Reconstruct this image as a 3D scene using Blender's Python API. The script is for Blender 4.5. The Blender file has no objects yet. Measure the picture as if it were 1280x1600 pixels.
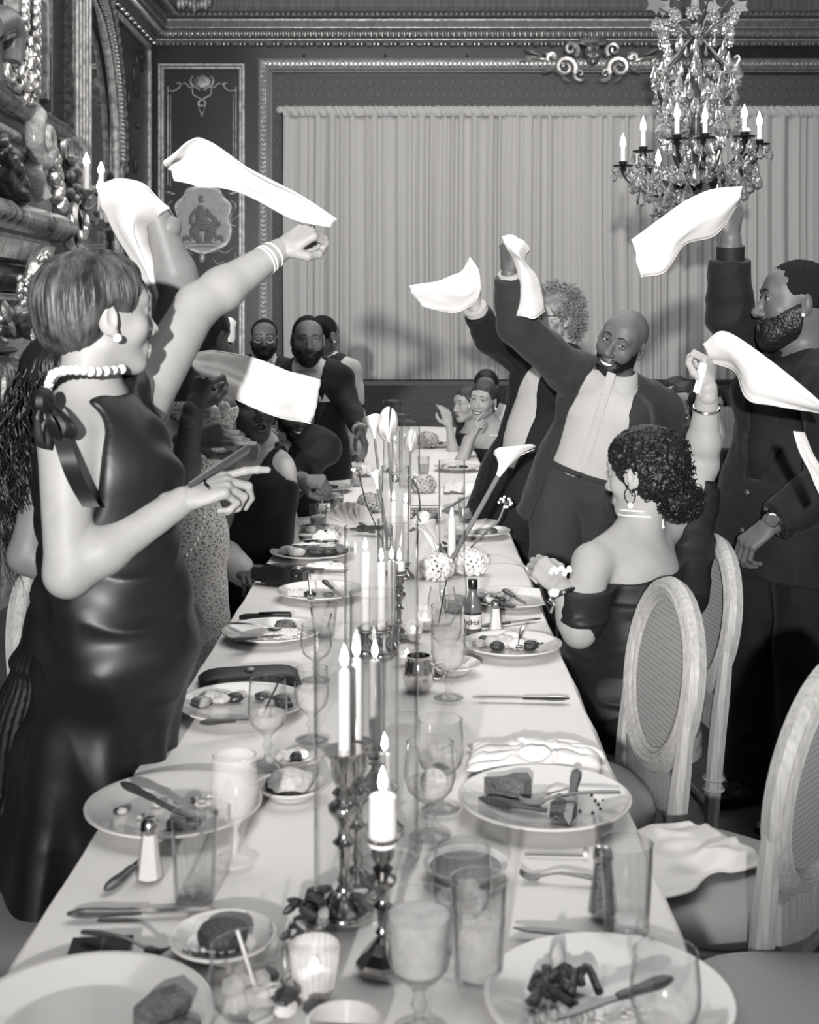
import bpy, bmesh, math, random
import numpy as np
from mathutils import Vector, Matrix
from mathutils.bvhtree import BVHTree

C = bpy.context.scene.collection
scn = bpy.context.scene
rnd = random.Random(7)

# ---------------------------------------------------------------- camera, world, lights, exposure
CAMZ, FPX, CX, CY, TAB = 1.62, 1950.0, 656.0, 504.0, 0.76
cam_d = bpy.data.cameras.new('camera'); cam = bpy.data.objects.new('camera', cam_d); C.objects.link(cam)
cam.location = (0, 0, CAMZ); cam.rotation_euler = (math.pi/2, 0, 0)
cam_d.sensor_width = 36; cam_d.lens = FPX*36/1600; cam_d.shift_x = (640-CX)/1600; cam_d.shift_y = (CY-800)/1600
cam_d.dof.use_dof = True; cam_d.dof.focus_distance = 4.2; cam_d.dof.aperture_fstop = 6.3
cam_d.clip_start = 0.05
scn.camera = cam
scn.view_settings.view_transform = 'Standard'; scn.view_settings.look = 'None'
scn.view_settings.gamma = 1; scn.view_settings.use_curve_mapping = False
scn.view_settings.exposure = 0.0
scn.cycles.use_denoising = True
scn.cycles.max_bounces = 14; scn.cycles.transparent_max_bounces = 40
scn.cycles.transmission_bounces = 10; scn.cycles.glossy_bounces = 5; scn.cycles.diffuse_bounces = 3
scn.cycles.sample_clamp_indirect = 4.0
scn.cycles.caustics_reflective = False; scn.cycles.caustics_refractive = False
WARM = (1.0, 0.988, 0.975)
world = bpy.data.worlds.new('world'); scn.world = world; world.use_nodes = True
wb = world.node_tree.nodes['Background']; wb.inputs[0].default_value = WARM+(1,); wb.inputs[1].default_value = 0.33

def lamp(name, kind, loc, aim, power, **kw):
    d = bpy.data.lights.new(name, kind); o = bpy.data.objects.new(name, d); C.objects.link(o)
    o.location = loc; d.energy = power; d.color = WARM
    v = Vector(aim)-Vector(loc); o.rotation_euler = v.to_track_quat('-Z', 'Y').to_euler()
    for k, x in kw.items(): setattr(d, k, x)
    return o
# the photographer's flash, held up a little to the left of and behind the camera, head tilted up
lamp('flash', 'SPOT', (-0.55, -3.50, 2.25), (0.85, 12.50, 3.93), 4300, spot_size=math.radians(54), spot_blend=1.0, shadow_soft_size=0.07)
# light of the same flash coming back from the ceiling
lamp('ceiling_bounce', 'AREA', (0.6, 6.9, 4.75), (0.6, 7.0, 0), 290, shape='RECTANGLE', size=5.0, size_y=8.6)

# ---------------------------------------------------------------- helpers: pixels to metres, tags
def P(px, py, Y): return np.array([Y*(px-CX)/FPX, Y, CAMZ+Y*(CY-py)/FPX])
def T(px, py, h=0.0):
    Y = FPX*(CAMZ-TAB-h)/(py-CY); return P(px, py, Y)
def PX(px, py, X):   # point on the plane x = X
    return P(px, py, X*FPX/(px-CX))
def nrm(v): v = np.asarray(v, float); return v/(np.linalg.norm(v)+1e-12)
def lerp(a, b, t): return np.asarray(a, float)*(1-t)+np.asarray(b, float)*t

def tag(o, label=None, cat=None, group=None, kind=None):
    if label: o['label'] = label
    if cat: o['category'] = cat
    if group: o['group'] = group
    if kind: o['kind'] = kind
    return o
def thing(name, label, cat, loc=(0, 0, 0), rz=0.0, group=None, scale=1.0):
    o = bpy.data.objects.new(name, None); C.objects.link(o)
    o.empty_display_size = .05
    o.location = tuple(float(x) for x in loc); o.rotation_euler = (0, 0, rz); o.scale = (scale,)*3
    return tag(o, label, cat, group)
def copy_tree(o, parent=None):
    c = o.copy(); C.objects.link(c); c.parent = parent
    for ch in list(o.children): copy_tree(ch, c)
    return c
def dup(o, label, loc, rz=0.0, group=None, scale=1.0):
    c = copy_tree(o); c.location = tuple(float(x) for x in loc); c.rotation_euler = (0, 0, rz); c.scale = (scale,)*3
    c['label'] = label
    if group: c['group'] = group
    return c

# ---------------------------------------------------------------- materials
MATS = {}
def newmat(name):
    m = bpy.data.materials.new(name); m.use_nodes = True; MATS[name] = m
    nt = m.node_tree; return m, nt, nt.nodes['Principled BSDF']
def g3(v): return (v, v*0.985, v*0.97, 1)
def mat(name, v, rough=.5, metal=0.0, spec=.5, var=0.0, vscale=8.0, bump=0.0, bscale=60.0, sheen=0.0, stretch=(1, 1, 1), coat=0.0, detail=4.0):
    m, nt, b = newmat(name)
    b.inputs['Base Color'].default_value = g3(v); b.inputs['Roughness'].default_value = rough
    b.inputs['Metallic'].default_value = metal; b.inputs['Specular IOR Level'].default_value = spec
    b.inputs['Sheen Weight'].default_value = sheen; b.inputs['Coat Weight'].default_value = coat
    if var or bump:
        tc = nt.nodes.new('ShaderNodeTexCoord'); mp = nt.nodes.new('ShaderNodeMapping'); mp.inputs['Scale'].default_value = stretch
        nt.links.new(tc.outputs['Object'], mp.inputs[0])
    if var:
        n = nt.nodes.new('ShaderNodeTexNoise'); n.inputs['Scale'].default_value = vscale; n.inputs['Detail'].default_value = detail
        r = nt.nodes.new('ShaderNodeValToRGB'); e = r.color_ramp.elements
        e[0].position = .3; e[1].position = .7; e[0].color = g3(max(0, v*(1-var))); e[1].color = g3(min(1, v*(1+var)))
        nt.links.new(mp.outputs[0], n.inputs['Vector']); nt.links.new(n.outputs[0], r.inputs[0]); nt.links.new(r.outputs[0], b.inputs['Base Color'])
    if bump:
        n = nt.nodes.new('ShaderNodeTexNoise'); n.inputs['Scale'].default_value = bscale; n.inputs['Detail'].default_value = 3
        bp = nt.nodes.new('ShaderNodeBump'); bp.inputs['Strength'].default_value = bump; bp.inputs['Distance'].default_value = .01
        nt.links.new(mp.outputs[0], n.inputs['Vector']); nt.links.new(n.outputs[0], bp.inputs['Height']); nt.links.new(bp.outputs[0], b.inputs['Normal'])
    return m
def emit(name, v, s):
    m, nt, b = newmat(name); b.inputs['Base Color'].default_value = g3(v)
    b.inputs['Emission Color'].default_value = (1, .985, .96, 1); b.inputs['Emission Strength'].default_value = s; return m
def thin_glass(name, tint=.97, edge=.62, rough=.02, gloss=1.0):
    m, nt, b = newmat(name); nt.nodes.remove(b); out = nt.nodes['Material Output']
    tr = nt.nodes.new('ShaderNodeBsdfTransparent'); gl = nt.nodes.new('ShaderNodeBsdfGlossy'); gl.inputs['Roughness'].default_value = rough
    gl.inputs[0].default_value = (gloss, gloss, gloss, 1)
    lw = nt.nodes.new('ShaderNodeLayerWeight'); lw.inputs['Blend'].default_value = .5
    cr = nt.nodes.new('ShaderNodeValToRGB'); e = cr.color_ramp.elements
    e[0].position = .45; e[0].color = (tint,)*3+(1,); e[1].position = 1.0; e[1].color = (edge,)*3+(1,)
    nt.links.new(lw.outputs['Facing'], cr.inputs[0]); nt.links.new(cr.outputs[0], tr.inputs[0])
    fr = nt.nodes.new('ShaderNodeMapRange'); fr.inputs[1].default_value = .55; fr.inputs[2].default_value = 1.0; fr.inputs[3].default_value = .06; fr.inputs[4].default_value = .7
    nt.links.new(lw.outputs['Facing'], fr.inputs[0])
    mx = nt.nodes.new('ShaderNodeMixShader'); nt.links.new(fr.outputs[0], mx.inputs[0]); nt.links.new(tr.outputs[0], mx.inputs[1]); nt.links.new(gl.outputs[0], mx.inputs[2])
    nt.links.new(mx.outputs[0], out.inputs[0]); return m
def crystal(name, v=1.0, rough=0.0):
    m, nt, b = newmat(name); b.inputs['Base Color'].default_value = (v, v, v, 1); b.inputs['Roughness'].default_value = rough
    b.inputs['Transmission Weight'].default_value = .92; b.inputs['IOR'].default_value = 1.5; b.inputs['Specular IOR Level'].default_value = .8; return m
def waved(name, v0, v1, scale, rough=.5, axis='X', bump=0.0, dist=0.0, dscale=1.0, metal=0.0, prof='SIN', coat=0.0, spec=.5):
    m, nt, b = newmat(name); b.inputs['Roughness'].default_value = rough; b.inputs['Metallic'].default_value = metal; b.inputs['Coat Weight'].default_value = coat
    b.inputs['Specular IOR Level'].default_value = spec
    tc = nt.nodes.new('ShaderNodeTexCoord'); w = nt.nodes.new('ShaderNodeTexWave'); w.bands_direction = axis; w.wave_profile = prof
    w.inputs['Scale'].default_value = scale; w.inputs['Distortion'].default_value = dist; w.inputs['Detail Scale'].default_value = dscale; w.inputs['Detail'].default_value = 3
    r = nt.nodes.new('ShaderNodeValToRGB'); e = r.color_ramp.elements; e[0].color = g3(v0); e[1].color = g3(v1)
    nt.links.new(tc.outputs['Object'], w.inputs[0]); nt.links.new(w.outputs[1], r.inputs[0]); nt.links.new(r.outputs[0], b.inputs['Base Color'])
    if bump:
        bp = nt.nodes.new('ShaderNodeBump'); bp.inputs['Strength'].default_value = bump; bp.inputs['Distance'].default_value = .004
        nt.links.new(w.outputs[1], bp.inputs['Height']); nt.links.new(bp.outputs[0], b.inputs['Normal'])
    return m
def damask(name, v0, v1, scale, plane='XZ', rough=.6):
    """ogee lattice with a leafy blob in every cell, printed on cloth"""
    m, nt, b = newmat(name); b.inputs['Roughness'].default_value = rough
    N = nt.nodes.new; L = nt.links.new
    tc = N('ShaderNodeTexCoord'); sp = N('ShaderNodeSeparateXYZ'); L(tc.outputs['Object'], sp.inputs[0])
    def M(op, a, c=None, d=None):
        n = N('ShaderNodeMath'); n.operation = op
        for i, x in enumerate((a, c, d)):
            if x is None: continue
            if isinstance(x, (int, float)): n.inputs[i].default_value = x
            else: L(x, n.inputs[i])
        return n.outputs[0]
    u = M('MULTIPLY', sp.outputs['XYZ'.index(plane[0])], scale); w = M('MULTIPLY', sp.outputs['XYZ'.index(plane[1])], scale*.72)
    cu = M('COSINE', u); cw = M('COSINE', w); s = M('ADD', cu, cw)
    line = M('LESS_THAN', M('ABSOLUTE', s), .22)
    cu3 = M('COSINE', M('MULTIPLY', u, 5)); cw3 = M('COSINE', M('MULTIPLY', w, 4.0))
    leaf = M('MULTIPLY', M('GREATER_THAN', M('ADD', M('MULTIPLY', cu3, cw3), .15), 0), M('GREATER_THAN', M('ABSOLUTE', s), .75))
    tot = M('MAXIMUM', line, leaf)
    mx = N('ShaderNodeMix'); mx.data_type = 'RGBA'; mx.inputs[6].default_value = g3(v0); mx.inputs[7].default_value = g3(v1)
    L(tot, mx.inputs[0]); L(mx.outputs[2], b.inputs['Base Color']); return m
def marble(name, v0, v1, scale=3.0, rough=.25):
    m, nt, b = newmat(name); b.inputs['Roughness'].default_value = rough
    tc = nt.nodes.new('ShaderNodeTexCoord'); n = nt.nodes.new('ShaderNodeTexNoise'); n.inputs['Scale'].default_value = scale; n.inputs['Detail'].default_value = 8; n.inputs['Roughness'].default_value = .65; n.inputs['Distortion'].default_value = 1.2
    v = nt.nodes.new('ShaderNodeTexVoronoi'); v.inputs['Scale'].default_value = scale*5; v.feature = 'F1'
    ad = nt.nodes.new('ShaderNodeMath'); ad.operation = 'ADD'; mu = nt.nodes.new('ShaderNodeMath'); mu.operation = 'MULTIPLY'; mu.inputs[1].default_value = .35
    r = nt.nodes.new('ShaderNodeValToRGB'); e = r.color_ramp.elements; e[0].position = .5; e[1].position = .82; e[0].color = g3(v0); e[1].color = g3(v1)
    L = nt.links.new; L(tc.outputs['Object'], n.inputs['Vector']); L(n.outputs[0], v.inputs['Vector']); L(v.outputs[0], mu.inputs[0]); L(n.outputs[0], ad.inputs[0]); L(mu.outputs[0], ad.inputs[1])
    L(ad.outputs[0], r.inputs[0]); L(r.outputs[0], b.inputs['Base Color']); return m

def frost_():
    m, nt, b = newmat('glass_frost'); b.inputs['Base Color'].default_value = g3(.85); b.inputs['Roughness'].default_value = .15; b.inputs['Alpha'].default_value = .30
mat('cloth_white', .84, .85, bump=.06, bscale=300, spec=.2)
mat('napkin', .74, .7, bump=.05, bscale=250, spec=.3, sheen=.15)
mat('satin_white', .82, .38, spec=.5)
mat('china', .64, .16, coat=.4)
mat('silver', .62, .14, metal=1, var=.15, vscale=25)
mat('pewter', .30, .22, metal=1, var=.3, vscale=20)
mat('steel', .55, .2, metal=1)
mat('steel_dark', .16, .3, metal=.7)
mat('gilt', .60, .3, metal=.75, var=.35, vscale=30, bump=.2, bscale=80)
mat('gilt_dark', .24, .4, metal=.6, var=.5, vscale=25, bump=.25, bscale=90)
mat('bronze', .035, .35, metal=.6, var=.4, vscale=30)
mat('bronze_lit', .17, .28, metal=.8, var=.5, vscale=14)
mat('wax', .86, .45, spec=.4)
emit('flame', 1.0, 14.0); emit('bulb', 1.0, 10.0)
thin_glass('glass_thin', .95, .32);  thin_glass('glass_clear', .98, .6)
frost_(); crystal('crystal', .97); crystal('crystal_smoke', .75)
mat('drink_pale', .42, .2, var=.15, vscale=40); mat('drink_grey', .32, .15)
mat('ice', .8, .15)
mat('wood_dark', .035, .42, var=.35, vscale=5, stretch=(6, 6, .6), bump=.05)
mat('wood_mid', .13, .4, var=.3, vscale=5, stretch=(6, 6, .6))
mat('wood_panel', .016, .3, var=.3, vscale=4)
mat('ceiling_paint', .20, .7)
mat('chair_wood', .46, .5, var=.20, vscale=9, stretch=(14, 14, 1.0), bump=.12, bscale=40)
mat('seat_cloth', .34, .8, bump=.1, bscale=200)
mat('floor_stone', .03, .4, var=.5, vscale=3)
mat('skin_light', 0.37, 0.52, spec=0.28, var=.06, vscale=20, bump=.015, bscale=120)
mat('stone_grey', .22, .5, var=.25, vscale=6); mat('leaf_glass', .16, .2, spec=.8); mat('skin_fair', .36, .5, spec=.3, var=.05, vscale=20); mat('skin_tan', 0.32, 0.52, spec=0.29, var=.06, vscale=20, bump=.015, bscale=120)
mat('skin_mid', 0.18, 0.50, spec=0.32, var=.08, vscale=20, bump=.015, bscale=120)
mat('skin_brown', 0.115, 0.48, spec=0.35, var=.1, vscale=20, bump=.015, bscale=120)
mat('skin_deep', 0.06, 0.46, spec=0.35, var=.1, vscale=20, bump=.015, bscale=120)
mat('lip', .10, .35); mat('lip_dark', .045, .35); mat('lip_light', .22, .35); mat('mouth', .012, .5); mat('teeth', .75, .25)
mat('eye_white', .42, .15); mat('iris', .012, .08)
mat('hair_buzz', .012, .85, spec=.1); mat('hair_black', .010, .42, spec=.35, bump=.5, bscale=90, stretch=(1, 1, .25))
mat('hair_brown', .035, .4, spec=.35, bump=.4, bscale=90, stretch=(1, 1, .25))
mat('hair_mid', .085, .42, spec=.4, var=.5, vscale=30)
mat('hair_fair', .16, .5, var=.4, vscale=40)
mat('suit_black', .010, .75, spec=.25, bump=.08, bscale=350, sheen=.05)
mat('suit_char', .032, .8, spec=.2, bump=.1, bscale=350, sheen=.08)
mat('trousers_char', .042, .85, spec=.2, bump=.1, bscale=350, sheen=.05)
mat('shirt_white', .46, .75, spec=.2)
mat('shirt_black', .014, .6, spec=.3)
mat('satin_black', .009, .44, spec=.42)
mat('dress_black', .012, .55, spec=.35)
mat('leather_black', .010, .3, spec=.5); mat('plastic_black', .008, .25)
mat('pearl', .85, .15, coat=.5); mat('petal', .86, .55); mat('petal_grey', .50, .55); mat('stem', .20, .5); mat('leaf_dark', .05, .5, var=.4, vscale=30)
mat('meat', .10, .45, var=.5, vscale=45, bump=.4, bscale=120); mat('meat_dark', .03, .4, var=.5, vscale=60, bump=.4, bscale=120)
mat('rice', .72, .6); mat('sauce', .16, .25, var=.3, vscale=40); mat('food_mid', .34, .5, var=.4, vscale=60, bump=.3, bscale=120)
mat('fig', .03, .35, var=.6, vscale=160); mat('cake', .035, .5, bump=.4, bscale=150); mat('bread', .5, .6, var=.3, vscale=60, bump=.4, bscale=100)
mat('salt', .85, .8); mat('pepper', .12, .8, var=.7, vscale=250); mat('sauce_red', .13, .2)
mat('paper', .78, .6); mat('ink', .02, .6)
mat('wood_handle', .055, .4, var=.3, vscale=20)
mat('curtain', .47, .85, spec=.1, sheen=.1, bump=.05, bscale=400)
mat('wire_dark', .03, .4)
damask('wallpaper', .050, .085, 38.0); damask('bench_damask', .045, .075, 55.0, rough=.7)
marble('marble_dark', .03, .30, 4.0); marble('marble_light', .16, .55, 5.0); marble('marble_mid', .06, .42, 3.0)
mat('paint_gilt', .42, .35, metal=.3, var=.5, vscale=18)
mat('medallion_ground', .36, .6, var=.15, vscale=14); mat('medallion_ink', .13, .6, var=.5, vscale=60)
mat('mirror', .35, .06, metal=1)

# ---------------------------------------------------------------- mesh builder
class MB:
    def __init__(s): s.v = []; s.f = []; s.n = 0
    def add(s, v, f):
        v = np.asarray(v, float).reshape(-1, 3)
        s.v.append(v); s.f.extend([tuple(int(i)+s.n for i in q) for q in f]); s.n += len(v); return s
    def join(s, o):
        if o.n: s.add(np.vstack(o.v), o.f)
        return s
    def tube(s, pts, r, n=8, cap=True, flat=None, closed=False):
        pts = np.asarray(pts, float); m = len(pts)
        r = np.full(m, r) if np.isscalar(r) else np.asarray(r, float)
        tan = np.gradient(pts, axis=0) if not closed else np.roll(pts, -1, 0)-np.roll(pts, 1, 0)
        tan /= np.linalg.norm(tan, axis=1)[:, None]+1e-12
        ref = np.array([0, 0, 1.0]) if abs(tan[0][2]) < .9 else np.array([1.0, 0, 0])
        if flat is not None: ref = nrm(flat[0])
        u = nrm(np.cross(tan[0], ref)); vs = []
        a = np.arange(n)*2*math.pi/n
        for i in range(m):
            u = nrm(u-tan[i]*np.dot(u, tan[i])); w = np.cross(tan[i], u)
            fl = 1.0 if flat is None else flat[1]
            vs.append(pts[i]+r[i]*(np.cos(a)[:, None]*u+fl*np.sin(a)[:, None]*-w))
        f = []
        for i in range(m if closed else m-1):
            for j in range(n):
                k = (j+1) % n; i2 = (i+1) % m
                f.append((i*n+j, i*n+k, i2*n+k, i2*n+j))
        if cap and not closed: f += [tuple(range(n))[::-1], tuple((m-1)*n+j for j in range(n))]
        return s.add(np.vstack(vs), f)
    def lathe(s, prof, n=24, c=(0, 0, 0), sq=None):
        prof = np.asarray(prof, float); m = len(prof); a = np.arange(n)*2*math.pi/n
        v = np.zeros((m, n, 3)); v[:, :, 0] = prof[:, 0][:, None]*np.cos(a); v[:, :, 1] = prof[:, 0][:, None]*np.sin(a); v[:, :, 2] = prof[:, 1][:, None]
        if sq: v[:, :, 1] *= sq
        f = [(i*n+j, i*n+(j+1) % n, (i+1)*n+(j+1) % n, (i+1)*n+j) for i in range(m-1) for j in range(n)]
        if prof[0][0] > 1e-6: f.append(tuple(range(n))[::-1])
        if prof[-1][0] > 1e-6: f.append(tuple((m-1)*n+j for j in range(n)))
        return s.add(v.reshape(-1, 3)+np.asarray(c, float), f)
    def lathe_open(s, prof, n=24, c=(0, 0, 0)):
        prof = np.asarray(prof, float); m = len(prof); a = np.arange(n)*2*math.pi/n
        v = np.zeros((m, n, 3)); v[:, :, 0] = prof[:, 0][:, None]*np.cos(a); v[:, :, 1] = prof[:, 0][:, None]*np.sin(a); v[:, :, 2] = prof[:, 1][:, None]
        f = [(i*n+j, i*n+(j+1) % n, (i+1)*n+(j+1) % n, (i+1)*n+j) for i in range(m-1) for j in range(n)]
        return s.add(v.reshape(-1, 3)+np.asarray(c, float), f)
    def box(s, c, size, R=None, taper=1.0):
        h = np.asarray(size, float)/2
        v = np.array([(x, y, z) for x in (-1, 1) for y in (-1, 1) for z in (-1, 1)], float)*h
        v[v[:, 2] > 0, :2] *= taper
        if R is not None: v = v@np.asarray(R).T
        return s.add(v+np.asarray(c, float), [(0, 1, 3, 2), (4, 6, 7, 5), (0, 4, 5, 1), (2, 3, 7, 6), (0, 2, 6, 4), (1, 5, 7, 3)])
    def ell(s, c, r, n=10, m=6, R=None):
        r = (r, r, r) if np.isscalar(r) else r
        a = np.arange(n)*2*math.pi/n; v = [(0, 0, -1)]
        for i in range(1, m):
            t = -math.pi/2+math.pi*i/m
            v += [(math.cos(t)*math.cos(x), math.cos(t)*math.sin(x), math.sin(t)) for x in a]
        v.append((0, 0, 1)); v = np.array(v)*np.asarray(r, float)
        if R is not None: v = v@np.asarray(R).T
        f = [(0, 1+(j+1) % n, 1+j) for j in range(n)]
        for i in range(m-2):
            f += [(1+i*n+j, 1+i*n+(j+1) % n, 1+(i+1)*n+(j+1) % n, 1+(i+1)*n+j) for j in range(n)]
        b = 1+(m-2)*n; L = len(v)-1; f += [(b+j, b+(j+1) % n, L) for j in range(n)]
        return s.add(v+np.asarray(c, float), f)
    def sheet(s, G, th=0.0):
        G = np.asarray(G, float); a, b, _ = G.shape
        q = [(i*b+j, (i+1)*b+j, (i+1)*b+j+1, i*b+j+1) for i in range(a-1) for j in range(b-1)]
        if th <= 0: return s.add(G.reshape(-1, 3), q)
        du = np.gradient(G, axis=0); dv = np.gradient(G, axis=1); n = np.cross(du, dv); n /= np.linalg.norm(n, axis=2)[..., None]+1e-12
        A = (G+n*th/2).reshape(-1, 3); B = (G-n*th/2).reshape(-1, 3); N = a*b
        f = q+[tuple(N+i for i in p[::-1]) for p in q]
        rim = [i*b for i in range(a)]+[(a-1)*b+j for j in range(1, b)]+[i*b+b-1 for i in range(a-2, -1, -1)]+[j for j in range(b-2, 0, -1)]
        f += [(rim[i], rim[(i+1) % len(rim)], N+rim[(i+1) % len(rim)], N+rim[i])[::-1] for i in range(len(rim))]
        return s.add(np.vstack([A, B]), f)
    def prism(s, poly, z0, z1, fn=None):
        """flat outline poly (x,y) extruded z0..z1, then mapped by fn"""
        n = len(poly); v = np.array([(x, y, z0) for x, y in poly]+[(x, y, z1) for x, y in poly], float)
        if fn is not None: v = np.array([fn(p) for p in v])
        return s.add(v, [tuple(range(n))[::-1], tuple(range(n, 2*n))]+[(i, (i+1) % n, n+(i+1) % n, n+i) for i in range(n)])
    def xf(s, M):
        M = np.array(M); s.v = [v@M[:3, :3].T+M[:3, 3] for v in s.v]; return s
    def build(s, name, m, parent=None, smooth=40, label=None, kind=None, local=True):
        v = np.vstack(s.v) if s.v else np.zeros((0, 3))
        if parent is not None and not local: v = v-np.array(world_loc(parent))
        me = bpy.data.meshes.new(name)
        me.from_pydata(v.tolist(), [], s.f); me.validate()
        if smooth:
            me.polygons.foreach_set('use_smooth', np.ones(len(me.polygons), bool))
            if smooth < 180: me.set_sharp_from_angle(angle=math.radians(smooth))
        me.materials.append(MATS[m] if isinstance(m, str) else m); me.update()
        o = bpy.data.objects.new(name, me); C.objects.link(o); o.parent = parent
        if label: o['label'] = label
        if kind: o['kind'] = kind
        return o
def world_loc(o):
    p = np.zeros(3)
    while o is not None: p += np.array(o.location); o = o.parent
    return p
def raw_mesh(name, v, f, m, parent=None, smooth=True, label=None, kind=None):
    v = np.asarray(v, np.float32)
    if parent is not None: v = v-np.array(world_loc(parent), np.float32)
    f = np.asarray(f, np.int32); me = bpy.data.meshes.new(name); k = f.shape[1]
    me.vertices.add(len(v)); me.vertices.foreach_set('co', v.ravel())
    me.loops.add(f.size); me.loops.foreach_set('vertex_index', f.ravel())
    me.polygons.add(len(f)); me.polygons.foreach_set('loop_start', np.arange(0, f.size, k, dtype=np.int32))
    me.polygons.foreach_set('use_smooth', np.full(len(f), smooth)); me.update(calc_edges=True); me.validate()
    me.materials.append(MATS[m] if isinstance(m, str) else m)
    o = bpy.data.objects.new(name, me); C.objects.link(o); o.parent = parent
    if label: o['label'] = label
    if kind: o['kind'] = kind
    return o
def bez(pts, n=20):
    """smooth curve through points (Catmull-Rom)"""
    p = np.asarray(pts, float); p = np.vstack([2*p[0]-p[1], p, 2*p[-1]-p[-2]]); out = []
    seg = len(p)-3
    for t in np.linspace(0, seg, n):
        i = min(int(t), seg-1); u = t-i; a, b, c, d = p[i:i+4]
        out.append(.5*((2*b)+(-a+c)*u+(2*a-5*b+4*c-d)*u*u+(-a+3*b-3*c+d)*u**3))
    return np.array(out)
def frame(f, u):
    """columns: right, forward, up"""
    f = nrm(f); x = nrm(np.cross(f, u)); z = np.cross(x, f); return np.column_stack([x, f, z])
def rotz(a): c, s = math.cos(a), math.sin(a); return np.array([[c, -s, 0], [s, c, 0], [0, 0, 1.0]])
def vnoise(p, seed=0):
    """value noise -1..1 on an (n,3) array"""
    p = np.asarray(p, float); i = np.floor(p).astype(np.int64); f = p-i; f = f*f*(3-2*f); out = 0
    for dx in (0, 1):
        for dy in (0, 1):
            for dz in (0, 1):
                h = ((i[:, 0]+dx)*73856093) ^ ((i[:, 1]+dy)*19349663) ^ ((i[:, 2]+dz)*83492791) ^ (seed*2654435761 & 0x7fffffff)
                h = (h ^ (h >> 13))*1274126177 & 0x7fffffff; h = (h ^ (h >> 16)) & 0xffff
                w = (f[:, 0] if dx else 1-f[:, 0])*(f[:, 1] if dy else 1-f[:, 1])*(f[:, 2] if dz else 1-f[:, 2])
                out = out+w*(h/32767.5-1)
    return out

# ---------------------------------------------------------------- implicit surfaces for bodies, clothes, fruit, carving
class SDF:
    def __init__(s): s.p = []
    def _a(s, fn, lo, hi, k, op): s.p.append((fn, np.asarray(lo, float), np.asarray(hi, float), k, op)); return s
    def cone(s, a, b, ra, rb, k=.02, op='+', flat=False):
        a = np.asarray(a, np.float32); b = np.asarray(b, np.float32); d = b-a; L2 = float(d@d)+1e-12; r = max(ra, rb)
        def fn(x, y, z):
            px, py, pz = x-a[0], y-a[1], z-a[2]
            t = np.clip((px*d[0]+py*d[1]+pz*d[2])/L2, 0, 1)
            q = np.sqrt((px-t*d[0])**2+(py-t*d[1])**2+(pz-t*d[2])**2)-(ra+(rb-ra)*t)
            return q if not flat else np.maximum(q, ((x-b[0])*d[0]+(y-b[1])*d[1]+(z-b[2])*d[2])/L2**.5)
        return s._a(fn, np.minimum(a, b)-r, np.maximum(a, b)+r, k, op)
    def chain(s, pts, rs, k=.02, op='+'):
        for i in range(len(pts)-1): s.cone(pts[i], pts[i+1], rs[i], rs[i+1], k, op)
        return s
    def ell(s, c, r, R=None, k=.02, op='+'):
        c = np.asarray(c, np.float32); r = np.full(3, r) if np.isscalar(r) else np.asarray(r, float)
        R = np.eye(3) if R is None else np.asarray(R, float); e = np.sqrt(((R*r)**2).sum(1))
        def fn(x, y, z):
            px, py, pz = x-c[0], y-c[1], z-c[2]
            q = [(px*R[0, i]+py*R[1, i]+pz*R[2, i])/r[i] for i in range(3)]
            k0 = np.sqrt(q[0]**2+q[1]**2+q[2]**2)+1e-6
            k1 = np.sqrt((q[0]/r[0])**2+(q[1]/r[1])**2+(q[2]/r[2])**2)+1e-6
            return k0*(k0-1)/k1
        return s._a(fn, c-e, c+e, k, op)
    def box(s, c, h, R=None, rd=.01, k=.02, op='+'):
        c = np.asarray(c, float); h = np.asarray(h, float); R = np.eye(3) if R is None else np.asarray(R, float); e = np.abs(R)@h
        def fn(x, y, z):
            px, py, pz = x-c[0], y-c[1], z-c[2]
            q = [np.abs(px*R[0, i]+py*R[1, i]+pz*R[2, i])-(h[i]-rd) for i in range(3)]
            o = np.sqrt(sum(np.maximum(t, 0)**2 for t in q)); return o+np.minimum(np.maximum(np.maximum(q[0], q[1]), q[2]), 0)-rd
        return s._a(fn, c-e, c+e, k, op)
    def fn(s, f, lo, hi, k=.01, op='+'): return s._a(f, lo, hi, k, op)
    def cut(s, p, n, k=.004):
        """remove everything on the side the normal points to"""
        p = np.asarray(p, float); n = nrm(n)
        return s._a(lambda x, y, z: -((x-p[0])*n[0]+(y-p[1])*n[1]+(z-p[2])*n[2]), [-99]*3, [99]*3, k, '-')
    def mesh(s, h, lo=None, hi=None, pad=.008, disp=None):
        add = [p for p in s.p if p[4] == '+']
        L = np.min([p[1] for p in add], 0)-pad-2*h; H = np.max([p[2] for p in add], 0)+pad+2*h
        if lo is not None: L = np.maximum(L, lo)
        if hi is not None: H = np.minimum(H, hi)
        n = np.maximum(np.ceil((H-L)/h).astype(int)+1, 2)
        V = np.full(n, .5, np.float32); ax = [np.asarray(L[i]+h*np.arange(n[i]), np.float32) for i in range(3)]
        for fn, a, b, k, op in s.p:
            i0 = np.clip(np.floor((a-k-3*h-L)/h).astype(int), 0, n); i1 = np.clip(np.ceil((b+k+3*h-L)/h).astype(int)+1, 0, n)
            if np.any(i1 <= i0): continue
            sl = tuple(slice(i0[i], i1[i]) for i in range(3))
            d = fn(ax[0][sl[0]][:, None, None], ax[1][sl[1]][None, :, None], ax[2][sl[2]][None, None, :]); o = V[sl]
            if op == '+': q = np.maximum(k-np.abs(o-d), 0)/k; V[sl] = np.minimum(o, d)-q*q*k*.25
            else: q = np.maximum(k-np.abs(o+d), 0)/k; V[sl] = np.maximum(o, -d)+q*q*k*.25
        return nets(V, L, h)
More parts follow.
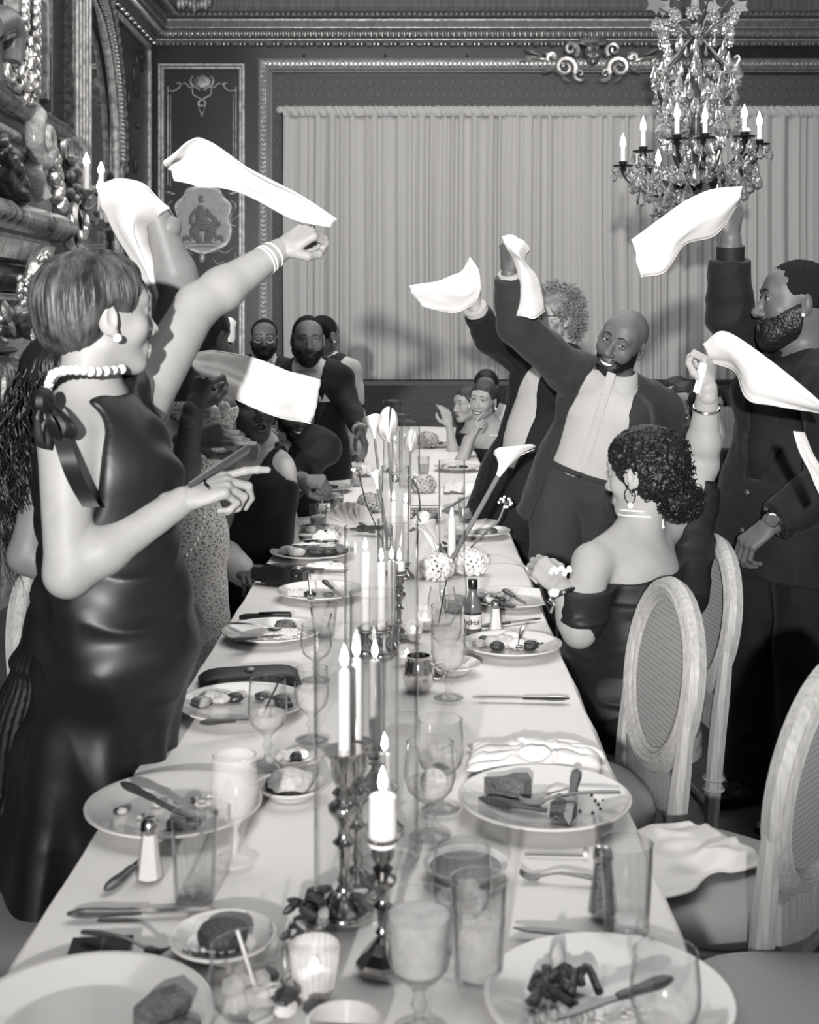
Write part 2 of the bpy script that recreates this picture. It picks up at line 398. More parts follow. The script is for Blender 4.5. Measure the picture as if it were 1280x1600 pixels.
def nets(V, L, h):
    S = V < 0; nx, ny, nz = V.shape
    cnt = np.zeros((nx-1, ny-1, nz-1), np.uint8)
    for dx in (0, 1):
        for dy in (0, 1):
            for dz in (0, 1): cnt += S[dx:nx-1+dx, dy:ny-1+dy, dz:nz-1+dz]
    idx = np.argwhere((cnt > 0) & (cnt < 8))
    if len(idx) == 0: return np.zeros((0, 3)), np.zeros((0, 4), int)
    ids = np.full(cnt.shape, -1, np.int32); ids[tuple(idx.T)] = np.arange(len(idx))
    cor = [(a, b, c) for a in (0, 1) for b in (0, 1) for c in (0, 1)]
    val = np.stack([V[idx[:, 0]+a, idx[:, 1]+b, idx[:, 2]+c] for a, b, c in cor], 1).astype(np.float64)
    acc = np.zeros((len(idx), 3)); w = np.zeros(len(idx))
    for i in range(8):
        for j in range(i+1, 8):
            ci, cj = np.array(cor[i]), np.array(cor[j])
            if abs(ci-cj).sum() != 1: continue
            m = (val[:, i] < 0) != (val[:, j] < 0); t = val[m, i]/(val[m, i]-val[m, j])
            acc[m] += ci+t[:, None]*(cj-ci); w[m] += 1
    v = (idx+acc/w[:, None])*h+L
    fs = []
    for ax in range(3):
        a = [slice(None)]*3; b = [slice(None)]*3; a[ax] = slice(0, -1); b[ax] = slice(1, None)
        A, B = S[tuple(a)], S[tuple(b)]; e = np.argwhere(A != B)
        o1, o2 = (ax+1) % 3, (ax+2) % 3
        lim = np.array(V.shape)-1
        e = e[(e[:, o1] > 0) & (e[:, o2] > 0) & (e[:, o1] < lim[o1]) & (e[:, o2] < lim[o2])]
        if len(e) == 0: continue
        def cid(d1, d2):
            q = e.copy(); q[:, o1] += d1; q[:, o2] += d2; return ids[tuple(q.T)]
        q = np.stack([cid(-1, -1), cid(0, -1), cid(0, 0), cid(-1, 0)], 1)
        fl = ~A[tuple(e.T)]; q[fl] = q[fl][:, ::-1]; fs.append(q)
    f = np.vstack(fs); f = f[(f >= 0).all(1)]
    return v, f
def vnormals(v, f):
    n = np.zeros_like(v); fn = np.cross(v[f[:, 2]]-v[f[:, 0]], v[f[:, 3]]-v[f[:, 1]])
    for i in range(4): np.add.at(n, f[:, i], fn)
    return n/(np.linalg.norm(n, axis=1)[:, None]+1e-12)
def merge(chunks):
    vs, fs, n = [], [], 0
    for v, f in chunks:
        if len(v) == 0: continue
        vs.append(v); fs.append(f+n); n += len(v)
    return np.vstack(vs), np.vstack(fs)
def wrinkle(v, f, amp, freq, seed=0, stretch=(1, 1, 1), oct2=True):
    n = vnormals(v, f); p = v*np.asarray(stretch)*freq
    p = p+.6*np.stack([vnoise(p*.7+9, seed+i) for i in (3, 4, 5)], 1)
    d = 1-2*np.abs(vnoise(p, seed))
    if oct2: d = d+.4*vnoise(p*2.3+4, seed+1)
    return v+n*(d*amp)[:, None]
# ================================================================ ROOM SHELL
YW, XL, XR, ZC = 12.5, -2.70, 4.6, 4.9
def wx(px): return YW*(px-CX)/FPX
def wz(py): return CAMZ+YW*(CY-py)/FPX
def struct(name, mb, m, parent=None, smooth=40): return mb.build(name, m, parent, smooth, kind='structure')

struct('floor', MB().box((1.0, 5.5, -.05), (9, 18, .1)), 'floor_stone')
struct('ceiling', MB().box((1.0, 5.5, ZC+.05), (9, 18, .1)), 'ceiling_paint')
wall_back = struct('wall_back', MB().box(((XL+XR)/2, YW+.1, ZC/2), (XR-XL+.4, .2, ZC)), 'wood_panel')
wall_left = struct('wall_left', MB().box((XL-.1, 6, ZC/2), (.2, 13, ZC)), 'wood_panel')
wall_right = struct('wall_right', MB().box((XR+.1, 8.5, ZC/2), (.2, 8, ZC)), 'wood_mid')
struct('baseboard_back', MB().box((1.0, YW-.02, .12), (7.2, .04, .24)), 'wood_dark')
struct('baseboard_left', MB().box((XL+.02, 6, .12), (.04, 12.9, .24)), 'wood_dark')

# wallpaper field of the back wall
def wall_rect(px0, px1, py0, py1, d, m, name, parent):
    x0, x1, z0, z1 = wx(px0), wx(px1), wz(py1), wz(py0)
    return MB().box(((x0+x1)/2, YW-d/2, (z0+z1)/2), (x1-x0, d, z1-z0)).build(name, m, parent, kind='structure')
wall_rect(418, 1372, 118, 660, .012, 'wallpaper', 'wallpaper_field', wall_back)

# cornice: straight profile along the back wall and, mitred, along the left wall
prof = [(0, 72), (.02, 70), (.05, 66), (.06, 62), (.07, 61), (.12, 58), (.17, 46), (.19, 44), (.20, 42), (.20, 30), (.22, 27), (.28, 25), (.29, 22), (.34, 17), (.36, 10)]
def cz(py, d): return CAMZ+(YW-d)*(CY-py)/FPX
pts = [(d, cz(py, d)) for d, py in prof]+[(.36, ZC), (0, ZC)]
def cornice(name, mt, seg):
    m = MB(); n = len(pts)
    v = np.array([(XL+d, YW-d, z) for d, z in pts]+[((XR, YW-d, z) if seg == 'back' else (XL+d, 0.5, z)) for d, z in pts])
    f = [(i, i+1, n+i+1, n+i) for i in range(n-1)]
    if seg != 'back': f = [q[::-1] for q in f]
    return struct(name, m.add(v, f), mt, smooth=25)
trim_back = cornice('trim_1', 'wood_mid', 'back'); trim_left = cornice('trim_2', 'wood_mid', 'left')
def row(py0, py1, d0, d1, pitch_px, kind, name):
    """one carved row of the cornice, along both walls"""
    z = (cz(py0, d0)+cz(py1, d1))/2; hz = abs(cz(py0, d0)-cz(py1, d1))/2; d = (d0+d1)/2+.01
    step = pitch_px*YW/FPX; m = MB(); k = MB()
    for i in range(int((XR-XL)/step)):
        x = XL+d+(i+.5)*step; p = (x, YW-d, z)
        if kind == 'egg':
            m.ell(p, (step*.36, .03, hz*.9), 7, 5); m.box((x+step/2, YW-d+.012, z), (step*.12, .03, hz*1.6))
        elif kind == 'bead':
            if i % 4 == 3: m.tube([(x-step*.9, YW-d, z), (x+step*.4, YW-d, z)], hz*.75, 6)
            elif i % 4 != 2: m.ell(p, (step*.3, hz*.8, hz*.8), 6, 4)
        else: m.ell((x, YW-d, z), (step*.42, .02, hz*.9), 6, 4, rotz(0)); m.tube([(x-step*.3, YW-d-.012, z-hz*.7), (x+step*.3, YW-d-.012, z+hz*.7)], hz*.25, 4)
    for i in range(int(11/step)):
        y = YW-d-(i+.5)*step; p = (XL+d, y, z)
        if kind == 'bead' and i % 4 >= 2: continue
        k.ell(p, (.03, step*.38, hz*.85), 6, 4)
    m.build(name, 'gilt', trim_back, kind='stuff'); k.build(name, 'gilt', trim_left, kind='stuff')
row(59, 47, .11, .17, 8.5, 'egg', 'egg_row'); row(72, 66, .05, .05, 6.5, 'bead', 'bead_row'); row(26, 18, .27, .34, 8.0, 'leaf', 'leaf_row')
def strip(name, py, d, h, mt='gilt'):
    z = cz(py, d); struct(name, MB().box(((XL+XR)/2+d/2, YW-d-.006, z), (XR-XL-d, .02, h)), mt, trim_back, 0)
    struct(name, MB().box((XL+d+.006, YW/2, z), (.02, YW-2*d, h)), mt, trim_left, 0)
strip('gilt_fillet', 31.5, .20, .014); strip('gilt_fillet', 43.5, .19, .008); strip('gilt_fillet', 62, .06, .008)

# picture frame moulding round a rectangle of the back wall: layered bands and a carved bead run
def frame_back(px0, px1, py0, py1, w, layers, name, parent, carve=None):
    for j, (a, b, d, mt) in enumerate(layers):
        m = MB(); s = YW/FPX
        x0, x1, z0, z1 = wx(px0)+a*s, wx(px1)-a*s, wz(py1)+a*s, wz(py0)-a*s; t = (b-a)*s
        for (cx, cz_, sx, sz) in (((x0+x1)/2, z1-t/2, x1-x0, t), ((x0+x1)/2, z0+t/2, x1-x0, t), (x0+t/2, (z0+z1)/2, t, z1-z0-2*t), (x1-t/2, (z0+z1)/2, t, z1-z0-2*t)):
            m.box((cx, YW-d/2, cz_), (sx, d, sz))
        m.build(name, mt, parent, 0, kind='structure')
    if carve:
        a, r, pitch = carve; s = YW/FPX; m = MB(); d = max(l[2] for l in layers)
        x0, x1, z0, z1 = wx(px0)+a*s, wx(px1)-a*s, wz(py1)+a*s, wz(py0)-a*s; st = pitch*s
        for i in range(int((x1-x0)/st)): m.ell((x0+(i+.5)*st, YW-d, z1), (st*.42, .02, r*s), 6, 4)
        for i in range(int((z1-z0)/st)):
            for x in (x0, x1): m.ell((x, YW-d, z0+(i+.5)*st), (r*s, .02, st*.42), 6, 4)
        m.build('carved_run', 'gilt', parent, kind='stuff')
frame_back(405, 1385, 93, 640, 14, [(0, 4, .05, 'wood_mid'), (4, 12, .06, 'gilt_dark'), (12, 15, .045, 'wood_mid'), (15, 17, .055, 'wood_mid'), (17, 21, .03, 'wood_mid')], 'frame_moulding', wall_back, (8, 3.6, 7))
frame_back(249, 383, 101, 640, 10, [(0, 3, .05, 'paint_gilt'), (3, 5, .035, 'wood_mid'), (5, 8, .045, 'paint_gilt')], 'panel_moulding', wall_back)
for px in (475, 602, 730, 857):
    MB().ell((wx(px), YW-.005, wz(87.5)), (.016, .014, .016), 8, 6).build('dark_stud', 'wire_dark', wall_back, kind='structure')

# ornament painted and gilded in relief on the narrow panel
def wpts(l, d=.02): return [np.array([wx(a), YW-d, wz(b)]) for a, b in l]
orn = thing('panel_scrollwork', 'gilded scrollwork in relief on the dark narrow wall panel', 'ornament', (wx(316), YW, wz(300)))
def scroll(l, r=.011, name='scroll', mt='paint_gilt', n=22, par=orn, d=.02):
    c = bez(wpts(l, d), n); rr = r*np.concatenate([np.linspace(.5, 1, n//2), np.linspace(1, .55, n-n//2)])
    return MB().tube(c, rr, 6).build(name, mt, par, local=False)
for sgn in (1, -1):
    X = lambda a: 316+sgn*(a-316)
    scroll([(X(263), 136), (X(263), 290)], .009); scroll([(X(267), 148), (X(267), 292)], .005)
    scroll([(X(263), 142), (X(272), 143), (X(280), 138), (X(282), 131), (X(276), 131)])
    scroll([(X(280), 134), (X(290), 131), (X(297), 137), (X(303), 138)], .008)
    scroll([(X(302), 119), (X(298), 126), (X(301), 134), (X(308), 138), (X(313), 142)], .014)
    scroll([(X(331), 140), (X(329), 149), (X(318), 155), (X(311), 160), (X(312), 167), (X(317), 164)], .011)
    scroll([(X(311), 170), (X(315), 178), (X(316), 184)], .007)
    scroll([(X(362), 314), (X(369), 322), (X(362), 336), (X(360), 348), (X(367), 354), (X(374), 350)], .010)
    scroll([(X(372), 346), (X(363), 345), (X(374), 336), (X(376), 326)], .008)
    scroll([(X(374), 360), (X(380), 372), (X(378), 400), (X(378), 470)], .011)
    scroll([(X(330), 398), (X(342), 392), (X(352), 396), (X(362), 390), (X(370), 386)], .008)
    scroll([(X(333), 404), (X(340), 412), (X(350), 410), (X(356), 418)], .007)
    scroll([(X(368), 394), (X(368), 480)], .007)
    for a, b in ((264, 301), (270, 303)): MB().ell(wpts([(X(a), b)])[0], (.03, .015, .014), 7, 5).build('rosette', 'paint_gilt', orn, local=False)
MB().ell(wpts([(316, 404)])[0], (.035, .02, .05), 10, 7).build('cabochon', 'paint_gilt', orn, local=False)
MB().ell(wpts([(316, 128)], .005)[0], (.09, .012, .075), 14, 7).build('shell_back', 'gilt_dark', orn, local=False)
# painted medallion: a flat picture on the wall
med = thing('painted_medallion', 'pale lobed medallion painted with a seated figure on the narrow wall panel', 'painting', (wx(318), YW, wz(345)))
def lobed(s, d0, d1):
    out = []
    base = [(0, 53), (22, 48), (30, 36), (42, 22), (38, 4), (42, -14), (36, -34), (18, -44), (0, -50)]
    c = bez(np.array([(a, b, 0) for a, b in base]), 34)
    L = [(x, y) for x, y, _ in c]+[(-x, y) for x, y, _ in c[::-1][1:-1]]
    return [(wx(318)+x*s*YW/FPX, wz(345)+y*s*YW/FPX) for x, y in L][::-1]
def medprism(s, d0, d1): return MB().prism(lobed(s, 0, 0), d0, d1, lambda p: (p[0], YW-p[2], p[1]))
medprism(1.06, 0, .022).build('medallion_rim', 'paint_gilt', med, 0, local=False)
medprism(.97, 0, .026).build('medallion_field', 'medallion_ground', med, 0, local=False)
fig_old = [[(314, 312, 5.5, 6), (316, 330, 11, 14), (306, 336, 5, 13), (329, 337, 5, 12)], [(312, 350, 12, 7), (324, 352, 14, 6), (318, 360, 7, 13), (326, 366, 6, 11)], [(300, 372, 16, 6), (344, 372, 15, 6), (318, 378, 30, 3.5)], [(342, 346, 8, 7), (298, 352, 5, 8)]]
def brush(name, m, l, w, d=.0265):
    c = bez([np.array([wx(a), YW-d, wz(b)]) for a, b in l], 16); w = np.asarray(w)*YW/FPX
    MB().tube(c, np.interp(np.linspace(0, 1, 16), np.linspace(0, 1, len(w)), w), 8, flat=((0, 1, 0), .12)).build(name, m, med, local=False)
brush('painted_robe', 'medallion_ink', [(315, 321), (314, 334), (317, 348), (322, 358)], [5, 10, 11, 12]); brush('painted_robe', 'medallion_ink', [(320, 352), (330, 358), (326, 372), (321, 379)], [9, 10, 7, 2])
brush('painted_robe', 'medallion_ink', [(312, 352), (304, 362), (311, 374), (316, 380)], [8, 8, 6, 2]); brush('painted_arm', 'medallion_ink', [(308, 328), (301, 338), (300, 349), (309, 350)], [4, 4, 3.5, 2.5]); brush('painted_arm', 'medallion_ink', [(322, 328), (330, 338), (337, 345), (330, 350)], [4, 4, 4, 2.5])
brush('painted_head', 'medallion_ink', [(315, 306), (315, 312), (316, 317)], [3.5, 5, 3]); brush('painted_face', 'medallion_ground', [(317, 310), (317, 314)], [2.2, 2], .029); brush('painted_collar', 'medallion_ground', [(311, 322), (316, 325), (321, 321)], [1, 1.6, 1], .029)
for l in ([(311, 332), (313, 345), (318, 352)], [(321, 333), (319, 346)], [(316, 360), (318, 374)], [(326, 362), (322, 375)], [(305, 336), (303, 345)]): brush('painted_fold', 'medallion_ground', l, [.4, 1.1, .4], .029)
for l in ([(296, 374), (303, 366), (312, 370), (308, 378)], [(340, 374), (334, 366), (326, 371), (331, 379)], [(286, 378), (292, 371), (300, 377)], [(350, 378), (344, 371), (336, 377)], [(336, 352), (343, 350), (341, 357)]): brush('painted_foliage', 'medallion_ink', l, [2, 4, 3.4, 1.6])
for y, x0, x1 in ((381, 290, 346), (386, 298, 340)): brush('painted_ground', 'medallion_ink', [(x0, y), (318, y-1), (x1, y)], [.4, 1.2, .4])

# carved cartouche with a mask over the middle of the frame
def relief(l): return [np.array([wx(a), YW-d, wz(b)]) for a, b, d in l]
car = thing('frame_cartouche', 'gilded cartouche with a carved face and scrolling leaves at the top of the frame', 'ornament', (wx(923), YW, wz(100)))
S = SDF(); cx, cz0 = wx(924), wz(86); q = YW/FPX
def C3(dx, dy, d): return (cx+dx*q, YW-.07-d, cz0+dy*q)
S.ell(C3(0, 0, .02), (13*q, .07, 18*q), k=.02).ell(C3(0, -10, .03), (8*q, .06, 9*q), k=.02)
S.cone(C3(0, 5, .09), C3(0, -5, .115), .012, .018, .015); S.cone(C3(-8, 7, .07), C3(8, 7, .07), .012, .012, .015)
for e in (-1, 1): S.ell(C3(e*5, 2, .10), (.022, .02, .016), k=.01, op='-'); S.ell(C3(e*7, -5, .07), .025, k=.02)
S.ell(C3(0, -10.5, .095), (.03, .018, .008), k=.008); S.ell(C3(0, -16, .07), .02, k=.02)
v, f = S.mesh(.008); raw_mesh('mask', v, f, 'gilt_dark', car)
for i in range(-4, 5):
    a = i*.33; MB().ell(C3(15*math.sin(a), 13+8*math.cos(a), .03), (.028, .03, .07), 8, 6, frame((0, -1, 0), (math.sin(a), 0, math.cos(a)))).build('headdress_leaf', 'gilt_dark', car, local=False)
def spiral(cxp, cyp, r0, turns, sgn, ph, n=34):
    return [(cxp+sgn*r0*(1-.85*t)*math.cos(ph+turns*2*math.pi*t), cyp+r0*(1-.85*t)*math.sin(ph+turns*2*math.pi*t), .06+.05*t) for t in np.linspace(0, 1, n)]
for sg in (-1, 1):
    M_ = lambda l: [(924+sg*(a-924), b, d) for a, b, d in l]
    for sp, r in ((spiral(966, 108, 17, 1.6, 1, 2.6), .034), (spiral(957, 80, 12, 1.3, 1, 2.2), .026), (spiral(944, 118, 10, 1.2, -1, 1.0), .022), (spiral(985, 92, 9, 1.1, -1, 2.5), .02)):
        c = bez(relief(M_(sp)), 40); MB().tube(c, r*np.linspace(1.15, .45, 40), 7).build('volute', 'gilt', car, local=False)
    for (x0, y0, x1, y1, w) in ((975, 94, 1000, 84, .05), (985, 98, 1012, 92, .045), (995, 96, 1032, 90, .04), (972, 120, 958, 132, .035), (948, 128, 932, 126, .035), (982, 110, 1002, 116, .03), (1004, 88, 1030, 78, .03), (1015, 96, 1040, 100, .025), (950, 70, 966, 66, .03)):
        a, b = relief(M_([(x0, y0, .05), (x1, y1, .06)])); c = lerp(a, b, .5); d = nrm(b-a); L = np.linalg.norm(b-a)/2
        MB().ell(c, (L, .035, w*.6), 9, 6, np.column_stack([d, (0, 1, 0), np.cross(d, (0, 1, 0))])).build('acanthus_leaf', 'gilt', car, local=False)

# ---------------------------------------------------------------- left wall: fluted pilaster, arch, end panel
def ly(px): return FPX*XL/(px-CX)
pil = thing('fluted_pilaster', 'fluted gilded pilaster strip rising beside the arch on the left wall', 'pilaster', (XL, 9.7, 2.5))
y0, y1 = ly(100), ly(126)
MB().box((XL+.04, (y0+y1)/2, 3.65), (.08, y1-y0, 2.3)).build('shaft', 'gilt_dark', pil, 0, local=False)
for i in range(5):
    y = y0+(i+.5)*(y1-y0)/5; MB().tube([(XL+.085, y, 2.6), (XL+.085, y, 4.45)], .017, 6).build('fillet', 'paint_gilt', pil, local=False)
MB().box((XL+.06, (y0+y1)/2, 2.47), (.12, y1-y0+.06, .1)).build('pilaster_base', 'gilt_dark', pil, 0, local=False)
arch = thing('wall_arch', 'tall dark arched mirror niche with a gilded rope moulding on the left wall', 'arch', (XL, 10, 1.0))
ycen, zs, ra = ly(126)+.02, 3.0, ly(183)-ly(126)-.06
def arc_pts(r, d): return np.array([(XL+d, ycen+r, .9), (XL+d, ycen+r, 2.2)]+[(XL+d, ycen+r*math.cos(t), zs+1.35*r*math.sin(t)) for t in np.linspace(0, math.pi/2, 26)])
gl = arc_pts(ra-.3, .012)
MB().add(np.vstack([gl, [(XL+.012, ycen, .9)]]), [tuple(range(len(gl)+1))]).build('arch_mirror', 'mirror', arch, 0, local=False)
MB().tube(arc_pts(ra, .03), .05, 8).build('outer_moulding', 'gilt_dark', arch, local=False)
MB().tube(arc_pts(ra-.22, .05), .035, 8).build('inner_moulding', 'paint_gilt', arch, local=False)
c = arc_pts(ra-.09, .06); cc = bez(c, 64)
for i in range(2, 62):
    MB().ell(cc[i], (.05, .035, .032), 6, 4).build('rope_bead', 'gilt', arch, local=False)
for i in range(26):
    t = i/25*1.45; p = np.array((XL+.05, ycen+(ra+.12)*math.cos(t), zs+1.35*(ra+.12)*math.sin(t)))
    MB().ell(p, (.04, .05, .07), 6, 4).build('arch_leaf', 'gilt_dark', arch, local=False)
ep = thing('end_wall_panel', 'tall dark carved wall panel between the arch and the room corner', 'wall panel', (XL, 11.7, 2.5))
ya, yb = ly(174), ly(229)
MB().box((XL+.01, (ya+yb)/2, 2.65), (.02, yb-ya, 3.4)).build('panel_field', 'wood_dark', ep, 0, local=False)
for y in (ya, yb): MB().box((XL+.025, y, 2.65), (.05, .06, 3.4)).build('stile', 'paint_gilt', ep, 0, local=False)
MB().box((XL+.025, (ya+yb)/2, 4.33), (.05, yb-ya, .06)).build('rail', 'paint_gilt', ep, 0, local=False)
r2 = random.Random(3)
for i in range(40):
    y = ya+.12+(yb-ya-.24)*r2.random(); z = 1.5+2.7*r2.random()
    MB().ell((XL+.025, y, z), (.02, .03+.07*r2.random(), .03+.09*r2.random()), 7, 5, rotz(0)).build('carved_leaf', 'wood_dark', ep, local=False)

# ---------------------------------------------------------------- chimneypiece
fp = thing('chimneypiece', 'towering carved marble and gilt chimneypiece at the left edge', 'fireplace', (-2.5, 6.9, 0))
def bx(name, x0, x1, ya_, yb_, z0, z1, m, sm=0): return MB().box(((x0+x1)/2, (ya_+yb_)/2, (z0+z1)/2), (x1-x0, yb_-ya_, z1-z0)).build(name, m, fp, sm, local=False)
def shelf(name, prof_, m, yA, yB):
    """profile (x projecting, z) run along y with a return to the wall at the far end"""
    n = len(prof_); rows = []
    for y, ret in ((yA, 0), (yB, 0), (yB, 1)):
        for x, z in prof_:
            rows.append((x, y+(x+2.3)*.8*(1 if True else 0) if not ret and y == yB else (y if not ret else yB+(x+2.3)*.8), z) if not ret else (XL, yB+(x+2.3)*.8, z))
    f = [(j*n+i, j*n+i+1, (j+1)*n+i+1, (j+1)*n+i) for j in range(2) for i in range(n-1)]
    return MB().add(rows, [q[::-1] for q in f]).build(name, m, fp, 25, local=False)
bx('chimney_breast', XL, -2.40, 5.6, 7.42, 0, 2.1, 'marble_mid'); bx('side_slab', XL, -2.58, 7.42, 8.75, 0, 2.25, 'marble_light'); bx('overmantel', XL, -2.58, 5.6, 8.75, 2.25, 4.7, 'stone_grey')
def torus_prof(x, z0, z1, bulge, n=8): return [(x+bulge*math.sin(math.pi*i/n), z1+(z0-z1)*i/n) for i in range(n+1)]
Y8 = 7.85
shelf('mantel_shelf', [(-2.5, 2.30)]+torus_prof(-2.24, 2.13, 2.29, .06)+[(-2.30, 2.12)], 'marble_mid', 5.6, Y8)
shelf('mantel_frieze', [(-2.30, 2.12), (-2.30, 2.10), (-2.27, 2.09), (-2.29, 1.98), (-2.36, 1.96)], 'marble_light', 5.6, Y8-.1)
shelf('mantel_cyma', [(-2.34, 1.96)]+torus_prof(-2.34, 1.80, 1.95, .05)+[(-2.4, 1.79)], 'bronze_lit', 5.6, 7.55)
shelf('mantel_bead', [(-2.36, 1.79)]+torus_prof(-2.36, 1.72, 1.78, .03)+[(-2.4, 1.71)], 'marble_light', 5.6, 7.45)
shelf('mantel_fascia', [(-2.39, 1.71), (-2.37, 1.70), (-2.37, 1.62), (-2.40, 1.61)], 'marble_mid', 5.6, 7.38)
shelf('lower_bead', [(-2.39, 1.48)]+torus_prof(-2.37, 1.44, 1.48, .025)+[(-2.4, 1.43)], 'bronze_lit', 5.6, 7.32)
# side pier with a carved capital and marble shaft
bx('pier', -2.6, -2.36, 6.3, 7.6, 0, 1.0, 'marble_light')
bx('pier_slip', -2.62, -2.34, 7.30, 7.42, .15, 1.05, 'marble_dark')
bx('pier_slip', -2.62, -2.345, 6.85, 6.98, .15, 1.05, 'marble_dark')
shelf('pier_cap', [(-2.36, 1.17)]+torus_prof(-2.36, 1.10, 1.16, .05)+[(-2.4, 1.09)], 'bronze_lit', 5.6, 7.4)
S = SDF(); S.ell((-2.38, 7.1, 1.28), (.16, .42, .15), k=.03); v, f = S.mesh(.02); raw_mesh('carved_bolster', wrinkle(v, f, .02, 22, 2), f, 'gilt_dark', fp)
for i in range(14):
    a = i/13; MB().ell((-2.24, 6.72+.8*a, 1.26), (.03, .025, .11), 7, 5).build('bolster_leaf', 'gilt_dark', fp, local=False)
# swag of fruit, leaves and grapes
def FP(px, py, X): return PX(px, py, X)
for (px, py, r) in ((3, 498, .09), (22, 500, .115), (48, 511, .082), (37, 488, .07), (0, 515, .06)):
    p = FP(px, py, -2.22); MB().ell(p, r*.92, 16, 10).build('fruit', 'bronze_lit', fp, local=False)
for (px, py, a) in ((18, 510, .3), (30, 497, 1.2), (10, 487, 2.0), (48, 493, .8), (55, 528, 2.2), (0, 530, 1.0)):
    p = FP(px, py, -2.14); MB().ell(p, (.014, .028, .062), 9, 6, frame((.5, 1, .3*math.cos(a*3)), (0, math.sin(a*1.7), math.cos(a*1.7)))@rotz(.4)).build('swag_leaf', 'gilt_dark', fp, local=False)
r3 = random.Random(5)
for (px, py, n_, sx, sy) in ((42, 455, 26, 12, 22), (58, 530, 10, 7, 9), (66, 400, 7, 9, 5)):
    for i in range(n_):
        p = FP(px+sx*r3.uniform(-1, 1), py+sy*r3.uniform(-1, 1), -2.2+.05*r3.random()); MB().ell(p, .021, 9, 6).build('grape', 'gilt', fp, local=False)
c = bez([FP(46, 440, -2.25), FP(50, 425, -2.2), FP(58, 405, -2.22), FP(66, 398, -2.25)], 14)
MB().tube(c, np.linspace(.03, .06, 14), 8).build('ribbon', 'gilt', fp, local=False)
for (px, py, r, t, ph) in ((108, 375, .13, 1.4, 1.0), (96, 352, .1, 1.3, 3.0), (118, 352, .14, 1.2, 2.0)):
    c0 = FP(px, py, -2.5); c = [c0+np.array([.1*t_, r*(1-.8*t_)*math.cos(ph+6.28*t*t_), r*(1-.8*t_)*math.sin(ph+6.28*t*t_)]) for t_ in np.linspace(0, 1, 30)]
    MB().tube(c, np.linspace(.045, .02, 30), 7).build('corner_volute', 'gilt', fp, local=False)
# overmantel: big roll, console volute, framed panel
def run(name, a, b, r, m, sq=1.0):
    a, b = np.asarray(a), np.asarray(b); return MB().tube(np.array([a, lerp(a, b, .5), b]), r, 18).build(name, m, fp, 70, local=False)
run('great_roll', FP(-40, 128, -2.42), FP(97, 210, -2.42), .075, 'bronze_lit')
run('roll_fillet', FP(-40, 108, -2.45), FP(60, 172, -2.45), .035, 'paint_gilt')
run('under_fillet', FP(-40, 178, -2.45), FP(50, 226, -2.45), .03, 'paint_gilt')
run('under_fillet', FP(-40, 206, -2.45), FP(44, 250, -2.45), .03, 'paint_gilt')
sp = [FP(64, 222, -2.36)+np.array([.05*t, .17*(1-.82*t)*math.cos(2.0+8.5*t), .17*(1-.82*t)*math.sin(2.0+8.5*t)]) for t in np.linspace(0, 1, 46)]
MB().tube(sp, np.linspace(.062, .034, 46), 14).build('console_volute', 'marble_light', fp, 80, local=False)
c = bez([FP(56, 232, -2.4), FP(52, 262, -2.38), (FP(58, 290, -2.36)), FP(68, 312, -2.33)], 16)
MB().tube(c, .060, 16, flat=((0, 1, 0), .5)).build('console_leg', 'marble_light', fp, 80, local=False)
for i in range(11):
    t = i/10; p = lerp(FP(82, 240, -2.42), FP(94, 325, -2.38), t)+np.array([0, .05*math.sin(i*2.2), 0])
    MB().ell(p, (.05, .07, .055), 8, 6, frame((0, 1, .5*math.sin(i)), (0, 0, 1))).build('acanthus_tuft', 'gilt', fp, local=False)
c = [FP(93, 236, -2.42)+np.array([.03, .09*(1-.7*t)*math.cos(6+5*t), .11*(1-.7*t)*math.sin(6+5*t)]) for t in np.linspace(0, 1, 24)]
MB().tube(c, np.linspace(.05, .025, 24), 7).build('acanthus_scroll', 'gilt', fp, local=False)
# upper framed panel: upright mouldings and their carved drops
for px, w, m in ((20, .05, 'paint_gilt'), (29, .03, 'marble_light'), (48, .02, 'marble_light'), (66, .03, 'paint_gilt'), (72, .02, 'gilt_dark')):
    X = -2.5; Y = FPX*X/(px-CX); bot = {20: 20, 29: 140, 48: 160, 66: 155, 72: 175}[px]; zb = CAMZ+Y*(CY-bot)/FPX
    MB().box((X, Y, (zb+4.5)/2), (.08, w*2, 4.5-zb)).build('upright_moulding', m, fp, 0, local=False)
for px, y0_, y1_, n_ in ((39, 0, 52, 9), (57, 0, 148, 22)):
    for i in range(n_):
        p = FP(px+1.5*math.sin(i*2.1), y0_+(y1_-y0_)*(i+.5)/n_, -2.44); MB().ell(p, (.03, .03+.012*math.sin(i*1.7), .045), 7, 5).build('carved_drop', 'gilt', fp, local=False)
run('panel_foot', FP(38, 165, -2.46), FP(78, 186, -2.46), .022, 'paint_gilt'); run('panel_foot', FP(0, 140, -2.46), FP(40, 163, -2.46), .03, 'wood_mid')
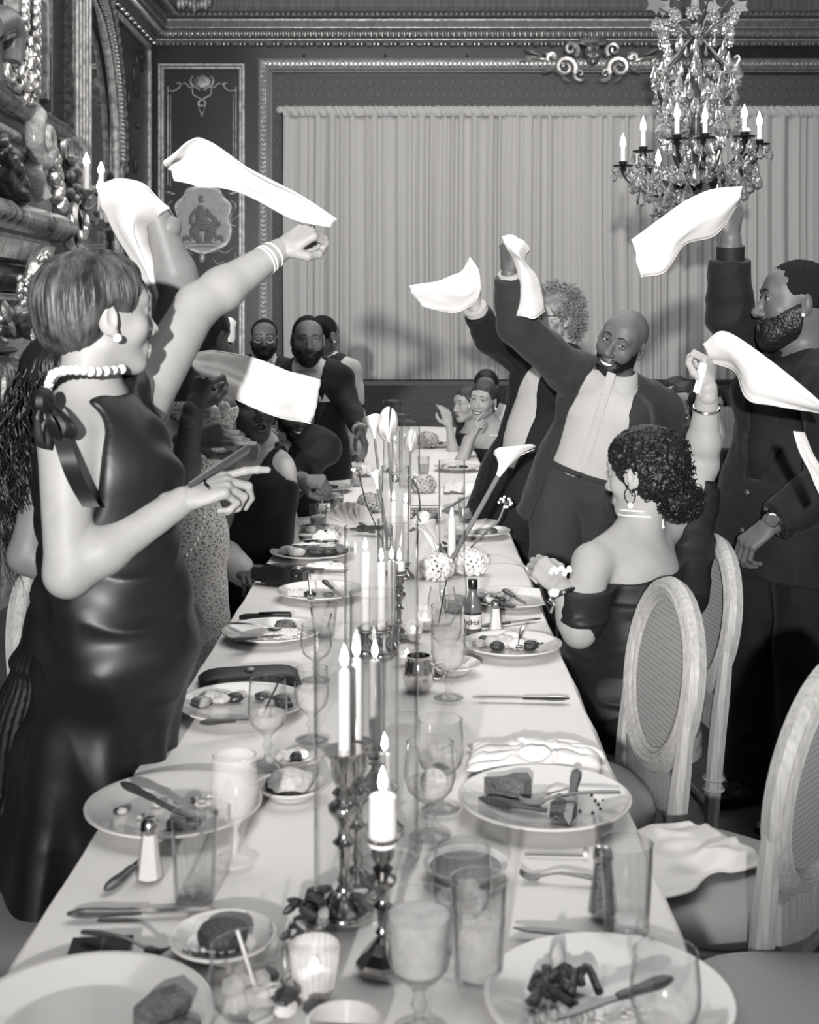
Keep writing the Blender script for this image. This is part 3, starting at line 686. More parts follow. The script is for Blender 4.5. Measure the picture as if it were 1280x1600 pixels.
# broken pediment end, curled
for k, (dx, r, m) in enumerate(((0, .09, 'wood_mid'), (9, .07, 'bronze_lit'), (18, .05, 'paint_gilt'))):
    c = bez([FP(-20+dx, 40+6*k, -2.36), FP(6+dx*.7, 30+9*k, -2.36), FP(20+dx*.6, 48+6*k, -2.36), FP(22+dx*.3, 78+2*k, -2.36), FP(19, 100, -2.36)], 22)
    MB().tube(c, r*np.linspace(1, .6, 22), 16).build('pediment_curl', m, fp, 80, local=False)
for (px, py, r) in ((34, 72, .10), (38, 88, .07), (22, 118, .09), (34, 108, .12), (30, 132, .10), (38, 122, .08), (6, 118, .07), (40, 153, .045), (26, 95, .06)):
    p = FP(px, py, -2.36); c = [p+np.array([.06*t, r*(1-.75*t)*math.cos(px+7*t), r*(1-.75*t)*math.sin(px+7*t)]) for t in np.linspace(0, 1, 22)]
    MB().tube(c, r*.36*np.linspace(1, .5, 22), 10).build('rocaille_scroll', 'gilt', fp, 80, local=False)
# reclining bronze figure lying along the mantel shelf (sculpture)
st = thing('reclining_statuette', 'dark carved figure reclining on the marble mantel shelf', 'statue', FP(20, 305, -2.3))
S = SDF(); q = lambda px, py, X=-2.27: FP(px, py, X)
S.chain([q(-8, 232), q(4, 258), q(20, 272), q(38, 288)], [.075, .085, .062, .035], .03).ell(q(-2, 222), .062, k=.012)
S.chain([q(10, 262), q(26, 280), q(42, 291)], [.045, .034, .022], .015).chain([q(-5, 268), q(10, 292), q(26, 300)], [.08, .062, .04], .02)
S.chain([q(4, 240, -2.2), q(14, 256, -2.2), q(27, 266, -2.2)], [.035, .028, .02], .02).ell(q(29, 268, -2.2), .028, k=.02)
S.ell(q(20, 306), (.1, .13, .06), k=.03)
v, f = S.mesh(.012); raw_mesh('figure', wrinkle(v, f, .002, 30, 4), f, 'bronze', st)
for (px, py) in ((12, 232), (22, 250), (6, 222), (30, 262)): MB().ell(q(px, py, -2.2), (.03, .05, .03), 8, 6).build('drapery_fold', 'bronze_lit', st, local=False)

# wall sconce with candle lamps
sc = thing('wall_sconce', 'ornate gilded wall sconce with three candle bulbs beside the fluted pilaster', 'sconce', FP(128, 270, -2.62))
c = bez([FP(118, 225, -2.6), FP(116, 250, -2.55), FP(120, 285, -2.55), FP(118, 315, -2.6)], 16)
MB().tube(c, [.03+.02*math.sin(i) for i in range(16)], 7).build('back_plate', 'gilt_dark', sc, local=False)
for i in range(12):
    p = FP(114+6*math.sin(i*1.9), 222+i*9, -2.56); MB().ell(p, (.05, .045, .05), 7, 5).build('plate_leaf', 'gilt_dark', sc, local=False)
for px, py, pb in ((135, 238, 296), (158, 252, 300), (156, 278, 330)):
    X = -2.42; b = FP(px, pb, X); t0 = FP(px, py+22, X); tp = FP(px, py, X); d = (b[2]-t0[2])
    c = bez([FP(118, 310, -2.6), FP((118+px)/2, pb+28, -2.5), b-np.array([0, 0, .04])], 12); MB().tube(c, .018, 6).build('sconce_arm', 'gilt_dark', sc, local=False)
    MB().lathe([(.001, -.05), (.03, -.045), (.055, -.01), (.05, 0), (.02, .005)], 12, b).build('drip_pan', 'gilt_dark', sc, local=False)
    MB().lathe([(.021, 0), (.021, t0[2]-b[2]), (.012, t0[2]-b[2]+.004)], 10, b).build('candle_tube', 'wax', sc, local=False)
    h = tp[2]-t0[2]; MB().lathe([(.008, 0), (.026, h*.3), (.022, h*.55), (.008, h*.85), (.001, h)], 12, t0).build('flame_bulb', 'bulb', sc, local=False)

# ---------------------------------------------------------------- banquette and pipe-and-drape curtains
bq = thing('banquette', 'long damask upholstered banquette running under the curtains', 'bench', (1.2, 12.15, 0))
MB().box((1.35, 12.19, .74), (5.9, .14, .54)).build('back_cushion', 'bench_damask', bq, 0, local=False)
MB().tube([(-1.6, 12.19, 1.01), (1, 12.19, 1.01), (4.3, 12.19, 1.01)], .055, 8).build('top_rail', 'leather_black', bq, local=False)
MB().box((1.35, 11.93, .40), (5.9, .52, .16)).build('seat', 'bench_damask', bq, 0, local=False)
MB().box((1.35, 11.95, .17), (5.9, .46, .30)).build('plinth', 'wood_dark', bq, 0, local=False)
YCU = 12.33
def curtain(pxa, pxb, label, seed):
    xa, xb = YCU*(pxa-CX)/FPX, YCU*(pxb-CX)/FPX; zt = CAMZ+YCU*(CY-180)/FPX; zb = CAMZ+YCU*(CY-604)/FPX+.02
    o = thing('curtain', label, 'curtain', ((xa+xb)/2, YCU, zb), group='draped curtains')
    n = int((xb-xa)/.010); x = np.linspace(xa, xb, n); r = np.random.RandomState(seed)
    ph = np.cumsum(np.convolve(r.uniform(-1.2, 3.4, n+8), np.ones(9)/9, 'valid').clip(.15, 4)); ph = ph/ph[-1]*(xb-xa)*2*math.pi/.105
    amp = .024+.016*np.interp(x, np.linspace(xa, xb, 12), r.uniform(-1, 1, 12)); big = .018*np.sin(x*9+seed)
    Z = np.linspace(zb, zt, 22); G = np.zeros((22, n, 3))
    for i, z in enumerate(Z):
        t = i/21; sh = .012*np.sin(x*5+3*t+seed)*(1-t)
        G[i, :, 0] = x+sh; G[i, :, 1] = YCU-(amp*(.75+.25*(1-t)))*np.sin(ph+.5*math.sin(3*t))-big*(1-t*.6)+.004*np.sin(ph*2.3); G[i, :, 2] = z
    MB().sheet(G[:, ::-1], 0).build('drape', 'curtain', o, 180, local=False)
    m = MB(); hd = np.zeros((5, n, 3))
    for i, (dz, dy) in enumerate(((-.01, -.03), (.02, -.055), (.045, -.05), (.065, -.03), (.085, -.045))):
        hd[i, :, 0] = x; hd[i, :, 1] = YCU+dy*.6-.012*np.sin(ph*1.7+i*1.3); hd[i, :, 2] = zt+dz+.005*np.sin(ph*2.1+i)
    m.sheet(hd[:, ::-1], 0).build('ruffled_heading', 'curtain', o, 180, local=False)
    return o
curtain(443, 585, 'leftmost pale curtain length beside the gilt frame', 3)
curtain(583, 720, 'pale curtain length behind the candles in the middle of the table', 8)
curtain(718, 938, 'pale curtain length behind the two waving men', 5)
curtain(936, 1120, 'pale curtain length left of and behind the chandelier', 11)
curtain(1118, 1345, 'pale curtain length at the right edge behind the bearded man in black', 14)
rod = thing('curtain_rod', 'thin horizontal drape pole hidden in the curtain heading', 'rod', (1.3, YCU, 3.7))
MB().tube([(wx(440), YCU, CAMZ+YCU*(CY-176)/FPX), (3.0, YCU, CAMZ+YCU*(CY-176)/FPX), (4.45, YCU, CAMZ+YCU*(CY-176)/FPX)], .018, 8).build('pole', 'steel', rod, local=False)
for px in (441, 938): MB().ell((wx(px), YCU, CAMZ+YCU*(CY-172)/FPX), (.045, .03, .04), 10, 7).build('pole_cap', 'curtain', rod, local=False)
for x in (wx(446), 1.8, 4.3): MB().tube([(x, YCU+.05, 0), (x, YCU+.05, 3.7)], .02, 8).build('upright', 'steel', rod, local=False)

# ---------------------------------------------------------------- chandelier
ch = thing('chandelier', 'crystal and bronze chandelier with candle bulbs hanging at the top right', 'chandelier', (1.54, 7.0, 4.7))
YC = 7.0; XC = YC*(1088-CX)/FPX; sC = YC/FPX
def chp(dx, py, dy=0.0): return np.array([XC+dx*sC, YC+dy*sC, CAMZ+YC*(CY-py)/FPX])
def cyl(r, a, py): return chp(r*math.cos(a), py, r*math.sin(a))
MB().tube([chp(0, -40), chp(0, -100), chp(0, -320)], .012, 6).build('chain', 'bronze', ch, local=False)
zz = lambda py: CAMZ+YC*(CY-py)/FPX
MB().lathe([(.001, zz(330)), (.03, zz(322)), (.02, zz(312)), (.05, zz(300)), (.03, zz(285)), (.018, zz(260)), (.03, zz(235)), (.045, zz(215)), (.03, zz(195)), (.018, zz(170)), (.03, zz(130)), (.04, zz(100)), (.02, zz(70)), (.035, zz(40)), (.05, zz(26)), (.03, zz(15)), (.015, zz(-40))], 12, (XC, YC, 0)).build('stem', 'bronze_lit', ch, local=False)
# drops share three cut-crystal shapes
def drop_mesh(w, h, n=6):
    return MB().lathe([(.001, 0), (.12*w, -.10*h), (.25*w, -.35*h), (.5*w, -.68*h), (.42*w, -.86*h), (.001, -h)], n, sq=.55)
crm = {}
for k, (w, h, n) in {'drop_l': (.062, .115, 7), 'drop_m': (.045, .085, 6), 'drop_s': (.032, .06, 6)}.items():
    o = drop_mesh(w, h, n).build('crystal_drop', 'crystal', ch, 0); crm[k] = o.data; bpy.data.objects.remove(o)
o = MB().ell((0, 0, 0), (.026, .014, .026), 8, 4); 
for a in range(8): o.ell((.03*math.cos(a*.785), 0, .03*math.sin(a*.785)), .011, 6, 4)
o = o.build('crystal_rosette', 'crystal', ch, 0); crm['ros'] = o.data; bpy.data.objects.remove(o)
base = np.array(ch.location)
def hang(kind, p, rz=None, name='crystal_drop', s=1.0):
    q = bpy.data.objects.new(name, crm[kind]); C.objects.link(q); q.parent = ch; q.location = tuple(p-base); q.rotation_euler = (0, 0, rz if rz is not None else rnd.uniform(-.9, .9)); q.scale = (s, s, s)
bulbs = [(-108, 202, 248, .35), (-93, 190, 238, -.55), (-51, 178, 226, -1.15), (-38, 218, 262, 1.45), (-2, 178, 220, -1.6), (50, 180, 222, -1.1), (48, 208, 252, 1.25), (86, 182, 226, -.5), (92, 190, 234, .45), (20, 222, 258, 1.6)]
for i, (dx, pt, pb, an) in enumerate(bulbs):
    r = abs(dx)/max(abs(math.cos(an)), .25) if abs(dx) > 30 else 70; r = min(r, 112); dy = r*math.sin(an)
    b = chp(dx, pb, dy)
    mid = chp(dx*.55, pb+55, dy*.55); c = bez([chp(0, 296), chp(dx*.25, 290, dy*.25), mid, chp(dx*.92, pb+30, dy*.92), b-np.array([0, 0, .03])], 18)
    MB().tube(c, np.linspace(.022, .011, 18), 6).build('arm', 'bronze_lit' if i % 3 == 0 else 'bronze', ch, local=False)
    MB().lathe([(.001, -.07), (.012, -.06), (.022, -.045), (.012, -.03), (.055, -.026), (.06, -.02), (.02, -.015), (.026, 0), (.02, .004)], 12, b).build('candle_cup', 'bronze', ch, local=False)
    h = (pb-pt)*sC; MB().lathe([(.014, 0), (.013, h*.48), (.008, h*.5)], 9, b).build('candle_tube', 'wax', ch, local=False)
    MB().lathe([(.007, h*.48), (.017, h*.6), (.014, h*.75), (.005, h*.92), (.001, h)], 10, b).build('flame_bulb', 'bulb', ch, local=False)
    for k in range(5):
        a = an+k*1.26; p = b+np.array([.055*math.cos(a), .055*math.sin(a), -.03]); hang('drop_s' if k % 2 else 'drop_m', p)
    for k in range(3):
        hang('ros', lerp(b, mid, .3+.3*k)+np.array([rnd.uniform(-.03, .03), -.02, -.03]), None, 'crystal_rosette', .8)
        hang('drop_l', lerp(b, mid, .25+.35*k)+np.array([rnd.uniform(-.04, .04), rnd.uniform(-.05, .02), -.03]))
# bare scroll stems of the cage
for k in range(6):
    a = k*math.pi/3+.3
    c = bez([cyl(8, a, 60), cyl(30, a, 85), cyl(52, a, 110), cyl(60, a, 135), cyl(44, a, 160), cyl(34, a, 190), cyl(44, a, 225), cyl(20, a, 290)], 30)
    MB().tube(c, .009, 6).build('cage_stem', 'bronze_lit', ch, local=False)
    c = bez([cyl(40, a, 118), cyl(62, a, 120), cyl(74, a, 105), cyl(72, a, 98), cyl(66, a, 100)], 16); MB().tube(c, .007, 5).build('cage_scroll', 'gilt', ch, local=False)
    hang('drop_l', cyl(72, a, 104)); hang('drop_l', cyl(56, a, 88), s=1.1); hang('drop_m', cyl(48, a, 70)); hang('ros', cyl(58, a, 60), None, 'crystal_rosette')
    hang('drop_l', cyl(44, a, 150), s=1.15); hang('ros', cyl(46, a+.4, 143), None, 'crystal_rosette'); hang('drop_m', cyl(58, a+.3, 160)); hang('drop_l', cyl(30, a+.5, 130), s=1.2)
    hang('ros', cyl(55, a+.5, 35), None, 'crystal_rosette', .9); hang('drop_m', cyl(30, a+.2, 55)); hang('drop_l', cyl(36, a, 205), s=1.1); hang('drop_m', cyl(26, a+.5, 180)); hang('drop_l', cyl(22, a+.3, 240), s=1.2)
    hang('drop_l', cyl(58, a, 262)); hang('drop_l', cyl(72, a+.5, 285)); hang('drop_m', cyl(40, a+.4, 300)); hang('drop_m', cyl(56, a+.7, 300)); hang('drop_s', cyl(30, a+.1, 318)); hang('ros', cyl(86, a+.6, 275), None, 'crystal_rosette')
for k in range(9):
    a = k*.698+.15
    for r_, py_, kd in ((34, 100, 'drop_m'), (50, 118, 'drop_l'), (26, 165, 'drop_m'), (62, 140, 'drop_m'), (42, 80, 'drop_s'), (80, 250, 'drop_m'), (94, 268, 'drop_l'), (66, 305, 'drop_l'), (46, 318, 'drop_m')): hang(kd, cyl(r_, a+py_*.05, py_), None, s=1.05)
# glass vases on the ring and the cut bowls
for dx, dy, s in ((-57, -40, 1), (60, -40, .95), (22, -70, 1.15), (0, 70, 1)):
    c0 = chp(dx, 232, dy); MB().lathe([(.001, -.03), (.03, -.02), (.012, 0), (.05, .03), (.056, .07), (.04, .10), (.022, .115), (.03, .13), (.02, .145), (.024, .16), (.014, .175), (.018, .19), (.001, .205)] if s else [], 10, c0).build('crystal_vase', 'crystal', ch, 0, local=False)
# glass leaves on wires at the crown
for (dx, py, dy, a) in ((-62, 18, -20, 2.4), (-28, 4, -35, 1.9), (12, -2, -40, 1.4), (48, 3, -25, .9), (66, 12, 15, .7), (-40, 10, 35, 2.1), (30, 8, 40, 1.1)):
    p = chp(dx, py, dy); c = bez([chp(dx*.1, 60, dy*.1), chp(dx*.55, 32, dy*.55), p], 12); MB().tube(c, .005, 5).build('leaf_wire', 'bronze_lit', ch, local=False)
    poly = []
    for k in range(20):
        t = k/20*2*math.pi; r = .042*(1+.28*math.cos(5*t)+.10*math.cos(10*t+.5)); poly.append((r*math.cos(t)+.03, r*math.sin(t)))
    R = np.column_stack([(math.cos(a), .2, math.sin(a)), (0, -1, .3), nrm((-math.sin(a), .3, math.cos(a)))])
    MB().prism(poly, -.003, .003, lambda q_: p+R@np.array([q_[0], q_[2], q_[1]])).build('glass_leaf', 'leaf_glass', ch, 0, local=False)
for k in range(10):
    a = k*.63; p = cyl(50+12*(k % 2), a, 30+4*(k % 3)); hang('ros', p, None, 'crystal_rosette')
    c = bez([cyl(4, a, 70), cyl(28, a, 45), p], 8); MB().tube(c, .004, 4).build('crown_wire', 'bronze_lit', ch, local=False)
# plaster ornament of the cove, far top left
cv = thing('cove_ornament', 'pale gilded shell ornament in the ceiling cove at the top left', 'ornament', (wx(300), 12.0, 4.8))
for i in range(9):
    p = np.array([12.0*(278+i*6-CX)/FPX, 12.05, CAMZ+12.0*(CY-4+3*math.sin(i))/FPX]); MB().ell(p, (.03, .05, .06+.02*math.sin(i*2)), 7, 5).build('shell_rib', 'paint_gilt', cv, local=False)
# ================================================================ TABLE AND CLOTH
TX0, TX1, TY0, TY1 = -.55, .369, 1.12, 10.3
ZT = TAB+.0033
tb = thing('banquet_table', 'long banquet table hidden under the white cloth', 'table', ((TX0+TX1)/2, 5.6, 0))
MB().box(((TX0+TX1)/2, (TY0+TY1)/2, TAB-.022), (TX1-TX0-.03, TY1-TY0-.04, .03)).build('tabletop', 'wood_mid', tb, 0, local=False)
for y in (1.4, 3.4, 5.6, 7.8, 10.0):
    for x in (TX0+.2, TX1-.2): MB().tube([(x, y, 0), (x, y, .4), (x, y, TAB-.037)], .02, 8).build('leg', 'steel_dark', tb, local=False)
ny = 300; ys = np.linspace(TY0, TY1, ny)
cs = [(-1, 1.0-.125*i) for i in range(8)]+[(-1, .03), (-1, .008)]+[(x, 0) for x in np.linspace(-1, 1, 46)]+[(1, .008), (1, .03)]+[(1, .125*(i+1)) for i in range(8)]
cs[0] = (-1, 1.0); G = np.zeros((len(cs), ny, 3)); hw = (TX1-TX0)/2; xc = (TX0+TX1)/2; DROP = .25
for i, (x, d) in enumerate(cs):
    side = abs(d) > 0; ph = ys*2*math.pi/.34+1.6*np.sin(ys*2.3+x)
    out = (.012*min(1, d*20)+.035*d+.045*d*np.sin(ph)+.02*d*np.sin(ph*2.2+1)) if side else 0
    G[i, :, 0] = xc+x*(hw-.006 if not side else hw-.008)+np.sign(x)*out*(1 if side else 0)
    G[i, :, 1] = ys; G[i, :, 2] = TAB-DROP*d-(.004 if side and d < .01 else 0)
flat = np.array([abs(d) == 0 for x, d in cs])
tp = G[flat].reshape(-1, 3)
ripple = .0012*np.sin(tp[:, 1]*14+2*vnoise(tp*np.array([3, 2, 1]), 1))+.0032*vnoise(tp*np.array([3.5, 6, 1]), 2)-.001
G[flat] = (tp+np.array([0, 0, 1.0])*np.minimum(ripple, .0028)[:, None]).reshape(flat.sum(), ny, 3)
cl = MB().sheet(G[:, ::-1], 0).build('tablecloth', 'cloth_white', None, 60)
tag(cl, 'long white cloth covering the banquet table, hanging over both sides', 'tablecloth')
def put(px, py): p = T(px, py); return np.array([p[0], p[1], ZT])

# ---------------------------------------------------------------- tableware builders (origin at the foot)
def cutlery_knife(o, kind='steak', L=.23, m1='wood_handle', m2='steel', y0=None):
    hl = L*.48
    c = [(-L/2+hl*t, 0, .008) for t in np.linspace(0, 1, 8)]
    MB().tube(c, [.004, .0095, .0105, .010, .0085, .0075, .008, .007], 8, flat=((0, 0, 1), .6)).build('handle', m1, o)
    x0 = -L/2+hl; w = .010 if kind == 'steak' else .009
    poly = [(x0, -.004), (x0+.02, -.007), (L/2-.03, -w*.8), (L/2, .003 if kind == 'steak' else -.001), (L/2-.02, .006), (x0, .005)]
    MB().prism(poly, .006, .009).build('blade', m2, o, 0)
def cutlery_fork(o, L=.19, m='steel'):
    c = np.array([(-L/2, 0, .006), (-L/4, 0, .010), (0, 0, .012), (L*.2, 0, .007), (L*.28, 0, .004)]); c = bez(c, 14)
    MB().tube(c, np.interp(np.linspace(0, 1, 14), [0, .15, .6, .85, 1], [.005, .0065, .003, .004, .010]), 7, flat=((0, 0, 1), .45)).build('handle', m, o)
    for k in range(4):
        y = (k-1.5)*.0055; t = bez(np.array([(L*.27, y*.9, .004), (L*.36, y, .003), (L*.44, y, .006), (L*.5, y, .011)]), 7)
        MB().tube(t, [.0022, .002, .002, .002, .0018, .0015, .001], 5).build('tine', m, o)
def plate(o, D=.305, m='china', well=True):
    R = D/2
    MB().lathe([(.001, .004), (R*.55, .004), (R*.58, .001), (R*.62, .004), (R*.96, .019), (R, .0205), (R*1.0, .024), (R*.97, .0245), (R*.93, .022), (R*.70, .0125), (R*.655, .009), (R*.60, .0085), (.001, .009)], 48).build('dish', m, o, 60)
def goblet(o, h=.168, r=.037, fill=0.0, m='glass_thin', drink='drink_pale', foot=.034, rim=.9):
    bh = h*.62; b0 = h-bh
    pr = [(.001, .002), (foot, .002), (foot, .004), (foot*.55, .008), (.007, .014), (.0055, b0*.45), (.010, b0*.6), (.006, b0*.8), (.012, b0*.97), (r*.55, b0+bh*.06), (r*.86, b0+bh*.2), (r, b0+bh*.42), (r*.98, b0+bh*.65), (r*rim, h), (r*rim-.0012, h)]
    MB().lathe_open(pr, 28).build('goblet_glass', m, o, 80)
    MB().tube([(r*rim*math.cos(a), r*rim*math.sin(a), h) for a in np.linspace(0, 2*math.pi, 29)[:-1]], .0011, 5, closed=True).build('rim', 'glass_clear', o)
    if fill:
        zf = b0+bh*fill
        MB().lathe([(.001, b0+bh*.03), (r*.5, b0+bh*.08), (r*.82, b0+bh*.21), (np.interp(fill, [.1, .42, 1], [r*.7, r*.96, r*.88]), zf), (.001, zf)], 22).build('drink', drink, o)
def tumbler(o, h=.125, r=.034, rb=.028, fill=0.0, m='glass_thin', drink='drink_pale', facets=0):
    n = facets or 28
    MB().lathe_open([(.001, .003), (rb, .003), (rb+.001, .010), (r, h), (r-.0015, h), (rb-.002, .012), (.001, .012)], n).build('tumbler_glass', m, o, 80 if not facets else 10)
    MB().tube([(r*math.cos(a), r*math.sin(a), h) for a in np.linspace(0, 2*math.pi, 29)[:-1]], .0012, 5, closed=True).build('rim', 'glass_clear', o)
    MB().lathe([(.001, .001), (rb*.96, .001), (rb, .006), (rb*.9, .009), (.001, .007)], 24).build('thick_base', 'glass_clear', o)
    if fill: MB().lathe([(.001, .013), (rb-.003, .013), (rb+(r-rb)*fill-.003, .012+(h-.012)*fill), (.001, .012+(h-.012)*fill)], 22).build('drink', drink, o)
def ice(o, z, r, n=5, seed=1):
    q = random.Random(seed)
    for i in range(n): MB().box((q.uniform(-r, r), q.uniform(-r, r), z+q.uniform(0, .02)), (.018, .018, .016), rotz(q.random()*3), .9).build('ice_cube', 'glass_frost', o, 0)
def straw(o, a, b, m='wire_dark', r=.0022): MB().tube([a, lerp(a, b, .5), b], r, 6).build('straw', m, o)
def flame(o, z, h=.032, x=0, y=0):
    MB().tube([(x, y, z-.004), (x, y, z+.006)], .0012, 5).build('wick', 'ink', o)
    MB().lathe([(.001, 0), (.0045, h*.15), (.0062, h*.35), (.0045, h*.65), (.0018, h*.88), (.0004, h)], 10, (x, y, z+.003)).build('flame', 'flame', o)
def candlestick(o, h, base=.048, m='silver', oct=False):
    n = 8 if oct else 24
    MB().lathe([(.001, 0), (base, 0), (base, .006), (base*.9, .012), (base*.55, .022), (base*.32, .034)], n).build('base', m, o, 10 if oct else 50)
    b = base*.3; z = lambda t: .034+(h-.034)*t
    MB().lathe([(b, z(0)), (b*.6, z(.05)), (b*.9, z(.09)), (b*.5, z(.14)), (b*.75, z(.30)), (b*1.25, z(.34)), (b*.7, z(.38)), (b*.65, z(.44)), (b*1.0, z(.50)), (b*1.7, z(.56)), (b*1.75, z(.60)), (b*.9, z(.64)), (b*1.3, z(.69)), (b*.8, z(.73)), (b*1.35, z(.80)), (b*1.45, z(.93)), (b*2.1, z(.97)), (b*2.2, z(1)), (.011, z(1))], 20).build('baluster', m, o, 60)
def candle(o, z0, h, r=.011, fl=.034): 
    MB().lathe([(r*1.02, z0), (r, z0+h*.5), (r*.96, z0+h-.003), (r*.6, z0+h), (.001, z0+h-.002)], 14).build('candle', 'wax', o, 60); flame(o, z0+h, fl)
def hurricane(label, px, py, r, h, group='glass hurricane cylinders'):
    p = put(px, py); o = thing('hurricane_glass', label, 'glass cylinder', p, group=None)
    MB().lathe_open([(r, .001), (r, h*.33), (r, h*.66), (r, h)], 40).build('cylinder', 'glass_thin', o, 180)
    for z in (h, .003): MB().tube([(r*math.cos(a), r*math.sin(a), z) for a in np.linspace(0, 2*math.pi, 41)[:-1]], .0017, 6, closed=True).build('rim', 'glass_clear', o)
    return o
def lit_stick(label, px, py, h, ch_, m='silver', base=.048, r=.011, name='candlestick', oct=False):
    o = thing(name, label, 'candlestick', put(px, py)); candlestick(o, h, base, m, oct); candle(o, h-.012, ch_+.012, r); return o
def votive(label, px, py, r=.031, h=.062, ribbed=False):
    o = thing('votive_holder', label, 'candle holder', put(px, py))
    n = 28; MB().lathe_open([(.001, .003), (r*.72, .003), (r*.76, .008), (r*.95, h*.7), (r, h), (r-.002, h), (r*.7, .01)], n).build('cup', 'glass_frost', o, 80 if not ribbed else 5)
    if ribbed:
        for k in range(24):
            a = k*math.pi/12; MB().tube([(r*.77*math.cos(a), r*.77*math.sin(a), .008), (r*.96*math.cos(a), r*.96*math.sin(a), h*.7), (r*1.0*math.cos(a), r*1.0*math.sin(a), h*.97)], .0017, 5).build('rib', 'glass_frost', o)
    MB().lathe([(.001, .006), (r*.66, .006), (r*.74, h*.45), (r*.5, h*.46), (.001, h*.44)], 18).build('candle', 'wax', o); flame(o, h*.45, .016); return o
def shaker(label, px, py, fill='salt', h=.095):
    o = thing('salt_shaker' if fill == 'salt' else 'pepper_shaker', label, 'shaker', put(px, py))
    MB().lathe_open([(.001, .001), (.0215, .001), (.022, .006), (.014, h*.62), (.0125, h*.8)], 8).build('glass_body', 'glass_thin', o, 5)
    MB().lathe([(.001, .004), (.019, .004), (.012, h*.62), (.0108, h*.74), (.001, h*.74)], 8).build(fill, fill, o, 5)
    MB().lathe([(.0135, h*.78), (.0145, h*.82), (.0135, h*.93), (.009, h*.99), (.001, h)], 16).build('cap', 'steel', o); return o
def blob(o, c, r, m, name, seed=0, amp=.15, h=None, R=None):
    r = np.full(3, r) if np.isscalar(r) else np.asarray(r, float); b = MB().ell((0, 0, 0), 1.0, 16, 10); v = b.v[0]
    v = v*(1+amp*vnoise(v*2.2+seed*7.1, seed)+amp*.5*vnoise(v*5+seed, seed+3))[:, None]*r
    if R is not None: v = v@np.asarray(R).T
    b.v[0] = v+np.asarray(c, float); return b.build(name, m, o, 70)
def rice(o, c, R, n, seed, m='rice', s=1.0):
    q = random.Random(seed); b = MB()
    for i in range(n):
        a = q.random()*6.28; d = R*math.sqrt(q.random()); z = .010+.018*s*(1-(d/R)**2)*q.random()
        b.ell((c[0]+d*math.cos(a), c[1]+d*math.sin(a)*.8, z), (.0042*s, .0019*s, .0019*s), 5, 4, rotz(q.random()*6))
    return b.build('rice', m, o, kind='stuff')
def slab(o, poly, z, h, m, name, seed=0):
    n = len(poly); b = MB().prism(poly, z, z+h); v = b.v[0]; v[:, 2] += .004*vnoise(v*60, seed); b.v[0] = v; return b.build(name, m, o, 30)
def at(o, dx, dy): return np.array([dx, dy])
def dish(label, px, py, D=.305, name='dinner_plate', cat='plate', m='china'):
    o = thing(name, label, cat, put(px, py)); plate(o, D, m); return o
def cutl(fn, label, p, ang, tilt=0.0, roll=0, name='knife', group=None, **kw):
    o = thing(name, label, name if name in ('knife', 'fork', 'spoon') else name.split('_')[-1], p); o.rotation_euler = (roll, tilt, ang); fn(o, **kw); return o
def span(fn, label, a, b, ha=0, hb=0, name='knife', **kw):
    """cutlery lying from pixel a to pixel b (each on the table or at a height over it)"""
    pa, pb = T(*a, h=ha), T(*b, h=hb); pa[2] = ZT+ha; pb[2] = ZT+hb; d = pb-pa; L = np.linalg.norm(d); c = (pa+pb)/2
    o = thing(name, label, name.split('_')[-1], c); o.rotation_euler = (0, -math.asin(d[2]/L), math.atan2(d[1], d[0])); fn(o, L=L, **kw); return o

# ---------------------------------------------------------------- left side, from the camera backwards
o = dish('large plate with steak scraps cut off by the bottom edge, left', 130, 1622, .31)
slab(o, [(.06, .0), (.11, -.01), (.125, .03), (.10, .055), (.075, .04)], .012, .02, 'meat', 'steak_scrap', 1); blob(o, (.12, -.02, .017), (.03, .02, .012), 'meat', 'steak_scrap', 2)
o = dish('small plate holding a round dark cake beside the ribbed votive', 348, 1490, .145, 'dessert_plate')
MB().lathe([(.001, .012), (.031, .012), (.034, .018), (.035, .026), (.031, .033), (.02, .035), (.001, .034)], 26).build('round_cake', 'cake', o)
for i in range(6): blob(o, (-.045+.012*i, -.03+.003*(i % 3), .013), .006, 'bread', 'crumb', i)
b = thing('match_box', 'small black box under a fork at the left table edge', 'box', put(158, 1492)); b.rotation_euler = (0, 0, .1)
MB().box((0, 0, .006), (.082, .042, .012)).build('box_body', 'leather_black', b, 0); MB().box((.002, 0, .0128), (.003, .042, .0014)).build('lid_seam', 'steel_dark', b, 0)
span(cutlery_fork, 'fork lying across the small black box', (128, 1466), (262, 1500), .016, .012, 'fork', m='steel_dark')
c = [T(95, 1507), T(150, 1506), T(205, 1512), T(240, 1519), T(285, 1522), T(252, 1541), T(228, 1522), T(265, 1516), T(320, 1550)]
w = thing('thin_cord', 'thin looped metal cord lying below the small black box', 'cord', put(205, 1515)); MB().tube(bez([p+np.array([0, 0, .005]) for p in c], 50), .0016, 6).build('strand', 'steel_dark', w, local=False)
span(cutlery_knife, 'butter knife lying level below the clear tumbler at left', (105, 1440), (348, 1432), 0, 0, 'knife', kind='table', m1='steel', m2='steel')
span(cutlery_knife, 'dark knife handle sticking out behind the left salt shaker', (165, 1402), (250, 1330), 0, 0, 'knife', m1='steel_dark')
shaker('white filled salt shaker in front of the left dinner plate', 234, 1377)
g = thing('tumbler', 'empty clear tumbler beside the left salt shaker', 'glass', put(304, 1410)); tumbler(g, .128, .0345, .029)
o = dish('dinner plate with a steak knife and crumbs in front of the satin dress', 272, 1276)
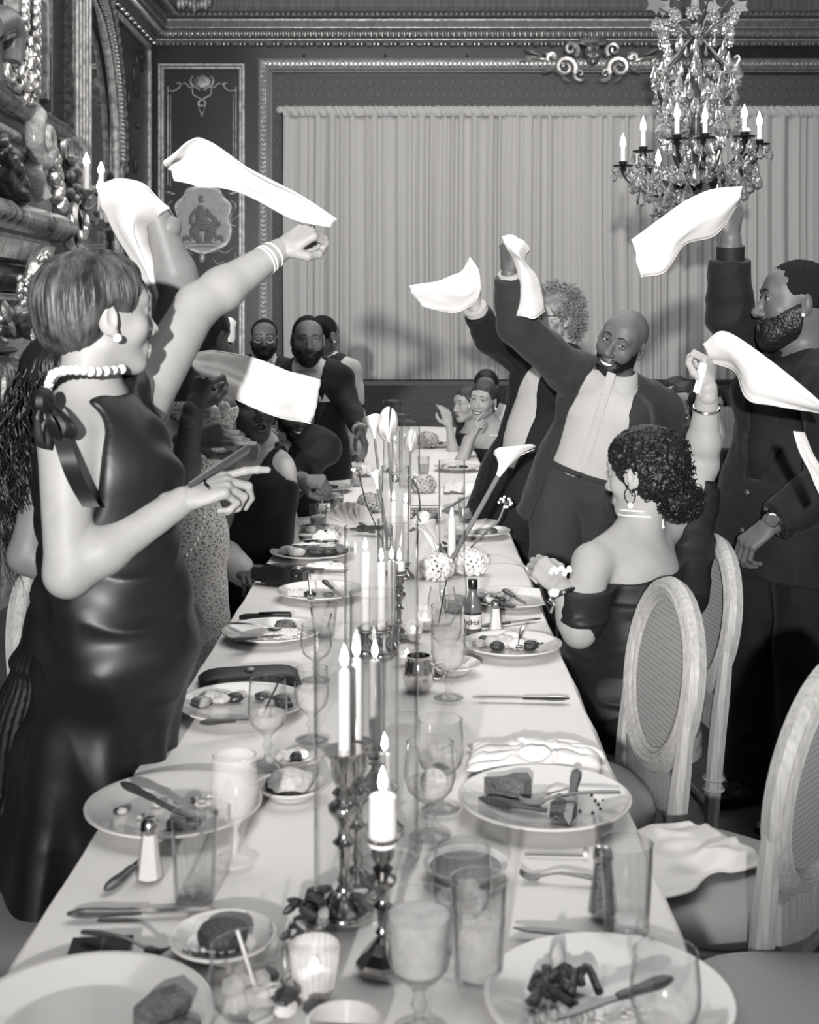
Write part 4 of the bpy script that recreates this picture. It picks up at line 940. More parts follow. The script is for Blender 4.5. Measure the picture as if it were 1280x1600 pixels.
for i, (x, y, r, m) in enumerate([(-.085, -.02, .009, 'bread'), (-.095, -.018, .007, 'meat_dark'), (.03, .035, .008, 'food_mid'), (.055, .045, .008, 'bread'), (.06, .01, .012, 'food_mid'), (.075, -.005, .01, 'bread'), (-.05, -.045, .005, 'bread'), (.0, .02, .005, 'bread'), (-.02, -.07, .005, 'meat_dark'), (.02, -.08, .018, 'meat'), (.045, -.075, .016, 'meat_dark'), (-.03, .01, .01, 'bread')]):
    blob(o, (x, y, .012+r*.3), (r, r*.8, r*.6), m, 'food_scrap', i)
for x, y in ((.05, .012), (.068, .02), (.035, -.06)): MB().tube([(x+.014*math.cos(a), y+.010*math.sin(a), .015) for a in np.linspace(0, 6.28, 15)[:-1]], .0028, 6, closed=True).build('onion_ring', 'bread', o)
span(cutlery_knife, 'steak knife resting on the rim of the plate by the satin dress', (190, 1233), (298, 1288), .034, .02, 'steak_knife', m2='steel_dark')
g = thing('goblet', 'cloudy empty goblet right of the left steak knife', 'glass', put(366, 1350)); goblet(g, .17, .0375, .45, 'glass_frost', 'glass_frost')
o = thing('napkin_ring_glass', 'small upturned glass foot behind the left dinner plate', 'glass', put(292, 1222)); MB().lathe_open([(.022, .003), (.02, .006), (.006, .01), (.008, .016), (.001, .02)], 20).build('foot_disc', 'glass_thin', o)
# dry leaves, flowers and small dishes near the foot of the big candlestick
o = thing('dried_flowers', 'dark dried flower heads lying at the foot of the tall silver candlestick', 'flowers', put(510, 1455))
q = random.Random(4)
for i in range(22):
    p = np.array([q.uniform(-.05, .05), q.uniform(-.045, .06), .008+.03*q.random()]); MB().ell(p, (.018, .012, .006), 8, 5, frame((q.uniform(-1, 1), q.uniform(-1, 1), .6), (.2, 0, 1))).build('petal', 'leaf_dark' if i % 3 else 'petal_grey', o)
o = thing('flower_sprig', 'pale withered blossoms lying between the goblet and the tall candlestick', 'flowers', put(462, 1203))
for i in range(20):
    a = i*2.4; r = .012+.0022*i; MB().ell((r*math.cos(a), r*math.sin(a), .010+.012*q.random()), (.017, .011, .004), 8, 5, frame((math.cos(a), math.sin(a), .8), (0, 0, 1))).build('petal', 'petal' if i % 4 else 'petal_grey', o)
MB().ell((0, 0, .02), .012, 8, 6).build('flower_heart', 'meat_dark', o)
o = dish('small dessert plate with a puffed pastry behind the cloudy goblet', 455, 1247, .13, 'dessert_plate')
blob(o, (.0, 0, .028), (.042, .03, .022), 'bread', 'pastry', 3, .22); blob(o, (-.035, .01, .02), (.014, .012, .012), 'meat_dark', 'pastry_filling', 4); blob(o, (.0, -.03, .014), (.02, .008, .006), 'meat_dark', 'pastry_filling', 5)
g = thing('goblet', 'half full goblet with a dark straw in front of the clutch bag', 'glass', put(418, 1198)); goblet(g, .165, .0385, .38, drink='glass_frost'); straw(g, (-.012, 0, .09), (.02, .005, .158)); ice(g, .085, .012, 3, 3)
o = dish('plate with fig and lemon scraps in front of the black clutch', 378, 1113, .285)
for i, (x, y, m, r) in enumerate([(-.075, .03, 'bread', .026), (-.09, .0, 'food_mid', .022), (-.05, .02, 'bread', .022), (-.02, .03, 'fig', .02), (.04, .04, 'fig', .018), (.085, .01, 'fig', .022), (.1, -.02, 'meat_dark', .016), (.06, .0, 'food_mid', .014)]): blob(o, (x, y, .014+r*.3), (r, r*.8, r*.55), m, 'food_scrap', i+20)
MB().lathe([(.001, 0), (.024, 0), (.026, .003), (.024, .006), (.001, .006)], 20, (-.065, .045, .02)).build('lemon_slice', 'bread', o)
span(cutlery_knife, 'steak knife with its handle towards the table edge on the fig plate', (312, 1138), (425, 1130), .03, .018, 'steak_knife')
cb = thing('clutch_bag', 'black pleated satin clutch bag lying on the cloth', 'bag', put(390, 1070)); cb.rotation_euler = (0, 0, .2)
G = np.zeros((33, 15, 3)); 
for i, x in enumerate(np.linspace(-.12, .12, 33)):
    for j, y in enumerate(np.linspace(-.055, .055, 15)):
        e = (1-(abs(x)/.12)**6)*(1-(abs(y)/.055)**4); G[i, j] = (x, y, .006+.028*e**.5+.0022*math.sin(y*420)*e)
MB().sheet(G, 0).build('pleated_flap', 'satin_black', cb, 60); MB().box((0, 0, .006), (.238, .108, .010)).build('bag_base', 'leather_black', cb, 0)
MB().ell((0, -.01, .036), (.014, .016, .006), 10, 6).build('clasp', 'steel_dark', cb)
o = dish('plate with a rice heap, knife and fork behind the clutch bag', 425, 998, .27)
rice(o, (.035, -.01), .065, 320, 1); blob(o, (.03, .06, .02), (.03, .018, .014), 'meat', 'steak_scrap', 8); blob(o, (.03, 0, .012), (.05, .04, .012), 'rice', 'rice_bed', 9)
span(cutlery_knife, 'steak knife with wooden handle on the rice plate behind the clutch', (364, 1006), (440, 1000), .028, .02, 'steak_knife'); span(cutlery_fork, 'fork resting on the rice plate behind the clutch', (360, 979), (440, 990), .026, .02, 'fork')
g = thing('rocks_glass', 'cut rocks glass with a dark stirrer behind the rice plate', 'glass', put(506, 996)); tumbler(g, .088, .038, .029, .5, 'glass_thin', 'glass_frost', 12); straw(g, (.01, 0, .02), (.02, .01, .06))
g = thing('goblet', 'pale goblet beside the rice plate, left of the tall cylinders', 'glass', put(494, 1066)); goblet(g, .135, .038, .3, drink='glass_frost')
g = thing('cut_goblet', 'cut crystal goblet right of the clutch bag', 'glass', put(487, 1160)); goblet(g, .15, .036, .55, 'glass_thin', 'glass_frost'); ice(g, .09, .014, 5, 6)
cs_ = thing('eyeglass_case', 'flat black case lying at the table edge beyond the rice plate', 'case', put(415, 968)); cs_.rotation_euler = (0, 0, .05); MB().prism([(-.075, -.012), (-.06, .012), (-.02, .014), (.03, .010), (.075, .007), (.075, -.006), (.02, -.008)], 0, .012).build('case_body', 'leather_black', cs_, 0)
MB().prism([(-.02, .002), (.03, .008), (.072, .004), (.07, -.003), (.02, -.004)], .012, .018).build('case_flap', 'plastic_black', cs_, 0)
o = dish('plate with fork, knife and rice behind the flat black case', 500, 934, .27)
rice(o, (-.06, .0), .05, 260, 2); blob(o, (-.06, 0, .011), (.04, .032, .010), 'rice', 'rice_bed', 3); blob(o, (-.03, -.03, .015), (.02, .014, .01), 'meat_dark', 'steak_scrap', 1); blob(o, (.03, -.03, .014), (.018, .012, .008), 'meat', 'steak_scrap', 2)
span(cutlery_fork, 'fork standing tines down on the rice plate behind the black case', (482, 900), (486, 945), .06, .016, 'fork', m='steel'); span(cutlery_knife, 'steak knife slanting off the plate behind the black case', (505, 912), (536, 940), .034, .018, 'steak_knife')
# camcorder
cm = thing('camcorder', 'black camcorder lying at the left table edge', 'camera', put(436, 914)); cm.rotation_euler = (0, 0, -.25)
MB().box((0, 0, .033), (.105, .055, .052)).build('camera_body', 'plastic_black', cm, 0); MB().tube([(-.052, 0, .034), (-.085, 0, .034)], .028, 18).build('lens_barrel', 'plastic_black', cm); MB().tube([(-.085, 0, .034), (-.092, 0, .034)], .024, 18).build('lens_ring', 'steel_dark', cm); MB().ell((-.091, 0, .034), (.003, .019, .019), 12, 6).build('lens_glass', 'iris', cm)
MB().box((.01, -.031, .034), (.085, .010, .046)).build('flip_screen', 'leather_black', cm, 0); MB().box((.07, 0, .028), (.04, .045, .036)).build('battery', 'leather_black', cm, 0); MB().box((.0, 0, .061), (.05, .03, .006)).build('shoe_plate', 'steel_dark', cm, 0); MB().ell((.068, -.024, .034), .004, 8, 5).build('button', 'steel', cm)
span(cutlery_knife, 'table knife lying on the napkin beside the camcorder', (470, 893), (545, 897), .004, .004, 'knife', kind='table', m1='steel_dark', m2='steel')
# plates further up the left side
o = dish('plate heaped with roast meat and berries beyond the camcorder', 488, 871, .31)
for i, (x, y, m, r) in enumerate([(-.06, .02, 'meat_dark', .022), (-.03, .03, 'meat_dark', .02), (-.05, -.05, 'bread', .026), (-.085, -.02, 'food_mid', .028), (.0, -.02, 'meat', .032), (.05, .0, 'bread', .035), (.02, -.05, 'meat_dark', .03), (.08, .02, 'meat', .03), (.06, -.04, 'meat_dark', .028), (.1, -.01, 'meat', .026)]): blob(o, (x, y, .018+r*.3), (r*1.3, r*.8, r*.6), m, 'food_piece', i)
for x, y in ((-.02, .1), (.05, .1)): 
    oo = thing('round_sunglass_lens', 'dark round lens leaning at the far rim of the berry plate, %s' % ('left one' if x < 0 else 'right one'), 'sunglasses', np.array(o.location)+np.array([x, y+.09, .02])); MB().lathe([(.001, 0), (.028, 0), (.03, .002), (.028, .004), (.001, .005)], 20).build('lens', 'iris', oo); MB().tube([(.03*math.cos(a), .03*math.sin(a), .003) for a in np.linspace(0, 6.28, 25)[:-1]], .0022, 5, closed=True).build('lens_rim', 'steel', oo)
o = dish('plate of sliced dark meat at the left edge by the seated man', 478, 836, .3)
for i in range(9): blob(o, (-.09+.024*i, .02*math.sin(i*2), .022), (.03, .02, .015), ('meat', 'meat_dark', 'food_mid')[i % 3], 'food_piece', i+40)
span(cutlery_knife, 'dark table knife behind the plate of sliced meat', (448, 823), (520, 826), .0, .0, 'knife', kind='table', m1='steel_dark', m2='steel_dark')
def quick_tumbler(label, px, py, h=.1, r=.034, fill=.4, drink='drink_grey', sd=0, st=False):
    g = thing('tumbler', label, 'glass', put(px, py)); tumbler(g, h, r, r*.85, fill, 'glass_thin', drink)
    ice(g, h*.35, r*.35, 3, sd)
    if st: straw(g, (0, 0, .02), (.02, .01, h+.03), 'paper')
quick_tumbler('straight tumbler of dark drink with a pale straw behind the sliced meat', 497, 832, .11, .037, .45, 'drink_grey', 1, True)
quick_tumbler('tumbler of dark drink behind the one with the pale straw', 526, 800, .095, .035, .55, 'drink_grey', 2)
quick_tumbler('small tumbler in front of the fist of the man in black tie', 583-27, 760, .1, .034, .3, 'drink_grey', 3)
quick_tumbler('tumbler of pale drink at the far left of the table', 542, 716, .1, .036, .6, 'drink_pale', 4)
quick_tumbler('second far tumbler under the reaching sleeve', 537, 738, .1, .034, .4, 'drink_pale', 5)
quick_tumbler('faint tumbler behind the tall right cylinder', 728, 815, .1, .034, .3, 'drink_grey', 6)
quick_tumbler('far tumbler in front of the smiling seated woman', 662, 742, .1, .034, .5, 'drink_pale', 7)
for (px, py, D, lb, seed) in ((505, 768, .3, 'empty plate with a knife before the man in black tie', 1), (500, 782, .22, 'small plate with dark scraps behind the folded napkin', 2), (520, 734, .3, 'far left plate before the standing groomsman', 3), (690, 698, .28, 'plate stacked with dark scraps before the pale seated woman', 4), (540, 705, .26, 'farthest plate at the left end of the table', 5), (748, 838, .26, 'plate with a slice of cake under the leaning lily stem', 6), (738, 800, .26, 'pale plate under the long lily at the right edge', 7), (715, 735, .28, 'plate before the smiling seated woman', 8)):
    o = dish(lb, px, py, D)
    for i in range(5): blob(o, (rnd.uniform(-.07, .07), rnd.uniform(-.06, .06), .016), (.025, .018, .012), ('meat', 'meat_dark', 'food_mid', 'bread')[(i+seed) % 4], 'food_piece', i+seed*9)
span(cutlery_knife, 'dark handled knife on the empty plate before the man in black tie', (480, 769), (535, 766), .026, .026, 'steak_knife', m2='steel_dark')
# napkins that lie or stand on the table
def napkin_heap(label, px, py, sx, sy, hgt, seed, ang=0.0, m='napkin', name='napkin'):
    o = thing(name, label, 'napkin', put(px, py)); o.rotation_euler = (0, 0, ang); n = 34; G = np.zeros((n, n, 3)); u = np.linspace(-1, 1, n)
    A, B = np.meshgrid(u, u, indexing='ij'); q = np.stack([A*2.2, B*2.2, 0*A], -1).reshape(-1, 3)
    ed = (1-np.abs(A)**3)*(1-np.abs(B)**3)
    f1 = (1-np.abs(vnoise(q*np.array([.8, 1.6, 1])+seed, seed))*1.7).reshape(n, n)
    G[..., 0] = A*sx+.12*sx*vnoise(q+5, seed+1).reshape(n, n); G[..., 1] = B*sy+.2*sy*vnoise(q+9, seed+2).reshape(n, n)
    G[..., 2] = .004+hgt*np.clip(.25+.75*f1, 0, 1)*ed**.5+hgt*.12*(1+vnoise(q*2.5, seed+4).reshape(n, n))
    MB().sheet(G, .0025).build('cloth', m, o, 180); return o
napkin_heap('crumpled satin napkin lying across the right table edge', 835, 1195, .135, .075, .03, 3, -.12, 'satin_white')
napkin_heap('rumpled napkin under the knife by the camcorder', 512, 892, .07, .035, .02, 5)
napkin_heap('white napkin lying at the far right behind the tall cylinder', 722, 768, .10, .12, .05, 7)
napkin_heap('folded napkin at the left edge beside the seated man', 478, 800, .10, .05, .03, 9)
napkin_heap('white napkin heap in the middle of the far table', 560, 742, .08, .09, .06, 12)
napkin_heap('small napkin crumpled by the sliced meat plate', 510, 848, .05, .04, .04, 15)
def fan(label, px, py, w, h, seed):
    o = thing('folded_napkin', label, 'napkin', put(px, py)); n = 25; G = np.zeros((n, 9, 3))
    for i, a in enumerate(np.linspace(.25, math.pi-.25, n)):
        for j, r in enumerate(np.linspace(.15, 1, 9)):
            G[i, j] = (w*r*math.cos(a), .02*math.sin(i*1.6)*r+.03*(1-r), h*r*math.sin(a)**.8+.004)
    MB().sheet(G, .003).build('fan_fold', 'napkin', o, 60)
fan('napkin standing folded to a point in the middle of the table', 545, 826, .085, .105, 1)
fan('second standing napkin just right of the pointed one', 562, 830, .06, .10, 2)

# ---------------------------------------------------------------- middle: hurricanes, candlesticks, votives
hurricane('big glass cylinder nearest the camera around the tall silver candlestick', 547, 1432, .052, .41)
hurricane('glass cylinder just behind and right of the nearest big one', 608, 1345, .047, .37)
hurricane('wide glass cylinder in the middle of the table, left of the pair', 576, 1030, .062, .335)
hurricane('glass cylinder right of the wide middle one', 622, 1012, .054, .335)
hurricane('slim tall cylinder behind the middle pair', 618, 905, .046, .375)
hurricane('slim tall cylinder standing alone at the right under the lily', 706, 902, .0445, .39)
hurricane('tall cylinder far back beside the white lilies', 614, 738, .055, .41)
hurricane('lower cylinder far back, right of the lilies', 626, 752, .05, .36)
hurricane('farthest low cylinder right of the lilies', 640, 760, .055, .34)
hurricane('slim cylinder close behind the nearest one, holding a taper', 585, 1235, .045, .36)
lit_stick('tall silver candlestick with a lit taper inside the nearest cylinder', 538, 1430, .238, .115, 'silver', .046, .0088)
lit_stick('silver candlestick with a lit taper just behind the tallest one', 557, 1395, .225, .125, 'silver', .04, .0088)
lit_stick('short pewter candlestick with an octagonal foot and melted lit candle', 598, 1515, .175, .055, 'pewter', .036, .019, oct=True)
lit_stick('silver candlestick with a lit stub behind the middle cylinders', 624, 1003, .19, .022, 'pewter', .034, .016)
lit_stick('candlestick with a lit taper in the wide middle cylinder', 571, 1020, .06, .20, 'silver', .04, .012)
lit_stick('second lit taper in the middle cylinder, right of the first', 596, 1026, .07, .17, 'silver', .035, .011)
lit_stick('third lit taper in the middle cylinders', 612, 1018, .07, .165, 'silver', .035, .011)
lit_stick('lit taper in the slim cylinder behind the middle pair, left one', 615, 900, .05, .20, 'silver', .03, .011)
lit_stick('lit taper behind the middle pair, right one', 634, 905, .05, .20, 'silver', .03, .011)
lit_stick('lit taper in the far cylinder beside the lilies', 611, 738, .05, .18, 'silver', .03, .012)
lit_stick('lit taper in the far cylinder, right of the other far taper', 617, 752, .05, .17, 'silver', .03, .012)
lit_stick('lit taper in the slim cylinder behind the tall silver candlestick', 586, 1238, .08, .16, 'silver', .035, .011)
lit_stick('dark candlestick with a burnt candle in the cylinder under the lily', 706, 898, .05, .14, 'pewter', .032, .014)
lit_stick('short candle right of the tall silver candlestick, low flame', 601, 1300, .03, .10, 'silver', .034, .011)
votive('ribbed glass votive holder at the bottom of the table', 491, 1560, .0315, .066, True)
votive('small frosted votive right of the middle candlestick', 646, 1003, .028, .05); votive('small frosted votive left of the silver mug', 636, 1040, .028, .045)
votive('white votive cup in the middle of the flowers', 684, 870, .03, .04); votive('frosted votive beside the crystal goblets', 664, 985, .032, .06)
o = thing('saucer', 'shallow glass saucer near the silver mug', 'saucer', put(636, 1135)); MB().lathe_open([(.001, .003), (.03, .003), (.045, .014), (.046, .016)], 28).build('dish', 'glass_frost', o)
# flowers
def calla(label, base, tip, r, L, seed=0, mt='petal', up=(0, 0, 1), stem_r=.006, bend=.0):
    base, tip = np.asarray(base), np.asarray(tip); o = thing('calla_lily', label, 'flower', base)
    d = nrm(tip-base); s0 = tip-d*L; mid = lerp(base, s0, .5)+np.array([0, 0, bend])
    MB().tube(bez([base, mid, s0, s0+d*L*.12], 16), stem_r, 7).build('stem', 'stem', o, local=False)
    F = frame(d, up); n, k = 26, 12; G = np.zeros((n, k, 3))
    for i in range(n):
        a = 2*math.pi*i/(n-1)*.97
        for j in range(k):
            t = j/(k-1); rr = r*(.10+.55*t**1.3+.45*t**4); side = math.cos(a)
            ext = L*(t*(1+.32*side*t)); c = (rr*math.cos(a), ext+r*.1*t*math.sin(3*a), rr*math.sin(a)*.85)
            if t > .8: c = (c[0]*(1+.5*(t-.8)*(1+side)), c[1]-.0*r, c[2])
            G[i, j] = s0+F@np.array(c)
    MB().sheet(G, .0015).build('spathe', mt, o, 180, local=False)
    MB().tube(bez([s0+d*L*.25, s0+d*L*.55, s0+d*L*.85], 8), [r*.1, r*.12, r*.12, r*.12, r*.11, r*.1, r*.08, r*.03], 7).build('spadix', 'bread', o, local=False); return o
def PT(px, py, ref): # at the depth of a table pixel
    return P(px, py, T(*ref)[1])
calla('tall white calla lily left of the far cylinders', T(606, 860), PT(582, 655, (600, 800)), .052, .19, up=(1, 0, .2))
calla('white calla lily with its back turned, right of the tall one', T(616, 850), PT(606, 664, (610, 800)), .05, .16, 1, up=(-1, 0, .2))
calla('small white calla lily low beside the slim cylinder', T(618, 890), PT(584, 735, (600, 860)), .03, .12, 2, up=(1, 0, 0))
calla('white calla lily lying out to the right on a long thick stem', T(690, 902), PT(802, 702, (700, 885)), .05, .135, 3, up=(.3, -.5, .8), stem_r=.009)
calla('white calla lily pointing down beside the middle cylinders', PT(690, 880, (690, 900)), PT(655, 810, (670, 890)), .042, .15, 4, up=(1, -.3, 0))
calla('calla lily fallen towards the camera near the white hydrangea', T(712, 890), PT(664, 815, (670, 900)), .035, .12, 5, up=(-1, 0, .3))
calla('half hidden white calla behind the tall right cylinder', T(640, 830), PT(742, 768, (690, 800)), .045, .13, 6, up=(0, -1, .4))
calla('pale calla lily in the far arrangement right of the cylinders', T(640, 790), PT(642, 690, (640, 760)), .04, .14, 7, up=(-1, 0, .3))
def hydrangea(label, px, py, R, n, seed, m='petal', sq=.75):
    n = n*2
    o = thing('hydrangea', label, 'flower', put(px, py)); q = random.Random(seed)
    MB().tube([(0, 0, .003), (0, 0, .02), (0, 0, R*.7)], .004, 6).build('stem', 'stem', o)
    b = MB()
    for i in range(n):
        t = math.acos(1-1.7*(i+.5)/n); a = i*2.4; d = np.array([math.sin(t)*math.cos(a), math.sin(t)*math.sin(a), math.cos(t)*sq]); c = d*R+np.array([0, 0, R*sq*.8+.003])
        e1 = nrm(np.cross(d, (.3, .2, .9))); e2 = np.cross(nrm(d), e1)
        for k in range(4):
            w = k*1.57+q.random(); p = c+(e1*math.cos(w)+e2*math.sin(w))*.009; b.ell(p+d*q.uniform(-.006, .006), (.0095, .0075, .0022), 6, 4, frame(e1*math.cos(w)+e2*math.sin(w)+d*q.uniform(-.6, .9), d))
    b.build('florets', m, o, kind='stuff'); return o
hydrangea('white hydrangea head at the foot of the slim right cylinder', 735, 897, .055, 46, 1); hydrangea('white hydrangea head left of the slim right cylinder', 682, 905, .055, 46, 2)
hydrangea('pale hydrangea in the far arrangement right of the lilies', 662, 770, .06, 40, 3, 'petal_grey'); hydrangea('pale blossom cluster at the left of the far arrangement', 578, 800, .055, 40, 4, 'petal_grey')
hydrangea('distant rose coloured bloom before the pale seated woman', 668, 700, .075, 40, 5, 'petal_grey'); hydrangea('white blossom cluster in the far left of the table', 556, 722, .06, 36, 6)
def sprig(label, pts, r, tip_n, seed, m='stem'):
    o = thing('blossom_stem', label, 'flower', pts[0]); MB().tube(bez(pts, 24), r, 6).build('stem', m, o, local=False); q = random.Random(seed)
    for i in range(tip_n):
        d = nrm(np.array([q.uniform(-1, 1), q.uniform(-1, 1), q.uniform(-.3, 1)])); e = pts[-1]+d*.026
        MB().tube([pts[-1], (pts[-1]+e)/2, e], .0012, 4).build('pedicel', m, o, local=False); MB().ell(e, .006, 7, 5).build('bud', 'petal', o, local=False)
    return o
dz = lambda p, h: p+np.array([0, 0, h])
sprig('curved stem with tiny white buds leaning over the right table edge', [T(730, 862), PT(762, 828, (740, 850)), PT(778, 815, (740, 850)), PT(790, 786, (740, 850))], .004, 12, 2)
sprig('long bare stem arching out over the right table edge', [T(742, 890), PT(760, 868, (750, 880)), PT(800, 876, (760, 880)), PT(835, 893, (800, 890))], .0045, 3, 3, 'petal_grey')
sprig('thin curling twig in the middle flowers', [T(600, 850), PT(574, 790, (600, 840)), PT(566, 762, (600, 840)), PT(560, 735, (600, 840))], .003, 5, 4, 'wood_dark'); sprig('dark looping twig right of the slim cylinder', [T(652, 850), PT(656, 800, (652, 840)), PT(654, 770, (652, 840)), PT(645, 750, (652, 840))], .003, 4, 5, 'wood_dark')
o = thing('leaf_spray', 'dark leaves between the standing napkin and the cylinders', 'leaves', put(575, 838))
for i in range(12): MB().ell((rnd.uniform(-.05, .05), rnd.uniform(-.04, .04), .012+.03*rnd.random()), (.03, .012, .004), 8, 5, frame((rnd.uniform(-1, 1), rnd.uniform(-1, 1), .7), (0, .2, 1))).build('leaf', 'leaf_dark', o)
o = thing('leaf_spray', 'dark berries and leaves right of the downward lily', 'leaves', put(700, 872))
for i in range(12): MB().ell((rnd.uniform(-.04, .04), rnd.uniform(-.04, .04), .012+.05*rnd.random()), (.012, .012, .012) if i % 2 else (.025, .01, .004), 8, 5, frame((rnd.uniform(-1, 1), rnd.uniform(-1, 1), .7), (0, .2, 1))).build('leaf', 'leaf_dark', o)
bk = thing('candy_basket', 'small woven metal basket behind the tall right cylinder', 'basket', put(664, 815))
for i in range(9): MB().tube([(-.06+.015*i, -.04, 0), (-.06+.015*i, -.043, .06)], .002, 5).build('wire', 'steel_dark', bk)
for z in (.004, .02, .04, .06): MB().tube([(-.062, -.042, z), (.062, -.042, z), (.062, .042, z), (-.062, .042, z)], .0022, 5, closed=True).build('hoop', 'steel_dark', bk)
MB().box((0, 0, .02), (.11, .07, .035)).build('contents', 'food_mid', bk, 0)

# ---------------------------------------------------------------- right side
def sauce_bottle():
    o = thing('hot_sauce_bottle', 'small hot sauce bottle with a dark cap and printed white label', 'bottle', put(739, 992))
    MB().lathe([(.001, .001), (.0235, .001), (.0245, .005), (.0245, .075), (.022, .086), (.0125, .108), (.011, .125), (.0112, .132), (.001, .133)], 26).build('bottle_body', 'sauce_red', o)
    MB().lathe([(.0128, .124), (.0132, .126), (.0132, .147), (.012, .15), (.001, .15)], 20).build('cap', 'plastic_black', o)
    R = .0249; fn = lambda p: (R*math.sin(p[0]/R)*(1+p[2]/R), -R*math.cos(p[0]/R)*(1+p[2]/R), p[1])
    for (x0, x1, z0, z1, d, m, nm) in ((-.034, .034, .014, .062, .0003, 'paper', 'label'), (-.034, .034, .056, .062, .0006, 'ink', 'label_band'), (-.034, .034, .014, .018, .0006, 'ink', 'label_band')):
        b = MB(); n = 17; G = np.zeros((n, 2, 3))
        for i, x in enumerate(np.linspace(x0, x1, n)):
            G[i, 0] = fn((x, z0, d)); G[i, 1] = fn((x, z1, d))
        b.sheet(G, 0).build(nm, m, o, 180)
    cu = bpy.data.curves.new('t', 'FONT'); cu.body = 'RedHot'; cu.size = .0155; cu.align_x = 'CENTER'; cu.resolution_u = 3; cu.offset = .0004
    t = bpy.data.objects.new('t', cu); C.objects.link(t); bpy.context.view_layer.update()
    me = t.to_mesh(); vs = [fn((v.co.x-.001, v.co.y*1.25+.030, .0008)) for v in me.vertices]; fs = [tuple(p.vertices) for p in me.polygons]; t.to_mesh_clear(); bpy.data.objects.remove(t)
    MB().add(vs, fs).build('lettering', 'ink', o, 0); o.rotation_euler = (0, 0, -.25)
sauce_bottle()
shaker('salt shaker right of the hot sauce bottle', 775, 992); shaker('dark pepper shaker behind the empty right tumbler', 942, 1432, 'pepper', .1)
g = thing('tumbler', 'empty clear tumbler at the right table edge', 'glass', put(979, 1458)); tumbler(g, .125, .0375, .0315)
o = dish('plate with salad and a steak knife beyond the hot sauce bottle', 800, 945, .28)
rice(o, (-.05, .0), .055, 120, 7, 'food_mid', 1.6)
for i in range(10): blob(o, (-.06+rnd.uniform(-.04, .04), rnd.uniform(-.04, .04), .02), (.018, .012, .01), ('bread', 'food_mid', 'leaf_dark')[i % 3], 'salad_leaf', i)
span(cutlery_knife, 'steak knife with dark handle across the salad plate', (805, 954), (762, 950), .028, .02, 'steak_knife'); span(cutlery_knife, 'spreader knife leaning on the right rim of the salad plate', (786, 927), (823, 950), .034, .022, 'knife', kind='table', m1='steel_dark')
span(cutlery_knife, 'slim knife on the cloth between salad plate and salt shaker', (752, 985), (845, 972), 0, 0, 'knife', kind='table', m1='steel_dark', m2='steel')
o = dish('plate with eggs, sauce and a fork in front of the salt shaker', 800, 1019, .26)
for i, (x, y, m, r) in enumerate([(-.02, .0, 'bread', .03), (.0, .02, 'rice', .032), (.015, -.02, 'rice', .026), (-.05, .0, 'bread', .024), (-.07, .02, 'meat_dark', .02), (-.04, -.035, 'meat_dark', .02), (.045, -.03, 'meat_dark', .022), (-.085, .0, 'food_mid', .018)]): blob(o, (x, y, .014+r*.35), (r, r*.9, r*.6), m, 'food_piece', i+60)
for i in range(12): blob(o, (.06+rnd.uniform(-.03, .03), .02+rnd.uniform(-.03, .02), .010), .004, 'meat_dark', 'crumb', i)
span(cutlery_fork, 'fork propped upright on the egg plate', (818, 982), (810, 1022), .075, .02, 'fork')
span(cutlery_knife, 'table knife lying alone across the right side of the cloth', (890, 1099), (738, 1097), 0, 0, 'knife', kind='table', m1='steel', m2='steel')
mg = thing('silver_mug', 'polished silver mug near the middle of the table', 'mug', put(654, 1079))
MB().lathe([(.001, .002), (.029, .002), (.031, .006), (.037, .025), (.037, .04), (.033, .06), (.0275, .076), (.0285, .079), (.0265, .079), (.031, .058), (.035, .03), (.028, .006), (.001, .005)], 30).build('cup', 'silver', mg)
c = bez(np.array([(.035, 0, .055), (.055, 0, .06), (.062, 0, .04), (.05, 0, .022), (.036, 0, .022)]), 16); MB().tube(c, .0045, 8).build('handle', 'silver', mg)
o = thing('saucer', 'saucer half under the crystal goblet right of the silver mug', 'saucer', put(706, 1052)); plate(o, .14)
g = thing('cut_goblet', 'crystal goblet of ice water right of the silver mug', 'glass', put(701, 1094)); goblet(g, .165, .04, .6, 'glass_thin', 'glass_frost', rim=1.02); ice(g, .1, .016, 7, 2)
g = thing('cut_goblet', 'second crystal goblet just behind the one of ice water', 'glass', put(698, 1050)); goblet(g, .16, .038, .4, 'glass_thin', 'glass_frost', rim=1.02)
g = thing('stemless_glass', 'clear stemless glass with a black stirrer left of the hot sauce', 'glass', put(691, 980))
MB().lathe_open([(.001, .002), (.025, .002), (.036, .02), (.042, .045), (.04, .08), (.034, .108)], 30).build('bowl', 'glass_thin', g, 80); straw(g, (-.01, 0, .01), (.012, 0, .13)); MB().lathe([(.001, .004), (.022, .004), (.033, .02), (.036, .028), (.001, .028)], 20).build('drink', 'glass_frost', g)
MB().tube([(.034*math.cos(a), .034*math.sin(a), .108) for a in np.linspace(0, 6.283, 29)[:-1]], .0011, 5, closed=True).build('rim', 'glass_clear', g)
g = thing('stemless_glass', 'tall stemless glass with dark drink behind the black stirrer', 'glass', put(708, 958))
MB().lathe_open([(.001, .002), (.027, .002), (.036, .025), (.042, .06), (.04, .10), (.034, .14)], 30).build('bowl', 'glass_thin', g, 80); MB().lathe([(.001, .004), (.024, .004), (.034, .025), (.038, .045), (.001, .045)], 20).build('drink', 'drink_grey', g); MB().tube([(.034*math.cos(a), .034*math.sin(a), .14) for a in np.linspace(0, 6.283, 29)[:-1]], .0011, 5, closed=True).build('rim', 'glass_clear', g)
